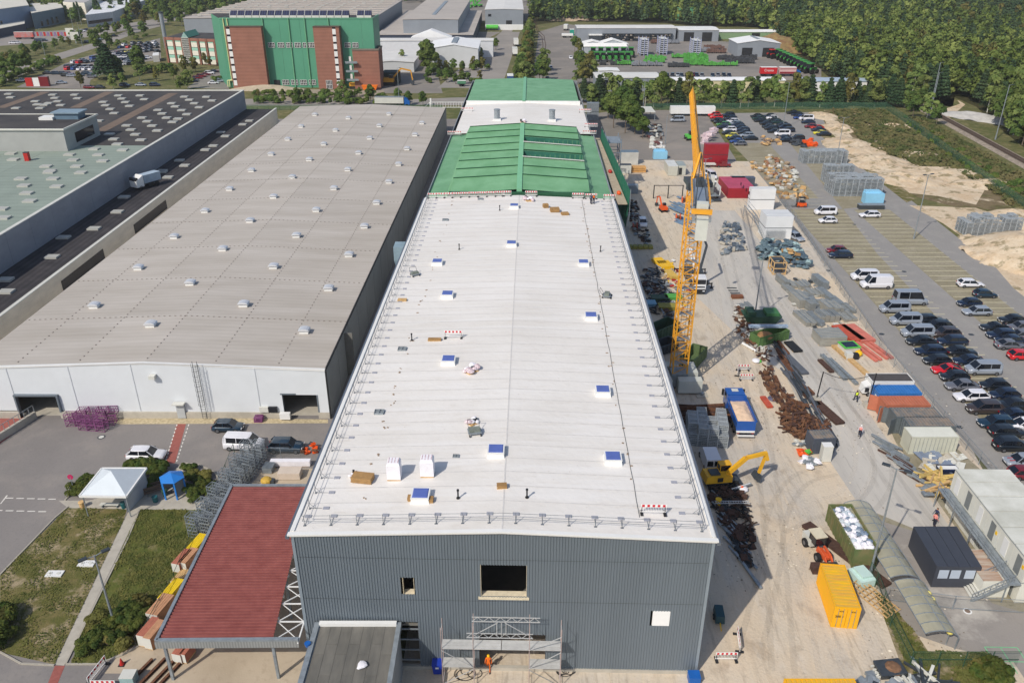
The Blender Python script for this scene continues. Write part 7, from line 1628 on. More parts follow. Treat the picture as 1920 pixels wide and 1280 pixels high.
def cages(u,v,nx,ny,nz,label,group,s=1.0,rzz=0.0,drop=.1,colour=None,seed=1):
 me_=cage2 if colour else cagem
 p=G(u,v);rr=random.Random(seed)
 for k in range(nz):
  for j in range(ny):
   for i in range(nx):
    if (k==nz-1 and rr.random()<drop) or (k<nz-1 and 0<i<nx-1 and j>0):continue
    q=VT(((i)*1.28*s,j*1.1*s,k*.95*s));q.rotate(Matrix.Rotation(rzz,3,'Z'))
    o=link('wire_cage',me_,None,loc=p+q,rot=rzz+rr.uniform(-.03,.03),sc=s);tag(o,label,'wire cage',group)
    if colour:setm(o,colour)
cages(1508,306,8,3,3,'galvanised wire cage in the far block of stacked cages beside the lamp post','wire cages, far block beside the lamp post',1.25)
cages(1548,341,5,2,4,'galvanised wire cage with pale top in the middle group of stacked cages','wire cages, middle group',1.2)
cages(1565,367,8,5,4,'galvanised wire cage in the big near block beside the blue wrapped pallets','wire cages, big near block',1.2,0,.3,seed=3)
cages(1812,441,9,4,4,'galvanised wire cage in the block standing on the sand heap at right','wire cages on the sand',1.05,0,.4,seed=4)
cages(1297,832,4,5,3,'steel crate in the rows of crates in the shade beside the hall','steel crates beside the hall',1.0,rad(-8),.3,seed=6)
cg2=MB()
for (a,c) in ((-w2,-d2),(w2,-d2),(w2,d2),(-w2,d2)):cg2.bar((a,c,0),(a,c,.95),.06)
for z in (.05,.5,.92):
 for (a,c,e,f) in ((-w2,-d2,w2,-d2),(-w2,d2,w2,d2),(-w2,-d2,-w2,d2),(w2,-d2,w2,d2)):cg2.bar((a,c,z),(e,f,z),.05)
for k in range(1,4):x=-w2+.3*k;cg2.bar((x,-d2,.05),(x,-d2,.92),.025);cg2.bar((x,d2,.05),(x,d2,.92),.025);cg2.bar((x,-d2,.92),(x,d2,.92),.03)
cage2=cg2.mesh('wire_cage',GALV)
for k in range(16):
 t_=k/15;u,v=466-98*t_,862+140*t_
 for j in range(2):
  p=G(u,v)+VT((j*1.5,0,0));n=2 if k%3 else 3
  for h in range(n):o=link('wire_cage',cage2,None,loc=p+VT((0,0,h*.95)),rot=rad(-18)+.1*math.sin(k*3+h),sc=1.0);tag(o,'galvanised lattice crate in the long double row left of the red canopy','wire cage','lattice crates left of the red canopy')
pur=mat('purple_steel',C(112,52,100),.5,.2,2,c2=C(150,90,140))
cages(136,796,5,2,2,'purple steel crate in the group right of the left gate of the white facade','purple steel crates',1.0,rad(3),.4,pur,7)
cages(160,803,3,1,2,'purple steel crate in the front row before the white facade','purple steel crates in front',1.0,rad(-8),.2,pur,8)
o=link('wire_cage',cagem,None,loc=G(486,789),rot=0,sc=.85);tag(o,'single purple open crate by the white facade, left of the right gate','wire cage');setm(o,pur)
# ------------------------------------------------------------ heaps of parts
def jumble(u0,v0,polyuv,n,mats,label,name,cat,smin,smax,hmax,seed,long=False,base=None,shape='box',align=None):
 """a heap of separate pieces scattered over a surveyed polygon"""
 rr=random.Random(seed);pts=[G(u,v) for u,v in polyuv];c=sum(pts,Vector())/len(pts);t=thing(name,label,cat,(c.x,c.y,0))
 protos=[]
 for k in range(8):
  b=MB();w_,d_,h_=rr.uniform(smin,smax),rr.uniform(smin,smax),rr.uniform(smin,smax)*.4
  if shape=='mix' and k%2:w_=rr.uniform(smax*1.2,smax*2.6);d_=rr.uniform(.1,.25);h_=.12
  if long:w_=rr.uniform(smax*1.5,smax*3.5);d_=rr.uniform(.1,.3);h_=rr.uniform(.08,.25)
  if shape=='bag':
   b.sphere((0,0,0),(w_+d_)/3,.5,8,5);b.v=[(p[0]*rr.uniform(.6,1.4),p[1]*rr.uniform(.6,1.4),p[2]*rr.uniform(.4,1.3)) for p in b.v]
  elif shape=='plate':b.cbox((0,0,0),(w_,d_,.06));b.cbox((w_*.3,0,.1),(w_*.3,d_*.9,.12))
  else:
   b.cbox((0,0,0),(w_,d_,h_))
   if not long and k%2:b.cbox((0,0,h_*.6),(w_*.7,d_*.5,h_*.6),.3)
   if long and k%2:b.cbox((0,.15,h_*.4),(w_*.95,.05,h_*1.5))
  protos.append(b.mesh(name+'_piece',mats[k%len(mats)]))
 A=pts;k=0;nm={'bag':'bag','plate':'sheet'}.get(shape,'beam' if long else 'piece')
 xs=[p.x for p in A];ys=[p.y for p in A]
 def inside(x,y):
  r=False;j=len(A)-1
  for i in range(len(A)):
   if (A[i].y>y) != (A[j].y>y) and x<(A[j].x-A[i].x)*(y-A[i].y)/(A[j].y-A[i].y)+A[i].x:r=not r
   j=i
  return r
 tries=0
 while k<n and tries<n*40:
  tries+=1
  x,y=rr.uniform(min(xs),max(xs)),rr.uniform(min(ys),max(ys))
  if not inside(x,y):continue
  ang=(align+rr.uniform(-.12,.12)) if align is not None else rr.uniform(0,math.pi)
  o=link(nm,protos[rr.randrange(8)],t,loc=(x-c.x,y-c.y,.12+rr.random()**1.5*hmax),rot=(rr.uniform(-.25,.25) if align is None else 0,rr.uniform(-.2,.2) if align is None else 0,ang));k+=1
 return t
al0=math.atan2(G(1560,810).y-G(1450,640).y,G(1560,810).x-G(1450,640).x)
rus=[RUST,DRUST,mat('ochre_rust',C(116,82,58),.9,.3,2),DRUST,RUST]
jumble(0,0,[(1462,770),(1500,755),(1520,790),(1558,800),(1545,822),(1520,815),(1500,825),(1465,805)],260,rus,'big heap of rusty steel formwork offcuts at the near end of the scrap line','scrap_heap','scrap',.25,1.0,.7,31,shape='mix')
jumble(0,0,[(1425,700),(1445,690),(1462,725),(1500,765),(1480,780),(1440,740)],170,rus,'rusty girder scrap in the middle of the scrap line','scrap_heap','scrap',.25,.9,.5,32,shape='mix',align=al0)
jumble(0,0,[(1380,575),(1408,585),(1425,640),(1445,660),(1435,690),(1405,655),(1378,615)],150,rus+[CONC,OFFW],'brownish clutter of scrap left of the green skips','scrap_heap','scrap',.2,.7,.35,33,shape='mix')
al=al0
jumble(0,0,[(1452,650),(1470,650),(1512,735),(1560,815),(1545,822),(1505,760),(1470,700)],60,[mat('grey_girder',C(92,96,104),.6,.15,1),RUST,mat('grey_girder',C(92,96,104)),DSTEEL],'long grey and rusty girders laid lengthwise along the haul road','girder_row','girders',1,2.4,.5,34,True,align=al)
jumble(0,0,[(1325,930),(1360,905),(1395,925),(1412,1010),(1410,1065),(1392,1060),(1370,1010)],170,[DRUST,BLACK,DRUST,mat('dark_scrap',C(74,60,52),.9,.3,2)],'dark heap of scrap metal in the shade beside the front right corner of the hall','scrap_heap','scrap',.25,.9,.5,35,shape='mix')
jumble(0,0,[(1340,930),(1352,930),(1405,1070),(1398,1075)],22,[GALV,DSTEEL],'grey rods lying along the left edge of the dark scrap heap','rod_bundle','rods',.8,1.6,.2,36,True,align=rad(-72))
jumble(0,0,[(1258,765),(1346,765),(1350,792),(1268,800)],42,[DRUST,RUST,DRUST],'long rusty beams lying crosswise in the shade between crane and crates','beam_stack','beams',2,3.2,.5,37,True,align=0.0)
jumble(0,0,[(1282,808),(1345,795),(1352,812),(1300,826)],25,[DRUST,GALV,WOOD],'mixed rusty drums and timber behind the steel crates','material_heap','material',.3,.9,.5,38)
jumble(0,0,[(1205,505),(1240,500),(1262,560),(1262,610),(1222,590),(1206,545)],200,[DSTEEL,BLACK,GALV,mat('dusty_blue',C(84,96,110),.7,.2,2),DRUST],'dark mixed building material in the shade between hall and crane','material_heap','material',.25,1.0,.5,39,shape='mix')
jumble(0,0,[(1238,490),(1262,490),(1275,520),(1300,560),(1272,600),(1248,545)],100,[WHITE,OFFW,YEL,WOOD,GALV,CONC,RED,OFFW],'bright mixed material with yellow panels left of the crane mast','material_heap','material',.25,.8,.35,40,shape='mix')
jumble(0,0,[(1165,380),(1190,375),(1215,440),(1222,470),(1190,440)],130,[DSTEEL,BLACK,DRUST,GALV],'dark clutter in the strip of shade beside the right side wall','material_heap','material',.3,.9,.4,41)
for (u,v,w_,h_,m_,lb,k_) in ((1236,494,2.2,3.2,YEL,'yellow formwork beam bundle standing at the shadow edge, left one',5),(1247,500,2.6,3.4,YEL,'bright yellow formwork panel stack left of the crane mast',6),(1258,518,1.6,3.8,mat('ochre_panel',C(214,180,90),.6),'ochre beam bundle in front of the yellow panels',5),(1196,466,6.5,1.4,mat('olive',C(140,134,60)),'yellow-olive formwork girder stack in the shade by the side wall',6)):
 t=thing('beam_bundle',lb,'beams',G(u,v),0 if w_>5 else rad(12))
 for i in range(k_):XB(-w_/2+w_*i/k_,-w_/2+w_*(i+.85)/k_,-h_/2,h_/2,.1,.7).B('beam',m_,t)
fm=[mat('formwork_grey',C(158,156,148),.7,.1,.8,rnd=.06),mat('formwork_grey2',C(140,142,140),.6,.12,1,rnd=.08),GALV]
def pstack(u,v,w_,d_,n,rzz,label,m_,bars=False,name='panel_stack',cat='panels',th=.12):
 t=thing(name,label,cat,G(u,v),rzz)
 nc=max(1,round(w_/.95)) if th<.15 and m_ in fm else 1
 for c_ in range(nc):
  ni=max(1,n-(random.random()<.4)*(nc>1));xa=-w_/2+w_*c_/nc;xc=-w_/2+w_*(c_+1)/nc-.07;o_=random.uniform(-.35,.35)*(nc>1)
  for i in range(ni):z_=.1+i*(th+.06);XB(xa+random.uniform(0,.05),xc,-d_/2+o_,d_/2+o_+random.uniform(-.06,.06),z_,z_+th).B('panel',m_,t)
  if m_ in fm and w_*d_>2:
   z_+=th;g_=MB();g_.box(xa+.03,xa+.1,-d_/2+o_,d_/2+o_,z_,z_+.1);g_.box(xc-.08,xc-.01,-d_/2+o_,d_/2+o_,z_,z_+.1)
   for k in range(int(d_/.55)+1):y_=-d_/2+o_+.05+k*.55;g_.box(xa+.1,xc-.08,y_,y_+.08,z_,z_+.09)
   g_.B('panel_ribs',GALV,t)
 if bars:
  zt=.1+n*(th+.06);b=MB()
  for k in range(9):x=-w_/2+w_*(k+.5)/9;b.box(x-.04,x+.04,-d_/2,d_/2,zt,zt+.05)
  b.B('lattice_bar',GALV,t)
 for s in (-.35,.35):XB(-w_/2,w_/2,s*d_-.05,s*d_+.05,0,.1).B('bearer',WOOD,t)
 return t
r_=rad(28)
P8=lambda x,y:(1380+x/8,460+y/8)
i=0
for (x,y,w_,d_,n,m_,lb) in ((690,580,1.0,4.2,4,1,'farthest left grey formwork stack beside the haul road'),(870,610,2.2,3.0,2,0,'low grey frames right behind the farthest left stack'),(800,700,1.2,4.5,3,1,'narrow grey formwork stack, second along the haul road'),(1000,620,2.4,2.4,3,0,'squarish grey panels behind the upright black post'),(1250,600,1.3,4.6,5,2,'bright grey panel stack by the fence at the far end'),(950,880,2.2,4.4,7,0,'tall grey formwork stack with striped side in the left middle'),(1090,960,1.3,2.6,6,1,'narrow stack right of the tall striped stack'),(1030,770,2.4,2.0,3,1,'low grey panel pile in the centre'),(1180,740,2.8,3.0,3,0,'wide grey frame stack in the centre'),(1150,850,1.0,5.0,2,2,'long pale beam pile across the centre'),(1340,760,1.3,5.0,3,2,'long bright panel stack by the fence'),(1180,980,1.2,4.5,2,1,'long low grey beams right of the narrow stack'),(1430,980,3.0,3.4,4,0,'wide grey frame stack near the fence'),(1320,900,2.2,2.6,3,1,'grey panel pile between centre and fence'),(1040,1120,2.4,5.2,3,0,'low pale stack at the near left end of the formwork'),(1180,1130,1.2,4.6,3,2,'narrow bright stack beside the slatted one'),(1350,1110,3.6,2.6,4,0,'grey stack with slatted lattice top'),(1620,960,2.4,3.6,2,1,'dark grey sheets beside the fence'),(1650,1090,2.4,3.4,2,0,'grey panel pile right behind the red formwork'),(1490,860,1.6,3.6,2,2,'small bright pile beside the fence bend')):
 i+=1;u,v=P8(x,y);pstack(u,v,w_,d_,n+1+(n>3)*2,rad(9),lb,fm[m_],'slatted' in lb)
pstack(1553,640,4.4,3.6,6,rad(5),'large flat grey formwork stack with dark gaps nearest to the green box',fm[0],th=.2)
redf=mat('red_formwork',C(190,84,60),.6,.2,1,rnd=.08);redl=mat('pale_red_formwork',C(208,120,104),.6,.15,1,rnd=.08)
pstack(1590,628,2.6,6.0,3,rad(14),'bright red-orange formwork panels, left stack by the fence',redf);pstack(1608,628,2.6,6.2,3,rad(12),'paler red formwork panels right of the orange ones',redl)
for i,(u,v) in enumerate(((1618,660),(1626,658),(1638,656),(1647,655))):pstack(u,v,.6,7.0,2,rad(13),'%s long pale red beam bundle from the left, in front of the red panels'%ORD[i],redl,name='beam_bundle',cat='beams')
t=thing('green_rim_box','crate with bright green rim and black cover beside the red beams','crate',G(1590,658),rad(8));XB(-1.3,1.3,-1.1,1.1,0,1.1).B('body',OFFW,t);XB(-1.4,1.4,-1.2,1.2,1.1,1.2).B('green_rim',LGREEN,t);XB(-1.05,1.05,-.9,.9,1.2,1.24).B('cover',mat('black_cover',C(30,44,60),.4),t)
t=thing('water_tank','white caged liquid tank and black box in front of the green-rimmed crate','tank',G(1590,672));XB(-.5,.5,-.5,.5,.15,1.1).B('tank',OFFW,t);XB(.6,1.5,-.4,.4,0,.9).B('black_box',BLACK,t)
t=thing('yellow_sack','yellow bag beside the black box near the red beams','bag',G(1609,667));b=MB();b.sphere((0,0,.45),.6,.8,9,6);b.B('sack',YEL,t);MB().tube((0,0,.8),(0,0,1.05),.1,6,.2).B('tie',YEL,t)
for i,(u,v,w_,d_,rz_,m_,lb) in enumerate(((1562,690,.7,8,6,GALV,'long grey steel rails lying side by side left of the timber'),(1548,688,.8,4,8,DRUST,'dark short rails beside the long grey rails'),(1580,698,.6,8,9,GALV,'pale steel channel right of the long rails'),(1578,662,1.2,4.5,9,WOOD,'orange-tan plank pile beside the grey stacks'),(1610,690,.9,5,9,WOOD,'tan planks near the blue-white container'),(1502,730,.8,10,11,mat('grey_girder',C(92,96,104)),'long dark grey girder beside the rusty beam'),(1540,765,1.5,9,14,DRUST,'long rusty steel plates leading to the small slate container'),(1486,680,1.3,8,10,mat('grey_girder',C(92,96,104)),'dark grey girder bundle in the upper scrap line'),(1487,652,1.6,3.5,10,BLACK,'black pipes bundled below the bright green skip'),(1511,735,1.8,2.0,10,RUST,'round rusty plate stack beside the road edge'))):
 pstack(u,v,w_,d_,2,rad(rz_),lb,m_,name='beam_bundle',cat='beams')
t=pstack(1602,1010,1.4,11,2,rad(28),'long rusty brown steel sheets left of the green waste container',DRUST,name='steel_sheets');t=None
o=[x for x in COL.objects if x.get('label','').startswith('long rusty brown steel sheets')][0];o.location=(G(1583,1040).x,G(1583,1040).y,0)
jumble(0,0,[(1462,528),(1535,520),(1602,625),(1565,645),(1500,598)],130,[GALV,OFFW,CONC,fm[0],DSTEEL],'loose grey struts and profiles strewn between the formwork stacks','strut_scatter','struts',.3,.9,.3,90,shape='mix',align=rad(100))
tarp=mat('teal_netting',C(116,138,146),.7,.25,1.5,c2=C(84,104,116))
jumble(0,0,[(1420,470),(1440,455),(1495,460),(1512,490),(1518,505),(1480,508),(1430,490)],130,[tarp,mat('dark_netting',C(74,92,106),.8,.3,2),tarp,mat('pale_netting',C(150,174,176),.7,.15,2)],'big heap of teal-grey folded tarpaulins in front of the nearer cabin block','tarpaulin_heap','tarpaulins',.7,1.6,1.3,50,shape='bag')
jumble(0,0,[(1465,480),(1490,478),(1495,492),(1465,495)],20,[WOOD,PLY],'orange-brown pallets on top of the tarpaulin heap','pallet_pile','pallets',.8,1.2,1.9,51,shape='plate')
t=thing('timber_rack','open wooden crate frame with shelves in front of the tarpaulins','crate',G(1458,512));b=MB()
for x in (-1.2,1.2):
 for y in (-.9,.9,2.5):b.bar((x,y,0),(x,y,2.6),.16)
for z in (.2,1.3,2.5):
 b.bar((-1.2,-.9,z),(1.2,-.9,z),.14);b.bar((-1.2,2.5,z),(1.2,2.5,z),.14);b.bar((-1.2,-.9,z),(-1.2,2.5,z),.14);b.bar((1.2,-.9,z),(1.2,2.5,z),.14)
b.B('wood_frame',WOOD,t);XB(-1.1,1.1,-.8,2.4,1.35,1.5).B('shelf',DSTEEL,t);XB(-1.1,1.1,.8,2.4,2.3,2.5).B('shelf',DSTEEL,t)
jumble(0,0,[(1360,415),(1385,420),(1400,470),(1350,480),(1352,440)],110,[GALV,mat('dusty_blue',C(84,96,110)),CONC],'grey machine parts and grates right of the crane counterweights','material_heap','material',.4,1.2,.6,52)
jumble(0,0,[(1410,215+110),(1445,290),(1492,320),(1500,355),(1470,358),(1440,345),(1412,300)],150,[WOOD,OFFW,mat('weathered_wood',C(156,136,112),.9,.2,1),GALV,CONC,OFFW,PLY,mat('brown_panel',C(150,108,84),.8,.2,1)],'spread of timber packs, boxes and panels on the brown bays in the far lot','material_yard','material',.5,1.4,.5,53)
jumble(0,0,[(1460,362),(1508,350),(1512,372),(1470,378)],30,[WOOD,PLY,CONC],'wooden pallets and boards behind the orange forklift','pallet_pile','pallets',.8,1.5,.5,54)
jumble(0,0,[(1425,262),(1468,262),(1465,272),(1430,274)],22,[mat('pallet_brown',C(130,110,94),.9,.2,1),WOOD],'brown pallets at the end of the far car rows','pallet_pile','pallets',.8,1.4,1.2,55)
jumble(0,0,[(1482,262),(1512,262),(1510,276),(1484,276)],14,[BLACK,DSTEEL],'black drums beside the orange machine in the far lot','drum_pile','drums',1.4,2.2,1.0,56,shape='bag')
jumble(0,0,[(1508,262),(1524,262),(1533,282),(1510,280)],14,[ORANGE],'orange machine parts beside the black drums','machine_parts','machine parts',1.0,2.0,1.6,57)
jumble(0,0,[(1318,252),(1338,250),(1340,268),(1320,270)],14,[pinkp],'pink-white wrapped pallets behind the tall red container','wrapped_pallets','pallets',1.6,2.2,2.2,58)
jumble(0,0,[(1205,235),(1235,235),(1245,262),(1212,262)],60,[DSTEEL,GALV,DRUST,OFFW],'mixed grey machine parts along the left side of the service road','material_heap','material',.5,1.5,1.0,59)
jumble(0,0,[(1218,262),(1245,268),(1248,285),(1222,285)],24,[WHITE,OFFW,mat('brown_box',C(110,70,70),.8)],'white packages behind the pale blue block','package_pile','packages',.9,1.6,1.2,60)
for (u,v,k_,m_,lb) in ((1237,297,1.0,mat('light_blue_wrap',C(140,196,226),.5,.06,1),'pale blue wrapped block of insulation beside the service road'),(1635,380,1.15,mat('light_blue_wrap',C(140,196,226)),'pale blue wrapped pallets with yellow machine behind the white open estate car')):
 t=thing('wrapped_block',lb,'pallets',G(u,v));XB(-2*k_,2*k_,-1*k_,1*k_,0,2.2*k_).B('block',m_,t);XB(-1.8*k_,1.4*k_,-.2*k_,1.2*k_,2.2*k_,2.6*k_).B('block',m_,t)
t=thing('dark_skip','long slate-grey trough in front of the pale blue wrapped pallets','skip',G(1632,391));XB(-3,3,-.8,.8,0,1.0).B('hull',DSTEEL,t);XB(-3.1,3.1,-.9,.9,1,1.1).B('rim',GALV,t)
t=thing('timber_stack','orange-brown timber stack in the yard right of the green roof','timber',G(1195,322))
for k in range(3):
 for j in range(4):XB(-2.2+random.uniform(-.2,.2),2.2,-1.2+j*.6,-.7+j*.6,.1+k*.5,.5+k*.5).B('timber',mat('orange_timber',C(204,156,96),.8,.15,1),t)
jumble(0,0,[(1330,372),(1345,372),(1345,400),(1325,398)],1,[GALV],'small grey plate beside the white flatbed','plate','plate',.5,1,.2,61)
bl_=mat('blue_steel',C(110,136,164),.5,.15,1)
jumble(0,0,[(1256,380),(1278,372),(1298,420),(1300,440),(1280,430),(1262,405)],26,[bl_,GALV,bl_],'blue-grey steel girders lying beside the orange reels','girder_pile','girders',1.0,2.0,.5,62,True,align=rad(-60))
for (u,v,lb) in ((1271,413,'orange-red cable reel in front of the blue girders'),(1282,380,'orange-red hose rack behind the blue girders'),(1190,430,'dark red reel in the shade beside the white pickup')):
 t=thing('reel',lb,'reel',G(u,v));
 for s in (-.45,.45):MB().tube((s-.05,0,.8),(s+.05,0,.8),.8,14).B('flange',ORANGE if 'dark' not in lb else RED,t)
 MB().tube((-.4,0,.8),(.4,0,.8),.35,10).B('core',RUST,t)
t=pstack(1437,756,.9,2.8,2,rad(6),'short red steel channel pair between the dump truck and the scrap',redf,name='steel_channel',cat='steel')
t=thing('cable_coil','round coil of grey hose between red channel and scrap','coil',G(1451,748));b=MB()
for k in range(5):r0=.3+k*.13;b.path([(r0*math.cos(a),r0*math.sin(a),.1+.03*(k%2)) for a in np.arange(0,6.4,.3)],.06,5)
b.B('hose',mat('lilac_hose',C(110,108,130),.6),t)
t=thing('white_tube','white round pipe lying by the scrap line near the lamp post','pipe',G(1404,653),rad(-62));MB().tube((-1.5,0,.25),(1.5,0,.25),.22,12).B('pipe',WHITE,t);MB().tube((1.5,0,.25),(1.6,0,.25),.25,12).B('collar',WHITE,t)
t=thing('folded_bag','white and green sack beside the scrap line','bag',G(1417,679),.3);b=MB();b.sphere((0,0,.3),.65,.5,9,6);b.B('sack',wrapm,t);MB().cbox((.5,-.3,.25),(.4,.3,.35)).B('green_cloth',LGREEN,t)
for k,(u,v) in enumerate(((1372,540),(1375,545),(1378,549),(1380,552))):t=thing('steel_plate','%s small grey plate from the far end, lying in a row on the haul road'%ORD[k],'plate',G(u,v),rad(-3));XB(-.9,.9,-.18,.18,0,.08).B('plate',DSTEEL,t);XB(-.8,.8,-.05,.05,.08,.13).B('rib',DSTEEL,t)
pstack(1382,559,2.2,.9,3,rad(4),'brown timber trestle in front of the small grey plates',mat('brown_timber',C(130,84,60),.8,.2,1),name='timber_trestle',cat='timber')
pstack(1398,575,2.4,2.6,1,rad(12),'flat grey board beside the white tube near the green skip',fm[1],name='flat_board',cat='board')
jumble(0,0,[(1498,860),(1530,862),(1538,878),(1510,880)],18,[wrapm,wrapm,GALV],'heap of white bags at the foot of the grey cabinet','bag_heap','bags',.5,1.0,.5,64,shape='bag')
jumble(0,0,[(1495,845),(1525,845),(1520,856),(1498,856)],9,[ORANGE,ORANGE,LGREEN],'orange and green sacks behind the white bag heap','bag_heap','bags',.5,.9,.5,65,shape='bag')
jumble(0,0,[(1488,828),(1512,828),(1512,838),(1490,838)],8,[GALV,OFFW],'small grey tins left of the slate container','tin_pile','tins',.3,.7,.3,66)
jumble(0,0,[(1655,830),(1680,835),(1700,870),(1725,905),(1715,910),(1690,880),(1660,850)],34,[GALV,GALV,DRUST],'row of galvanised profiles and rusty frames lying below the beige container','profile_row','profiles',.7,1.3,.5,67,True,align=rad(-58))
jumble(0,0,[(1720,850),(1800,850),(1800,880),(1735,885)],26,[mat('blue_plate',C(124,136,156),.6),CONC,OFFW],'blue-grey planks and plastic wrapped bits behind the office cabins','plank_pile','planks',.9,1.8,.25,68,shape='plate')
jumble(0,0,[(1740,888),(1765,888),(1770,925),(1745,925)],45,[WOOD,mat('straw_timber',C(206,180,112),.8,.15,1)],'heap of yellowish timber slats at the end of the access gallery','slat_heap','timber',.9,1.4,.8,69,True)
jumble(0,0,[(1725,915),(1745,912),(1752,930),(1732,935)],8,[GALV],'small stack of grey grates left of the timber slats','grate_pile','grates',.9,1.3,.5,70,shape='plate')
t=thing('boat_tub','dark blue plastic tub with white rim behind the office cabins','tub',G(1775,885));MB().loft([[(-1.0,-.4,0),(1.0,-.5,0),(1.0,.5,0),(-1.0,.4,0)],[(-1.3,-.5,.7),(1.2,-.7,.7),(1.2,.7,.7),(-1.3,.5,.7)]]).B('hull',mat('dark_blue_plastic',C(26,38,70),.4),t);XB(-1.2,1.1,-.35,.35,.7,.75).B('rim',WHITE,t)
t=thing('wooden_hurdle','leaning wooden lattice frame beside the yellow container','frame',G(1637,1125),rad(32));b=MB()
for x in np.linspace(-1,1,5):b.bar((x,-2.3,.15),(x,2.3,.6),.1)
for y in np.linspace(-2.3,2.3,9):b.bar((-1.1,y,.2+(y+2.3)*.1),(1.1,y,.2+(y+2.3)*.1),.08)
b.B('lattice',WOOD,t)
t=thing('insulation_block','pale mint insulation block right of the yellow container','block',G(1614,1088),rad(15));XB(-.9,.9,-1.1,1.1,.1,.9).B('block',mat('mint',C(190,216,210),.7,.05),t);XB(-.5,.7,-.7,.9,.9,1.2).B('block',mat('mint',C(190,216,210)),t)
for (u,v,lb) in ((1542,1070,'dark loader bucket behind the yellow container'),(1555,1147,'black tyre leaning on the yellow container')):
 t=thing('bucket' if 'bucket' in lb else 'tyre',lb,'bucket' if 'bucket' in lb else 'tyre',G(u,v));
 if 'tyre' in lb:MB().tube((-.15,0,.5),(.15,0,.5),.5,14).B('rubber',BLACK,t);MB().tube((-.17,0,.5),(.17,0,.5),.25,10).B('rim',RUST,t)
 else:XB(-1.2,1.2,-.5,.5,0,.8).B('shell',DRUST,t);XB(-1.25,1.25,-.55,-.45,.8,.9).B('lip',DRUST,t)
t=thing('digger_bucket','toothed excavator bucket full of brown earth at the bottom edge','bucket',G(1668,1262),rad(5));MB().loft([[(-1.1,-.6,0),(1.0,-.6,0),(1.0,.7,0),(-1.1,.7,0)],[(-1.3,-.9,.8),(1.1,-.8,.9),(1.1,.9,.9),(-1.3,.9,.8)]]).B('shell',DSTEEL,t);b=MB();b.sphere((0.2,0,.7),.85,.4,10,5);b.B('earth',mat('brown_earth',C(120,90,68),.95,.3,3),t);b=MB()
for k in range(4):b.cbox((-1.4,-.6+k*.4,.4),(.3,.12,.2))
b.B('teeth',OFFW,t)
jumble(0,0,[(1600,1270),(1650,1262),(1700,1285),(1600,1300)],20,[OFFW,GALV,DSTEEL],'grey and white metal bits on the ground at the bottom edge beside the bucket','metal_bits','scrap',.4,.9,.3,71)
jumble(0,0,[(1705,1255),(1760,1260),(1765,1300),(1705,1300)],24,[GALV,DSTEEL,OFFW],'tangle of grey tubes at the foot of the green fence','tube_tangle','tubes',.7,1.2,.4,72,True)
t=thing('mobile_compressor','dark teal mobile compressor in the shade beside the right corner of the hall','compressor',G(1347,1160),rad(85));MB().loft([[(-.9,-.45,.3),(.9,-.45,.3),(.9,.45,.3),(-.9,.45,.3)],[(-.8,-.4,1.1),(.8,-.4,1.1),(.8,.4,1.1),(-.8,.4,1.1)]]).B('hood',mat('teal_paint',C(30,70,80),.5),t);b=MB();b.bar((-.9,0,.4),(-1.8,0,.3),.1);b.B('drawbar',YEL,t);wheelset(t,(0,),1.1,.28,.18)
barrier(G(1361,1237),0,'wide red-spotted barrier board standing on the ground right of the hall corner',None,2.0)
barrier(G(1384,1205),rad(82),'barrier board turned edge-on behind the red-spotted one on the ground',None,2.4)
barrier(G(1399,712),0,'red-spotted barrier of the small fenced pit behind the dump truck',None,2.0)
barrier(G(1383,700),rad(70),'left side barrier of the small fenced pit behind the dump truck',None,2.0)
barrier(G(1393,694),0,'rear barrier of the small fenced pit behind the dump truck',None,1.8)
t=thing('pale_panel','white metal panel leaning on timber beside the excavator bucket','panel',G(1388,912,.6),rad(25));XB(-1.6,1.6,-.15,.15,-.1,.05).B('panel',GALV,t);XB(-1.5,1.5,-.05,.05,.05,.1).B('rib',WHITE,t)
t=thing('ladder','aluminium ladder laid across the dark scrap trench','ladder',G(1373,941,.8));b=MB();b.bar((-2,-.2,0),(2,-.2,0),.08);b.bar((-2,.2,0),(2,.2,0),.08);b.B('rail',alu,t);b=MB()
for k in range(14):b.bar((-1.9+k*.29,-.2,0),(-1.9+k*.29,.2,0),.05)
b.B('rung',alu,t)
t=thing('yellow_drum','yellow drum at the far end of the dark scrap heap','drum',G(1346,947));MB().tube((0,0,0),(0,0,.9),.35,12).B('shell',YEL,t);MB().tube((0,0,.88),(0,0,.93),.37,12).B('lid',YEL,t)
t=thing('sandbag_ring','white sack with orange cloth beside the excavator bucket','bag',G(1393,920));b=MB();b.sphere((0,0,.3),.6,.55,9,6);b.B('sack',wrapm,t);b=MB();b.sphere((-.2,.1,.55),.3,.5,8,5);b.B('orange_cloth',ORANGE,t)
for (u,v,vt,lb) in ((1530,752,697,'black leaning cable pole with concrete foot left of the haul road'),(1626,762,700,'black cable pole in a grey concrete block beside the blue container')):
 p=G(u,v);h=hz(p.y,vt);t=thing('cable_pole',lb,'pole',(p.x,p.y,0));MB().tube((0,0,.3),(.25,0,h),.09,8).B('pole',BLACK,t);b=MB();b.loft([[(-.6,-.6,0),(.6,-.6,0),(.6,.6,0),(-.6,.6,0)],[(-.45,-.45,.7),(.45,-.45,.7),(.45,.45,.7),(-.45,.45,.7)]]);b.B('foot_block',CONC,t)
pa,pb=G(1530,752),G(1626,762);ha=hz(pa.y,697);hb_=hz(pb.y,700)
t=thing('overhead_cable','thin sagging cable between the two black poles','cable',(pa.x,pa.y,0));b=MB();b.path([VT((.25,0,ha))+(pb-pa)*s+VT((0,0,(hb_-ha)*s-1.0*4*s*(1-s))) for s in np.linspace(0,1,14)],.045,5);b.B('cable',BLACK,t)
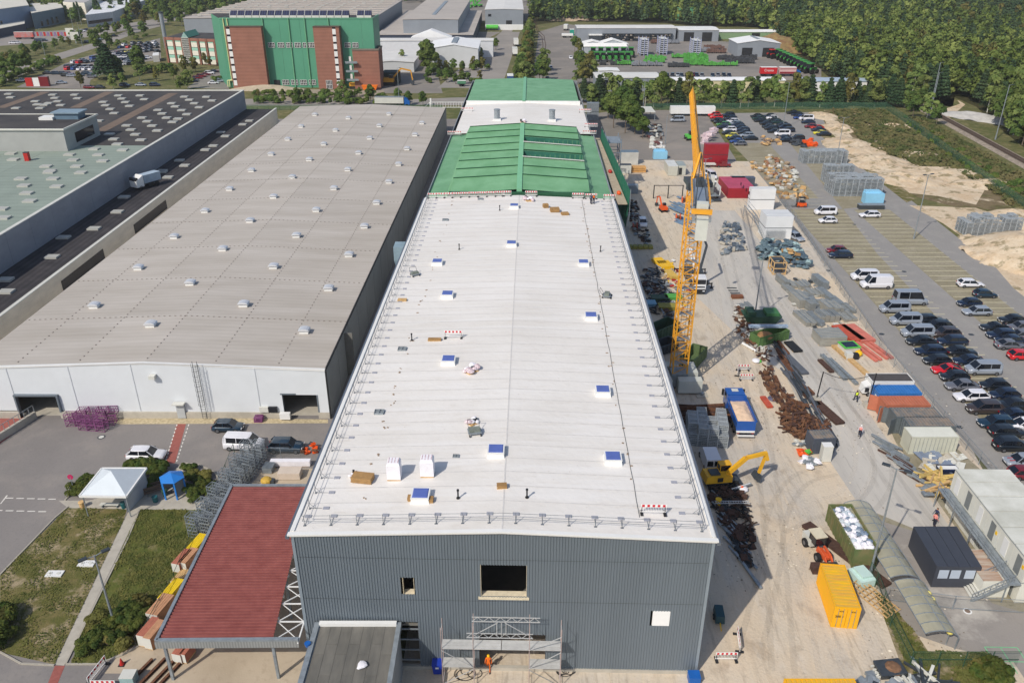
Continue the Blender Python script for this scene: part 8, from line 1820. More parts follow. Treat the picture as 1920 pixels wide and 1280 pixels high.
# ------------------------------------------------------------ lower left: pavilion, blue hut, timber packs
cn=[G(191,878,3.0),G(275,878,3.0),G(237,931,3.0),G(149,930,3.0)];ap=G(213,893,4.7)
t=thing('pavilion_tent','white pyramid-roofed pavilion at the corner of the lawn','pavilion',(ap.x,ap.y,0));tm_=mat('tent_fabric',C(206,214,220),.55,.04,.8,bump=.05)
apx=sum(cn,Vector())/4;apx.z=4.6
for i in range(4):MB().add([cn[i],cn[(i+1)%4],apx],[(0,1,2)]).B('roof_panel',tm_,t,W=1)
b=MB()
for i in range(4):b.bar(cn[i],cn[(i+1)%4],.18,.25)
b.B('eaves_rail',WHITE,t,W=1);b=MB()
for i in range(4):q=lerp(cn[i],apx,.08);b.bar((q.x,q.y,0),(q.x,q.y,3.0),.1)
b.B('post',GALV,t,W=1)
q0_,q1_=lerp(cn[1],apx,.08),lerp(cn[2],apx,.35);MB().add([(q0_.x,q0_.y,0),(q1_.x,q1_.y,0),(q1_.x,q1_.y,2.9),(q0_.x,q0_.y,2.9)],[(0,1,2,3)]).B('side_wall',mat('tent_side',C(186,190,194),.6),t,W=1)
for (u,v,lb) in ((207,950,'pale bench in front of the pavilion'),(290,925,'brown wooden bench beside the blue hut'),(300,915,'second brown bench behind the first by the blue hut')):
 t=thing('bench',lb,'bench',G(u,v),0 if u<250 else rad(30));m_=OFFW if u<250 else mat('bench_brown',C(110,92,78),.8);XB(-1.1,1.1,-.25,.25,.4,.47).B('seat',m_,t);b=MB();b.box(-.9,-.8,-.2,.2,0,.4);b.box(.8,.9,-.2,.2,0,.4);b.B('leg',GALV,t);
 if u>250:XB(-1.1,1.1,.25,.3,.5,.9).B('backrest',m_,t)
for (u,v,m_,lb) in ((155,950,WOOD,'small yellowish crate at the front left post of the pavilion'),(233,951,mat('teal_pot',C(30,90,96),.5),'dark teal pot at the front right post of the pavilion'),(292,940,mat('teal_pot',C(30,90,96)),'dark teal pot beside the green bin'),(310,928,GRNP,'green litter bin left of the blue hut')):
 t=thing('pot' if 'pot' in lb else 'bin' if 'bin' in lb else 'crate',lb,'pot' if 'pot' in lb else 'bin' if 'bin' in lb else 'crate',G(u,v));MB().tube((0,0,0),(0,0,.75),.28,12,.34).B('body',m_,t);MB().tube((0,0,.75),(0,0,.8),.36,12,.3).B('rim',m_,t)
hc=G(329,925);t=thing('smoking_hut','small hexagonal hut with blue roof and blue posts on the lawn corner','hut',(hc.x,hc.y,0));blm=mat('hut_blue',C(40,120,200),.5,.05)
hp=[(1.35*math.cos(a),1.35*math.sin(a)) for a in np.arange(0,2*math.pi-.1,math.pi/3)]
for i in range(6):a_,c_=hp[i],hp[(i+1)%6];MB().add([(a_[0]*1.1,a_[1]*1.1,2.4),(c_[0]*1.1,c_[1]*1.1,2.4),(0,0,3.0)],[(0,1,2)]).B('roof_panel',blm,t)
for i in range(6):MB().bar((hp[i][0],hp[i][1],0),(hp[i][0],hp[i][1],2.4),.16).B('post',blm,t)
for i in (0,1,2,5):a_,c_=hp[i],hp[(i+1)%6];MB().bar((a_[0]*.95,a_[1]*.95,1.2),(c_[0]*.95,c_[1]*.95,1.2),.04,2.0).B('side_panel',mat('hut_grey',C(120,124,130),.6),t)
sg=thing('round_sign','round purple-red road sign on a pole at the corner of the yard','sign',G(140,922));MB().tube((0,0,0),(0,0,2.3),.04,6).B('pole',GALV,sg);MB().tube((0,-.03,2.2),(0,.03,2.2),.34,16).B('disc',mat('sign_red',C(180,40,90),.5),sg)
for i,(u,v,lb) in enumerate(((163,1057,'white double concrete manhole cover on the lawn, nearer the lamp post'),(103,1076,'white double concrete manhole cover, left one on the lawn'))):
 t=thing('manhole_slab',lb,'manhole cover',G(u,v));XB(-.85,.85,-.45,.45,0,.14).B('slab',WHITE,t)
 for s in (-.45,.4):MB().tube((s,0,.14),(s,0,.18),.2,10).B('lid',OFFW,t)
 MB().tube((-.45,0,.18),(-.45,0,.185),.07,8).B('hole',BLACK,t)
t=thing('manhole_slab','small white slab in the grass left of the red canopy','manhole cover',G(254,1120));XB(-.3,.3,-.12,.12,0,.1).B('slab',WHITE,t);XB(-.1,.1,-.05,.05,.1,.13).B('grip',WHITE,t)
yb=mat('yellow_beam_paint',C(230,196,30),.6,.1,2,rnd=.05);ob=mat('orange_panel_wood',C(190,142,108),.8,.15,2,rnd=.06);rbp=mat('brick_red_panel',C(176,108,88),.8,.15,2,rnd=.06)
def pack(u,v,L,W_,h,m_,label,side=None,n=5):
 p=G(u,v);t=thing('timber_pack',label,'timber',(p.x,p.y,0),rad(-14))
 for k in range(n):XB(-W_/2+W_*k/n,-W_/2+W_*(k+.88)/n,-L/2,L/2,.2,h).B('beam',m_,t)
 XB(-W_/2-.02,W_/2,-L/2+.02,L/2-.02,.08,.2).B('bearer',WOOD,t)
 XB(-W_/2-.01,W_/2+.01,-L/2-.02,-L/2,.2,h-.02).B('end_wrap',OFFW,t);return t
pack(371,1030,3.0,1.1,1.0,yb,'pack of bright yellow beams, farther one left of the red canopy')
pack(324,1117,3.0,1.1,1.0,yb,'pack of bright yellow beams, nearer one left of the red canopy')
pack(345,1060,2.4,.9,1.3,rbp,'brick-red panel pack, left of a pair beside the canopy')
pack(357,1058,2.4,.9,1.3,ob,'brown panel pack, right of a pair beside the canopy')
pack(340,1085,2.0,1.0,.5,WOOD,'low pale timber pack between the yellow packs')
pack(305,1150,2.8,1.3,1.3,ob,'orange-brown panel pack in front of the nearer yellow pack')
pack(283,1195,2.4,.8,1.5,rbp,'orange panel pack, left of the pair at the front corner of the canopy')
pack(295,1200,2.4,.8,1.5,ob,'pale brown panel pack, right of the pair at the front corner of the canopy')
pack(343,1232,1.5,.9,1.2,rbp,'red-topped panel pack under the front fascia of the canopy, left one');pack(354,1232,1.5,.6,1.2,rbp,'red-topped panel pack under the front fascia of the canopy, right one')
for i,(u,v,L) in enumerate(((262,1262,3.2),(285,1262,3.4),(313,1255,4.5),(322,1262,3.0))):
 t=thing('rusty_beam','%s rusty steel beam from the left on the concrete at the bottom left'%ORD[i],'beam',G(u,v),rad(-22));XB(-.12,.12,-L/2,L/2,0,.06).box(-.12,.12,-L/2,L/2,.24,.3).B('flange',RUST,t);XB(-.03,.03,-L/2,L/2,.06,.24).B('web',DRUST,t)
t=thing('grey_crate','pale blue box standing by the rusty beams at the bottom left','box',G(244,1278));XB(-.6,.6,-.5,.5,0,1).B('body',mat('pale_teal_box',C(150,176,176),.6),t);XB(-.62,.62,-.52,.52,1,1.06).B('lid',OFFW,t)
t=thing('traffic_cone','red and white cone with a dark tube near the shrubs at the bottom left','cone',G(229,1245));MB().tube((0,0,.05),(0,0,.75),.22,12,.05).B('cone',RED,t);XB(-.28,.28,-.28,.28,0,.05).B('foot',BLACK,t)
barrier(G(184,1263),rad(80),'white slatted barrier seen edge-on at the bottom left',None,2.6);barrier(G(196,1290),0,'red-spotted barrier cut by the bottom edge at lower left',None,2.2)
t=thing('long_roll','long white wrapped roll lying behind the red canopy','roll',G(547,872));XB(-2.6,2.4,-.35,.35,.1,.8).B('wrap',wrapm,t);XB(-2.4,2.2,-.3,.3,0,.1).B('bearer',WOOD,t)
pstack(545,893,2.8,1.5,3,0,'pale board stack with overhanging sheets behind the red canopy',mat('pale_board',C(204,190,176),.8,.05,1),th=.25)
pstack(505,882,1.3,1.4,4,rad(-5),'small galvanised grate stack beside the pale boards',GALV,True)
t=thing('yellow_machine','yellow tarpaulined machine behind the red canopy','machine',G(500,905));b=MB();b.sphere((0,0,.4),.7,.6,9,5);b.B('cover',mat('ochre_cover',C(200,164,70),.7),t);XB(.5,1.0,-.3,.3,0,.5).B('base',DSTEEL,t)
jumble(0,0,[(562,843),(596,840),(594,852),(566,854)],14,[RUST,ORANGE,DSTEEL],'row of small rusty hand trolleys at the wall of the white hall','trolley_row','trolleys',.3,.7,.7,80)
t=thing('ramp_wall','concrete ramp wall with railing at the left gate of the white facade','wall',G(0,838));a_,c_=G(0,842),G(68,783);MB().bar(VT((a_.x-3,a_.y-4,.5)),c_+VT((0,0,.5)),.4,1.0).B('wall',CONC,t,W=1);b=MB();b.bar(VT((a_.x-3,a_.y-4,2)),c_+VT((0,0,2)),.06)
for k in range(16):q=lerp(VT((a_.x-3,a_.y-4,0)),c_,k/15);b.bar(q+VT((0,0,1)),q+VT((0,0,2)),.06)
b.B('railing',GALV,t,W=1)
t=thing('stair_tower','grey scaffold stair tower beside the right side of the green roof','scaffold',G(1150,290));b=MB();q=G(1152,262,10);
for x in (0,3.4):
 for y in (0,3.5,7):b.bar((x,y,0),(x,y,13.5),.18)
for z in (2.5,5,7.5,10,12.5):
 for x in (0,3.4):b.bar((x,0,z),(x,7,z),.12)
 for y in (0,3.5,7):b.bar((0,y,z),(3.4,y,z),.12)
for k in range(5):b.bar((.3,.5,k*2.5),(.3,6.5,k*2.5+2.5),.5,.12)
b.B('frame',mat('scaffold_blue_grey',C(116,134,150),.5,.1),t);t.location=(24.0,205,0)
b=MB();b.box(0,3.4,0,7,12.5,12.6);b.B('platform',GALV,t)
t=thing('green_safety_net','dark green safety net hung along the scaffold at the right side of the green roof','net',(19.9,150,0));b=MB()
for k in range(12):b.add([(2.0,k*4.6,9),(2.0,k*4.6+4.5,9),(2.4,k*4.6+4.5,16.2),(2.4,k*4.6,16.2)],[(0,1,2,3)])
b.B('net',mat('safety_net',C(30,110,84),.8,.15,2),t);b=MB()
for k in range(13):b.bar((2.45,k*4.6,0),(2.45,k*4.6,16.6),.12)
b.B('standard',GALV,t);b=MB();b.box(.2,2.0,0,55,13.6,13.75);b.B('deck_plank',mat('dusty_plank',C(176,162,142),.8,.15,1),t)
for (y,lb) in ((156,'orange bags on the side scaffold by the green roof, the nearer group'),(172,'dark red bag on the side scaffold, the farther one')):
 t=thing('sack',lb,'bag',(21,y,13.75));b=MB();b.sphere((0,0,.3),.45,.8,8,5);b.B('cloth',ORANGE if y<160 else RED,t);b=MB();b.sphere((0,.7,.3),.4,.8,8,5);b.B('cloth',ORANGE if y<160 else RED,t)
t=thing('filter_unit','pale blue dust filter funnel in the gap between the two halls','filter',(-19.6,136.5,4));MB().loft([[(-.4,-.4,0),(.4,-.4,0),(.4,.4,0),(-.4,.4,0)],[(-1.2,-1.5,4),(1.0,-1.5,4),(1.0,1.5,4),(-1.2,1.5,4)],[(-1.2,-1.5,6.5),(1.0,-1.5,6.5),(1.0,1.5,6.5),(-1.2,1.5,6.5)]]).B('funnel',mat('filter_blue',C(136,158,170),.5),t);b=MB();b.box(-1.2,-1.0,-1.4,-1.2,-4,0.5);b.box(.8,1.0,1.2,1.4,-4,.5);b.B('leg',GALV,t)
# ------------------------------------------------------------ fences
def fence(pts,h,label,step=2.5,m_=None,rails=(.1,),mesh_alpha=.25,col=GALV,name='mesh_fence',group=None,lean=0):
 t=thing(name,label,'fence',(pts[0].x,pts[0].y,0),0,group)
 pm=MB().tube((0,0,0),(0,0,h),.045,6).mesh('fence_post',col);b=MB()
 for i in range(len(pts)-1):
  d=pts[i+1]-pts[i];n=max(1,int(d.length/step))
  for k in range(n):q=pts[i]+d*(k/n)-pts[0];link('fence_post',pm,t,loc=q)
  for z in rails:b.bar(pts[i]-pts[0]+VT((0,0,z)),pts[i+1]-pts[0]+VT((0,0,z)),.04)
  a_,c_=pts[i]-pts[0],pts[i+1]-pts[0]
  g=MB();g.add([a_+VT((0,0,.05)),c_+VT((0,0,.05)),c_+VT((0,0,h-.05)),a_+VT((0,0,h-.05))],[(0,1,2,3)]);g.B('wire_mesh',m_ or mat('wire_mesh',C(130,136,138),.6,alpha=.16),t)
 b.B('rail',col,t);return t
gm=mat('green_wire_mesh',C(70,110,86),.7,.1,1,alpha=.45)
fence([G(1440,205),G(1660,205),G(1700,232),G(1815,318),G(1915,390),G(1990,440)],2.6,'green mesh fence around the rubble field along the railway side',3,gm,(1.3,2.5),col=GRNP)
fence([G(1210,206),G(1440,205)],2.4,'green mesh fence in front of the tree belt',3,gm,(2.3,),col=GRNP)
fence([G(1462,375),G(1520,460),G(1590,570),G(1660,670),G(1745,770),G(1860,900),G(1900,950)],2.0,'thin mesh fence between building site and near car park',3,None,(1.0,1.95))
fence([G(1460,388),G(1488,388),G(1538,390)],2.0,'site fence panel across the lane behind the orange forklift',3.4,None,(1.0,1.95))
t=thing('gate_frame','black open gate frame at the far end of the pale ground','gate',G(1225,372));b=MB()
for x in (0,3.6,7.2):b.bar((x,0,0),(x,0,3.4),.22)
b.bar((0,0,3.3),(7.2,0,3.3),.15);b.B('frame',BLACK,t)
gf=mat('fence_green',C(60,100,80),.6)
fence([G(1628,1080),G(1640,1100),G(1668,1175),G(1705,1250),G(1905,1250)],2.0,'green fence along the grass verge at lower right',2.4,mat('green_wire_thin',C(70,110,86),.7,alpha=.18),(1.0,1.95),col=GRNP)
fence([G(1660,1125),G(1785,1142),G(1920,1150)],1.8,'temporary fence in front of the black cabin at lower right',3.5,None,(.2,1.75))
fence([G(470,858),G(490,858),G(565,860)],1.6,'thin fence behind the dark blue off-roader and the white roll',2.2,None,(1.5,))
fence([G(440,850),G(425,890),G(395,945),G(370,1000),G(330,1095),G(275,1195)],1.6,'thin dark fence on the lawn side of the lattice crates',3,mat('wire_thin',C(90,100,100),.7,alpha=.08),(1.5,),col=GRNP)
fence([VT((-140,312,0)),VT((-26,312,0))],2.0,'dark hedge fence along the road behind the beige hall',4,gm,(1.9,),col=GRNP)
b=MB()
for (a_,c_) in (((1846,1212),(1907,1213)),((1846,1212),(1880,1262)),((1907,1213),(1932,1250)),((1876,1213),(1908,1262)),((1864,1239),(1925,1240))):
 p,q=G(*a_,.022),G(*c_,.022);b.bar(p,q,.09,.006)
struct('court_line',b,mat('green_line_paint',C(120,190,140),.7))
t=thing('manhole_cover','round manhole cover with white ring on the wet asphalt at lower right','manhole cover',G(1814,1145,.015));MB().tube((0,0,0),(0,0,.02),.42,18).B('ring',WHITE,t);MB().tube((0,0,.02),(0,0,.03),.27,18).B('lid',mat('lid_brown',C(130,112,98),.8),t)
t=thing('manhole_cover','round manhole cover in the grey yard left of the white estate car','manhole cover',G(190,819,.01));MB().tube((0,0,0),(0,0,.02),.5,18).B('ring',DSTEEL,t);MB().tube((0,0,.02),(0,0,.03),.34,18).B('lid',OFFW,t)
t=thing('grey_portal','open steel canopy frame with white slab at the upper left corner of the service yard','canopy',G(1205,225));XB(-2,4,-2,8,3.0,3.2).B('roof',OFFW,t);b=MB()
for x in (-1.9,3.9):
 for y in (-1.9,7.9):b.bar((x,y,0),(x,y,3),.2)
b.B('post',GALV,t)
t=thing('long_white_box','long white trailer body behind the silver car at the far end of the lot','trailer',G(1256,217));XB(0,16,-1.3,1.3,.9,3.4).B('box_body',WHITE,t);b=MB()
for x in (2,3.5,12,13.5):b.tube((x,-1.2,.5),(x,-.9,.5),.5,10);b.tube((x,1.2,.5),(x,.9,.5),.5,10)
b.B('wheels',BLACK,t)
t=thing('green_telehandler','green and white telehandler half hidden by the crane jib','telehandler',G(1291,262),rad(95));XB(-2,1.6,-1,1,.8,1.6).B('body',LGREEN,t);XB(-.6,.8,-.9,0,1.6,2.8).B('cab',cg,t);wheelset(t,(-1.3,1.2),2.2,.6,.4)
p=G(1832,222);mound('gravel_heap','long grey-white gravel heap beside the railway at the forest edge','gravel heap',p.x,p.y,15,6,2.0,mat('grey_gravel',C(178,176,172),.9,.15,.6,bump=.5),41,34,rad(-50))
p=G(1455,92);mound('earth_heap','brown weedy earth heap between the gable shed and the forest','earth heap',p.x,p.y,18,22,8,mat('brown_weeds',C(140,104,74),.95,.25,.3,c2=C(150,132,84),bump=.6),42,34)
p=G(1075,38);mound('timber_heap','heap of brown and grey rubble at the end of the sidings','rubble heap',p.x,p.y,22,10,4,mat('pale_rubble2',C(170,150,130),.95,.25,.2,bump=.6),43,30)
p=G(500,168);mound('earth_heap','low pale earth bank at the foot of the green tower','earth heap',p.x,p.y,16,4,2,mat('pale_earth',C(172,160,140),.95,.15,.3,bump=.6),44,30)
sd_=thing('siding_track','two curved siding rails beside the tree row at the top centre','railway',G(1000,155));o_=sd_.location
b=MB()
for pts in ([(1000,155),(1000,80),(1002,40),(1006,20)],[(1016,112),(1018,85),(1016,70),(1008,62),(1003,45)],[(1021,112),(1023,85),(1020,68),(1010,58),(1003,40)]):
 for i in range(len(pts)-1):b.bar(G(*pts[i])-o_+VT((0,0,.1)),G(*pts[i+1])-o_+VT((0,0,.1)),.25,.2)
b.B('rail',DRUST,sd_)
t=thing('entrance_wall','white wall with dark red end blocks at the car park entrance, upper left','wall',G(50,162));W_=G(93,162).x-G(50,162).x;XB(3,W_-4,0,1,0,3.4).B('white_wall',WHITE,t);XB(0,3,-.2,1.2,0,3.4).B('red_block',RED,t);XB(W_-4,W_,-.2,1.2,0,4).B('red_block',PAINT['dark red'],t)
for i,(u,v) in enumerate(((134,74),(143,82))):t=thing('billboard','white advert panel on posts by the upper left hedge, %s one'%('far','near')[i],'billboard',G(u,v));XB(-2.5,2.5,-.15,.15,2,6.5).B('board',OFFW,t);XB(-.3,.3,-.1,.1,0,2).B('post',GALV,t)
t=thing('dotted_fence','row of small red and purple panels along the loading yard, upper left','fence',G(63,68));
for k in range(12):XB(k*2.2,k*2.2+1.3,-.1,.1,0,2.4).B('panel',RED if k%2 else mat('mauve',C(130,110,150),.7),t)
# ------------------------------------------------------------ people
def person(loc,face,label,top,legs,skin=C(190,140,110),helmet=None,vest=None,stride=.25,h=1.78,lean=0.0,crouch=False):
 t=thing('person',label,'person',loc,face+math.pi/2);k=h/1.78
 J={'pel':(0,0,.98),'spi':(0,lean*.3,1.22),'che':(0,lean*.6,1.42),'nek':(0,lean*.8,1.54),'hed':(0,lean*.9,1.62),'hip1':(.1,0,.92),'kn1':(.12,-stride*.8,.52),'an1':(.12,-stride,.1),'to1':(.13,-stride-.2,.04),
'hip2':(-.1,0,.92),'kn2':(-.12,-.05+stride*.3,.5),'an2':(-.12,stride,.1),'to2':(-.13,stride-.2,.05),'sh1':(.19,lean*.6,1.44),'el1':(.27,.08,1.18),'wr1':(.3,-.08,.94),'sh2':(-.19,lean*.6,1.44),'el2':(-.27,.02,1.17),'wr2':(-.3,-.14,.95)}
 R={'pel':.15,'spi':.135,'che':.16,'nek':.06,'hed':.06,'hip1':.1,'kn1':.065,'an1':.045,'to1':.04,'hip2':.1,'kn2':.065,'an2':.045,'to2':.04,'sh1':.07,'el1':.048,'wr1':.032,'sh2':.07,'el2':.048,'wr2':.032}
 E=[('pel','spi'),('spi','che'),('che','nek'),('nek','hed'),('pel','hip1'),('hip1','kn1'),('kn1','an1'),('an1','to1'),('pel','hip2'),('hip2','kn2'),('kn2','an2'),('an2','to2'),('che','sh1'),('sh1','el1'),('el1','wr1'),('che','sh2'),('sh2','el2'),('el2','wr2')]
 for s,wn in ((1,'wr1'),(-1,'wr2')):
  w0=Vector(J[wn]);pm=w0+VT((0,-.02,-.07));J['pa'+wn]=tuple(pm);R['pa'+wn]=.028;E.append((wn,'pa'+wn))
  for f in range(4):J['f%d%s'%(f,wn)]=tuple(pm+VT((s*(.0),(f-1.5)*.018,-.075+.006*abs(f-1.3))));R['f%d%s'%(f,wn)]=.008;E.append(('pa'+wn,'f%d%s'%(f,wn)))
  J['th'+wn]=tuple(w0+VT((-s*.01,-.06,-.08)));R['th'+wn]=.009;E.append((wn,'th'+wn))
 names=list(J);me=bpy.data.meshes.new('body');me.from_pydata([tuple(c*k for c in J[n]) for n in names],[(names.index(a),names.index(c)) for a,c in E],[])
 o=link('body',me,t);me.materials.append(top);me.materials.append(legs)
 m=o.modifiers.new('Skin','SKIN');me.skin_vertices if me.skin_vertices else None
 import bmesh
 bm=bmesh.new();bm.from_mesh(me);ly=bm.verts.layers.skin.verify();bm.verts.ensure_lookup_table()
 for i,n in enumerate(names):bm.verts[i][ly].radius=(R[n]*k,R[n]*k*(.75 if n in ('pel','spi','che') else 1));bm.verts[i][ly].use_root=(n=='pel')
 bm.to_mesh(me);bm.free()
 sb=o.modifiers.new('Sub','SUBSURF');sb.levels=1;sb.render_levels=1
 hm=MB();hm.sphere((0,lean*.9*k,1.68*k),.105*k,1.15,12,8);hm.cbox((0,lean*.9*k-.11*k,1.67*k),(.03,.04,.04));
 for s in (-1,1):hm.cbox((s*.105*k,lean*.9*k,1.68*k),(.03,.05,.07))
 head=hm.B('head',mat('skin',skin,.6,.05,5),t,smooth=True)
 b=MB()
 for s in (-1,1):b.cbox((s*.04,lean*.9*k-.105*k,1.70*k),(.025,.01,.015))
 b.box(-.03,.03,lean*.9*k-.108*k,lean*.9*k-.1*k,1.62*k,1.63*k);b.B('eyes_and_mouth',BLACK,head)
 if helmet:b=MB();b.sphere((0,lean*.9*k,1.74*k),.135*k,.85,12,8);b.v=[(x,y,max(z,1.72*k)) for x,y,z in b.v];b.box(-.11,.11,lean*.9*k-.19,lean*.9*k-.1,1.72*k,1.735*k);b.B('helmet',helmet,t)
 else:b=MB();b.sphere((0,lean*.9*k+.01,1.72*k),.115*k,.95,12,8);b.v=[(x,max(y,lean*.9*k-.06),max(z,1.66*k)) for x,y,z in b.v];b.B('hair',BLACK,t)
 if legs is not top or vest:
  b=MB()
  for a_,c_,r0 in (('hip1','kn1',.108),('hip2','kn2',.108)):b.tube(Vector(J[a_])*k,Vector(J[c_])*k,r0*k,10,.085*k)
  for a_,c_,r0 in (('kn1','an1',.085),('kn2','an2',.085)):b.tube(Vector(J[a_])*k,Vector(J[c_])*k,r0*k,10,.065*k)
  b.tube((0,0,.86*k),(0,0,1.06*k),.175*k,12,.165*k);b.B('trousers',legs,t,smooth=True)
 if vest:b=MB();b.loft([[(.2*math.cos(a)*k,.15*math.sin(a)*k+y,z*k) for a in np.arange(0,6.2,.52)] for z,y in ((1.0,0),(1.25,lean*.3),(1.46,lean*.6))],cap=True);b.B('safety_vest',vest,t,smooth=True)
 b=MB();
 for n in ('to1','to2'):b.cbox((J[n][0]*k,(J[n][1]+.06)*k,.045),(.1,.28,.09))
 b.B('shoes',BLACK,t)
 return t
ocl=mat('orange_workwear',C(240,112,24),.7,.08,4);jeans=mat('dark_trousers',C(34,38,56),.8,.1,4);hv=mat('hivis_yellow',C(214,232,60),.6,.05,3);wsh=mat('light_shirt',C(206,200,208),.7,.08,4);pnk=mat('salmon_vest',C(232,150,140),.7,.05)
person(G(916,1254),rad(-90),'worker in orange overalls and yellow helmet walking out of the gate',ocl,ocl,helmet=YEL,stride=.28)
person(G(1604,752),rad(95),'worker in a yellow-green safety vest walking away on the haul road',jeans,jeans,vest=hv,stride=.3)
person(G(1611,818),rad(-120),'person with salmon pink vest, white helmet and dark trousers on the haul road',wsh,jeans,vest=pnk,helmet=WHITE,stride=.25)
person(onroof(1113,379),rad(-100),'worker in orange vest standing at the right end of the white roof',jeans,jeans,vest=ocl,helmet=WHITE,stride=.1)
person(onroof(1108,380),rad(60),'worker in dark clothes left of the orange-vested one on the roof',mat('dark_blue_jacket',C(44,54,84),.8),jeans,helmet=None,stride=.1)
person(G(1752,976),rad(-150),'person in dark blue jacket standing behind the black cabin at lower right',mat('dark_blue_jacket',C(44,54,84)),jeans,stride=.1)
person(G(1750,985),rad(20),'person with pink top half hidden by the far edge of the black cabin',pnk,jeans,stride=.1)
# ------------------------------------------------------------ trees and shrubs
def leaf_mat(name,c1,c2,sc=.35,rnd=.16):
 m=bpy.data.materials.new(name);m.use_nodes=True;n=m.node_tree.nodes;L=m.node_tree.links;p=n['Principled BSDF']
 p.inputs['Roughness'].default_value=.7;p.inputs['Specular IOR Level'].default_value=.2
 geo=n.new('ShaderNodeNewGeometry');nz=n.new('ShaderNodeTexNoise');nz.inputs['Scale'].default_value=sc;nz.inputs['Detail'].default_value=3;L.new(geo.outputs['Position'],nz.inputs['Vector'])
 rp=n.new('ShaderNodeValToRGB');rp.color_ramp.elements[0].position=.36;rp.color_ramp.elements[1].position=.64;rp.color_ramp.elements[0].color=(*c1,1);rp.color_ramp.elements[1].color=(*c2,1)
 L.new(nz.outputs['Fac'],rp.inputs['Fac'])
 oi=n.new('ShaderNodeObjectInfo');hs=n.new('ShaderNodeHueSaturation')
 mr=n.new('ShaderNodeMapRange');mr.inputs['To Min'].default_value=1-rnd;mr.inputs['To Max'].default_value=1+rnd;L.new(oi.outputs['Random'],mr.inputs['Value']);L.new(mr.outputs[0],hs.inputs['Value'])
 ml_=n.new('ShaderNodeMath');ml_.operation='MULTIPLY';ml_.inputs[1].default_value=7.13;L.new(oi.outputs['Random'],ml_.inputs[0]);fr=n.new('ShaderNodeMath');fr.operation='FRACT';L.new(ml_.outputs[0],fr.inputs[0])
 m2=n.new('ShaderNodeMapRange');m2.inputs['To Min'].default_value=.488;m2.inputs['To Max'].default_value=.52;L.new(fr.outputs[0],m2.inputs['Value']);L.new(m2.outputs[0],hs.inputs['Hue'])
 L.new(rp.outputs[0],hs.inputs['Color']);L.new(hs.outputs[0],p.inputs['Base Color'])
 tr=n.new('ShaderNodeBsdfTranslucent');L.new(hs.outputs[0],tr.inputs['Color']);mx=n.new('ShaderNodeMixShader');mx.inputs[0].default_value=.3
 L.new(p.outputs[0],mx.inputs[1]);L.new(tr.outputs[0],mx.inputs[2]);L.new(mx.outputs[0],n['Material Output'].inputs[0]);return m
lf_broad=leaf_mat('broadleaf_foliage',C(72,94,42),C(112,128,62))
lf_pale=leaf_mat('pale_foliage',C(98,118,60),C(138,150,84))
lf_pine=leaf_mat('pine_foliage',C(54,78,52),C(80,100,66))
lf_aut=leaf_mat('yellowing_foliage',C(98,98,50),C(122,116,62))
lf_bush=leaf_mat('shrub_foliage',C(62,80,34),C(98,104,46),1.5)
bark=mat('bark',C(108,96,84),.95,.2,3);birch=mat('birch_bark',C(186,184,176),.9,.25,3)
def leaves(P_,N_,size,rng):
 "quads at P_, facing roughly N_"
 n=len(P_);r=rng.normal(size=(n,3));N=N_+.3*r;N /= np.linalg.norm(N,axis=1)[:,None]
 t=np.cross(N,rng.normal(size=(n,3)));t /= np.linalg.norm(t,axis=1)[:,None];b=np.cross(N,t)
 s=size*rng.uniform(.6,1.3,(n,1));v=np.stack([P_-t*s-b*s*.5,P_+t*s*.2-b*s*.8,P_+t*s+b*s*.4,P_-t*s*.3+b*s*.8],1).reshape(-1,3);return v
def quadmesh(name,v,m):
 n=len(v)//4;me=bpy.data.meshes.new(name);me.vertices.add(len(v));me.vertices.foreach_set('co',v.astype(np.float32).ravel())
 me.loops.add(4*n);me.loops.foreach_set('vertex_index',np.arange(4*n,dtype=np.int32));me.polygons.add(n);me.polygons.foreach_set('loop_start',np.arange(0,4*n,4,dtype=np.int32));me.polygons.foreach_set('loop_total',np.full(n,4,dtype=np.int32))
 me.materials.append(m);me.update(calc_edges=True);return me
def crown_pts(kind,n,rng,R=3.2,H=9.0):
 P_,N_=[],[]
 if kind in ('broad','open','bush'):
  nl={'broad':16,'open':10,'bush':6}[kind];ls=[]
  for k in range(nl):
   a=rng.uniform(0,6.28);rr=R*rng.uniform(.15,.62);z=H*(rng.uniform(.22,.86) if kind != 'bush' else rng.uniform(.25,.6));ls.append((rr*math.cos(a),rr*math.sin(a),z,R*rng.uniform(.32,.5)))
  if kind != 'bush':ls.append((0,0,H*.88,R*.42))
  for k in range(n):
   l=ls[rng.integers(len(ls))];d=rng.normal(size=3);d /= np.linalg.norm(d);d[2]=d[2] if d[2]>-.3 else-d[2];q=l[3]*(rng.uniform(.55,1)**.5)
   p=np.array(l[:3])+d*q*np.array([1,1,.85]);
   if p[2]<.1:p[2]=.1
   P_.append(p);N_.append(d+np.array([0,0,.35]))
 elif kind=='pine':
  for k in range(n):
   tier=rng.integers(9);zt=H*(.28+.72*tier/8.5);rt=R*(1.02-tier/9)*.85+.25;a=rng.uniform(0,6.28);rr=rt*math.sqrt(rng.uniform(.05,1));
   P_.append([rr*math.cos(a),rr*math.sin(a),zt-rr*.35+rng.uniform(-.2,.25)]);N_.append([math.cos(a)*.5,math.sin(a)*.5,.8])
 elif kind=='column':
  for k in range(n):
   z=rng.uniform(.08,1);rt=R*.3*math.sin(math.pi*min(1,z*.9+.08))+.15;a=rng.uniform(0,6.28);rr=rt*math.sqrt(rng.uniform(.3,1));P_.append([rr*math.cos(a),rr*math.sin(a),z*H]);N_.append([math.cos(a),math.sin(a),.4])
 return np.array(P_),np.array(N_)
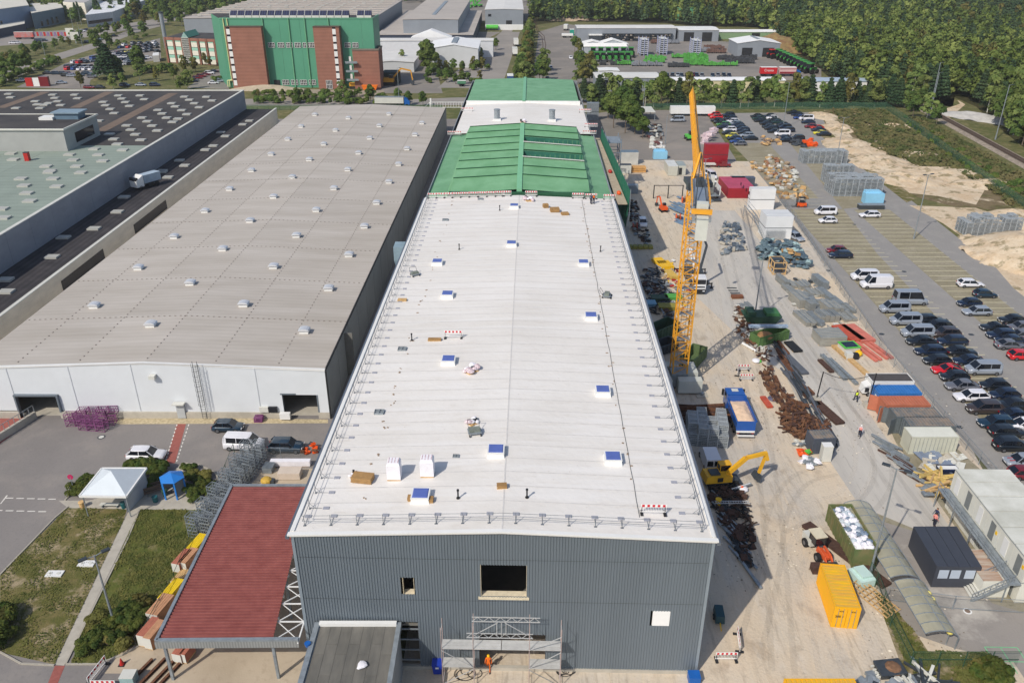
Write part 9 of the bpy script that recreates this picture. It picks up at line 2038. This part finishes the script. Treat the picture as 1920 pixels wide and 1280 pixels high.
def tree_proto(kind,n,m,seed,size=.42,R=3.2,H=9.0,white=False):
 rng=np.random.default_rng(seed);P_,N_=crown_pts(kind,n,rng,R,H);cm=quadmesh('crown',leaves(P_,N_,size,rng),m)
 b=MB()
 if kind != 'bush':
  b.tube((0,0,-.1),(.1,.05,H*.45),.16,7,.1);b.tube((.1,.05,H*.45),(0,0,H*.85),.1,6,.03)
  for k in range(6):a=rng.uniform(0,6.28);z=H*rng.uniform(.3,.6);b.tube((.05,0,z),(R*.5*math.cos(a),R*.5*math.sin(a),z+H*.2),.06,5,.02)
 else:
  for k in range(5):a=rng.uniform(0,6.28);b.tube((0,0,0),(R*.4*math.cos(a),R*.4*math.sin(a),H*.5),.06,5,.02)
 return cm,b.mesh('trunk',birch if white else bark)
PR={'broad':[tree_proto('broad',2300,lf_broad,s,.34) for s in (1,2,3)],'pale':[tree_proto('broad',2100,lf_pale,s,.32,white=True) for s in (4,5)],'pine':[tree_proto('pine',2200,lf_pine,s,.33) for s in (6,7)],
'yellow':[tree_proto('open',900,lf_aut,8)],'open':[tree_proto('open',700,lf_pale,s,.36,2.6,9,True) for s in (9,10)],'column':[tree_proto('column',700,lf_pine,11,.3)],
'bush':[tree_proto('bush',1100,lf_bush,s,.13,1.5,1.9) for s in (12,13,14)],'bushy':[tree_proto('bush',900,lf_aut,15,.13,1.5,1.9)],'hedge':[tree_proto('bush',700,lf_broad,s,.3,2.6,3.0) for s in (16,17)]}
NMS={'broad':'broadleaf_tree','pale':'birch_tree','pine':'pine_tree','yellow':'broadleaf_tree','open':'birch_tree','column':'poplar_tree','bush':'shrub','bushy':'shrub','hedge':'shrub'}
rt=random.Random(99)
def tree(kind,p,label,group=None,s=1.0,hs=1.0):
 cm,tm2=rt.choice(PR[kind]);t=thing(NMS[kind],label,'shrub' if NMS[kind]=='shrub' else 'tree',(p[0],p[1],0),rt.uniform(0,6.28),group);t.scale=(s,s,s*hs)
 link('crown',cm,t);link('trunk',tm2,t);return t
lb={'broad':'full dark green broadleaf tree','pale':'grey-green birch with pale stem','pine':'dark pine','open':'thin airy birch','yellow':'yellowing broadleaf tree'}
x=30
while x<152:
 k=rt.choices(['broad','pale','pine','open','yellow'],[3,5,2,4,.6])[0];k='pine' if x>112 and rt.random()<.5 else k
 tree(k,(x,319+rt.uniform(-3,3)),lb[k]+' in the belt behind the far car park','tree belt, front: '+k,rt.uniform(.9,1.25),rt.uniform(.95,1.2));x+=rt.uniform(2.4,4.2)
x=28
while x<152:
 k=rt.choices(['broad','pale','pine'],[3,5,1])[0]
 tree(k,(x,330+rt.uniform(-4,5)),lb[k]+' in the back rank of the tree belt','tree belt, back: '+k,rt.uniform(.75,1.05),rt.uniform(.85,1.05));x+=rt.uniform(4,8)
for i,(u,v,s,k) in enumerate(((1150,240,1.25,'broad'),(1166,225,1.3,'broad'),(1182,240,1.25,'broad'),(1172,250,1.2,'broad'),(1190,252,1.1,'broad'),(1140,222,1.0,'broad'),(1205,260,.8,'broad'),(1158,212,1.0,'broad'))):
 tree(k,G(u,v),'dense dark broadleaf tree in the clump right of the far green roof','clump right of the far green roof',s,1.0)
def scatter(pts,kinds,wts,label,group,smin,smax,jit=1.5,ks=1):
 for (u,v) in pts:
  k=rt.choices(kinds,wts)[0];p=G(u,v);tree(k,(p.x+rt.uniform(-jit,jit),p.y+rt.uniform(-jit,jit)),'%s %s'%({'broad':'dark green tree','pale':'light green tree','pine':'dark conifer','yellow':'yellowing tree','open':'airy light tree','hedge':'green bush','bush':'shrub','column':'narrow dark poplar'}[k],label),group+': '+k,rt.uniform(smin,smax)*(1 if k in ('hedge','bush') else ks))
def along(a,c,n,off=0):return [(a[0]+(c[0]-a[0])*i/(n-1),a[1]+(c[1]-a[1])*i/(n-1)+(off if i%2 else 0)) for i in range(n)]
scatter(along((-20,128),(250,55),34,-5),['broad','yellow','pale'],[6,1,2],'in the hedge row above the upper left road','hedge row above the road',.7,1.1,3,.75)
scatter(along((-5,160),(110,112),20,4),['hedge','broad'],[5,1],'in the bushes along the gravel lot','bushes along the gravel lot',.9,1.5,2)
scatter(along((175,98),(275,66),12,4),['broad','hedge'],[2,3],'between the road and the office car park','bushes above the office car park',.7,1.1,2)
scatter(along((225,30),(420,12),18,8)+along((290,45),(400,50),10,-6)+along((300,30),(420,30),12,6),['broad','yellow','pale'],[5,1,2],'in the wood behind the brick office','wood behind the brick office',.9,1.4,8)
scatter([(270,48),(285,40),(240,58),(250,62),(225,52)],['yellow','broad'],[1,1],'at the road junction behind the office','trees at the road junction',.9,1.2,4)
scatter([(131,42),(138,46),(153,40),(160,36),(150,42),(205,38),(192,40)],['broad','pine'],[2,1],'in front of the cream warehouse','trees at the cream warehouse',1.0,1.3,3)
scatter([(146,44),(151,42),(181,38),(186,36),(191,37)],['column'],[1],'in front of the cream warehouse','poplars at the cream warehouse',1.3,1.6,1)
tree('pine',G(205,148),'large solitary dark pine standing on the grass at upper left',None,2.0,.85).scale=(2.3,2.3,1.7)
tree('broad',G(221,146),'smaller dark tree right beside the solitary large pine',None,1.1)
scatter([(262,136),(275,138),(290,135),(305,138),(320,134)],['hedge','broad'],[3,1],'in the dark hedge in front of the brick office','hedge in front of the brick office',1.3,1.7,1)
scatter([(296,152),(266,152),(330,145),(345,138),(360,130),(372,135),(345,160),(325,150),(355,168),(150,165),(210,168),(230,160),(340,170)],['yellow','broad','pale'],[2,2,1],'on the lawn below the brick office','trees on the office lawn',.6,.95,1)
scatter([(385,122),(395,125),(405,122)],['yellow'],[1],'at the foot of the brick office','yellow shrubs at the brick office',.5,.7,1)
scatter(along((485,178),(720,182),30,3),['hedge','yellow','broad'],[5,1,1],'along the road in front of the green tower','bushes before the green tower',.7,1.1,1.5,.42)
scatter(along((480,194),(760,196),34,-3),['hedge','broad'],[5,1],'in the strip between the road and the beige hall','bushes behind the beige hall',.7,1.1,1.5,.42)
scatter([(643,182),(697,190),(745,194),(768,196),(795,198)],['broad','pale'],[1,2],'between road and beige hall','single trees behind the beige hall',.8,1.1,1,.7)
scatter(along((800,150),(905,150),12,6)+along((810,140),(915,135),12,-4)+along((890,130),(925,88),9,0),['broad','yellow','hedge'],[3,2,3],'in the thicket in front of the white shed','thicket before the white shed',.8,1.2,3,.62)
scatter([(806,142),(802,132)],['broad'],[1],'at the left end of the thicket before the white shed','tall trees left of the white shed',1.5,1.6,1)
scatter([(755,125)],['open'],[1],'standing alone before the low pale shed','lone tree before the low shed',.9,.95,0)
scatter(along((978,158),(992,62),20,0)+along((986,158),(996,70),14,0),['broad','pale','yellow'],[3,2,2],'in the narrow row between road and sidings','row between road and sidings',.8,1.2,1)
scatter([(1012,155),(1016,150),(1020,142),(1015,135),(1022,155)],['broad','pale'],[1,2],'in the clump at the buffer of the sidings','clump at the sidings',.9,1.2,1)
scatter([(1078,98),(1083,102),(1085,125),(1088,132),(1105,138),(1112,142),(1080,158),(1095,160),(1108,158)],['broad','pale','yellow'],[2,2,1],'around the entrance of the works yard','trees at the works yard entrance',.8,1.3,1)
scatter(along((480,150),(400,150),6,3),['hedge'],[1],'left of the green tower','bushes left of the green tower',.8,1.1,2)
scatter(along((1692,224),(1910,356),22,4)+along((1702,238),(1900,368),20,-3),['hedge'],[1],'on the bank between the green fence and the railway','bushes along the railway bank',.35,.65,2)
scatter(along((1550,215),(1700,235),10,10)+along((1600,250),(1800,330),12,12),['hedge'],[1],'growing among the rubble','weeds in the rubble field',.2,.32,4)
scatter([(1720,205),(1735,222),(1712,222),(1750,235),(1705,212)],['broad','pale'],[2,1],'at the corner of the green fence','trees at the fence corner',.8,1.1,2)
def shrubs(pts,where,grp,kinds=('bush','bushy'),wts=(4,1),smin=.8,smax=1.2):
 for (u,v) in pts:k=rt.choices(kinds,wts)[0];p=G(u,v);tree(k,p,'%s shrub %s'%('green' if k=='bush' else 'yellowish',where),grp+': '+k,rt.uniform(smin,smax))
shrubs([(345,882),(358,885),(370,890),(382,895),(392,902),(398,912),(385,915),(372,905),(360,900),(375,925),(392,925),(362,930),(352,925),(348,895),(365,938)],'in the bed around the blue hut','shrubs around the blue hut',smin=.5,smax=.75)
shrubs([(250,880),(265,878),(282,875),(295,878),(300,885),(285,892),(270,888),(292,900),(280,912)],'behind the pavilion','shrubs behind the pavilion',smin=.7,smax=1.0)
shrubs([(140,925),(148,918),(156,912),(164,905),(150,928),(160,918),(170,908)],'left of the pavilion','shrubs left of the pavilion',smin=.6,smax=.85)
shrubs([(165,1215),(178,1210),(190,1205),(170,1200),(180,1195),(192,1190),(205,1180),(215,1168),(225,1160),(238,1150),(250,1142),(262,1138),(272,1130),(255,1160),(268,1155),(240,1170),(250,1180),(235,1195),(222,1205),(258,1172),(245,1150),(275,1142),(180,1172),(205,1210),(225,1215),(160,1225)],'in the bed around the lamp post at lower left','shrubs around the lower left lamp post',smin=.6,smax=.9)
shrubs([(-8,1165),(4,1158),(10,1175),(2,1190),(-6,1205),(8,1200),(-4,1180),(12,1162)],'at the left edge of the lawn','shrubs at the left edge',smin=.9,smax=1.3)
shrubs([(1840,1258),(1852,1262),(1862,1268),(1850,1275),(1870,1275),(1880,1285),(1858,1285),(1838,1270)],'at the foot of the fence at the lower right','shrubs at the lower right',smin=.8,smax=1.1)
fpoly=[G(995,48),G(1060,40),G(1250,44),G(1300,50),G(1420,52),G(1462,78),G(1490,100),G(1535,128),G(1560,150)]+[VT((150,322,0)),VT((152,345,0)),VT((168,318,0)),G(1742,196),G(1790,183),G(1830,200),G(1880,245),G(1930,285),G(2050,330)]+[VT((560,230,0)),VT((900,700,0)),VT((1000,1250,0)),VT((30,1250,0))]
def inside(poly,x,y):
 r=False;j=len(poly)-1
 for i in range(len(poly)):
  if (poly[i].y>y) != (poly[j].y>y) and x<(poly[j].x-poly[i].x)*(y-poly[i].y)/(poly[j].y-poly[i].y)+poly[i].x:r=not r
  j=i
 return r
rf=random.Random(5);cand=[]
y=225
while y<1240:
 x=15;st_=5.2 if y<480 else (6.0 if y<750 else 7.6)
 while x<min(960,y*.74+60):
  px_,py_=x+rf.uniform(-2,2),y+rf.uniform(-2,2)
  if inside(fpoly,px_,py_) and not (abs(px_-132)<14 and 636<py_<656) and not (px_<40 and 560<py_<640):cand.append((math.hypot(px_,py_),px_,py_))
  x+=st_
 y+=st_*.92
cand.sort()
fl={'broad':'green broadleaf tree in the dense forest at the upper right','pale':'light green birch in the dense forest at the upper right','pine':'dark blue-green pine in the dense forest at the upper right','yellow':'yellow-brown autumn tree in the dense forest at the upper right'}
from mathutils import noise as _n2
def fkind(x,y):
 q=_n2.noise(VT((x/60,y/60,0)));r=rf.random()
 pp=.25+.5*max(0,min(1,(y-480)/300))+.35*q+(.25 if x>330 else 0)
 if r<pp:return 'pine'
 r=rf.random();return 'pale' if r<.42 else ('yellow' if r<.5 else 'broad')
for (d,x,y) in cand[:290]:
 k=fkind(x,y);tree(k,(x,y),fl[k],'forest trees: '+k,rf.uniform(1.0,1.35),rf.uniform(1.0,1.35))
rng=np.random.default_rng(3);low={}
def lowproto(kind,n,size):
 out=[]
 for s in range(4):P_,N_=crown_pts(kind,n,np.random.default_rng(50+s),3.4,11.0);out.append(leaves(P_,N_,size,np.random.default_rng(60+s)))
 return out
LP={'broad':lowproto('broad',320,.56),'pale':lowproto('broad',320,.56),'pine':lowproto('pine',320,.5),'yellow':lowproto('open',260,.5)}
LPf={'broad':lowproto('broad',110,.95),'pale':lowproto('broad',110,.95),'pine':lowproto('pine',110,.9),'yellow':lowproto('open',90,.9)}
acc={k:[] for k in LP}
extra=[(0,x_,y_) for (x_,y_) in [(rf.uniform(-620,-330),rf.uniform(640,900)) for _ in range(420)] if x_<-340 or y_>720]+[(0,rf.uniform(-330,-110),rf.uniform(690,960)) for _ in range(520)]+[(0,rf.uniform(-110,20),rf.uniform(820,1100)) for _ in range(300)]
for (d,x,y) in cand[290:]+extra:
 k=fkind(x,y);pr=(LP if y<560 else LPf)[k][rf.randrange(4)];a=rf.uniform(0,6.28);s=rf.uniform(.85,1.3);h=s*rf.uniform(.9,1.3)
 R_=np.array([[math.cos(a),-math.sin(a),0],[math.sin(a),math.cos(a),0],[0,0,1]]);acc[k].append((pr@R_.T)*np.array([s,s,h])+np.array([x,y,0]))
tot=0
for k,l in acc.items():
 if not l:continue
 v=np.concatenate(l);tot+=len(v)//4
wood_mats={'broad':lf_broad,'pale':lf_pale,'pine':lf_pine,'yellow':lf_aut}
vv=[];mi=[]
wm_=[leaf_mat('wood_'+k,*{'broad':(C(76,98,44),C(116,132,64)),'pale':(C(102,122,60),C(142,154,84)),'pine':(C(56,80,54),C(82,102,68)),'yellow':(C(98,98,50),C(122,116,62))}[k],.12,0) for k in acc]
for i,k in enumerate(acc):
 v=np.concatenate(acc[k]);vv.append(v);mi.append(np.full(len(v)//4,i,dtype=np.int32))
me=quadmesh('far_wood',np.concatenate(vv),wm_[0])
for m_ in wm_[1:]:me.materials.append(m_)
me.polygons.foreach_set('material_index',np.concatenate(mi));wd_=link('far_wood',me);tag(wd_,'dense mixed wood stretching to the top right and along the top edge','wood',kind='stuff')
print('forest candidates',len(cand),'wood quads',tot)
sheet('forest_floor',[V2(p) for p in fpoly],-.02,ground_mat('forest_floor',C(70,66,40),[(C(48,54,28),.2,.5,.1,(1,1,1),.7)]))
def cover(name,label,poly,n,size,m,seed,z=.02,h=.12):
 r=np.random.default_rng(seed);pts=[G(u,v) for u,v in poly];xs=[p.x for p in pts];ys=[p.y for p in pts];P_=[]
 while len(P_)<n:
  x,y=r.uniform(min(xs),max(xs)),r.uniform(min(ys),max(ys))
  if inside(pts,x,y) and _n2.noise(VT((x*.5,y*.5,seed)))>-.15+r.uniform(-.2,.2):P_.append((x,y,z+r.uniform(0,h)))
 P_=np.array(P_);N_=np.tile(np.array([0,-.3,.8]),(n,1));o=link(name,quadmesh(name,leaves(P_,N_,size,r),m));tag(o,label,'grass',kind='stuff')
gm1=leaf_mat('grass_blades',C(88,96,46),C(122,118,66),.8,0);gm2=leaf_mat('weed_leaves',C(82,92,50),C(122,112,76),.25,0)
cover('grass','patchy short grass of the worn lawn at lower left',[(128,950),(238,955),(232,975),(102,1245),(0,1222),(0,1078)],6000,.075,gm1,1)
cover('grass','short green grass between footpath and red canopy',[(262,955),(395,955),(368,1010),(345,1080),(300,1190),(180,1245),(132,1245)],12000,.08,gm1,2)
cover('weeds','brown and green weeds covering the rubble field',[(1560,207),(1658,207),(1700,240),(1815,318),(1925,395),(1925,415),(1860,360),(1790,322),(1720,312),(1620,272)],9500,.45,gm2,3,h=.8)
cover('weeds','rough grass between the green fence and the railway',[(1700,222),(1732,222),(1915,326),(1925,395),(1815,318)],7000,.4,gm2,4,h=.7)
cover('weeds','rough grass along the fence at lower right',[(1640,1110),(1655,1115),(1720,1190),(1740,1220),(1850,1222),(1900,1262),(1900,1290),(1720,1290)],3000,.12,gm1,5)
rs=np.random.default_rng(8);n=6000;P_=np.stack([rs.uniform(14,62,n),rs.uniform(48,225,n)**1.0,rs.uniform(.03,.08,n)],1)
k_=np.array([_n2.noise(VT((p[0]*.12,p[1]*.08,2))) for p in P_])>-.05;P_=P_[k_]
for i,(c_,sl_) in enumerate(((C(120,106,90),slice(0,None,3)),(C(222,212,194),slice(1,None,3)),(C(130,122,112),slice(2,None,3)))):
 q=P_[sl_];tag(link('loose_stones',quadmesh('loose_stones',leaves(q,np.tile(np.array([0,0,4.0]),(len(q),1)),(.1,.13,.09)[i],rs),mat('stone_%d'%i,c_,.95,.2,2)),None),['brownish crumbs','pale stones','dark litter'][i]+' strewn over the dusty site ground','stones',kind='stuff')
# ------------------------------------------------------------ labels of look-alikes: say which one, counted from the left as seen by the camera
def seen_u(o):
 p=o.matrix_world.translation;return FPX*p.x/max(1,p.y*math.cos(PITCH)+(CAMH-p.z)*math.sin(PITCH))
bpy.context.view_layer.update()
same={}
for o in bpy.data.objects:
 if o.get('label') and o.parent is None:same.setdefault(o['label'],[]).append(o)
for l,os_ in same.items():
 if 1<len(os_)<=30 and len(l.split())<=12:
  for i,o in enumerate(sorted(os_,key=seen_u)):o['label']='%s, %s from the left'%(l,ORD[i])
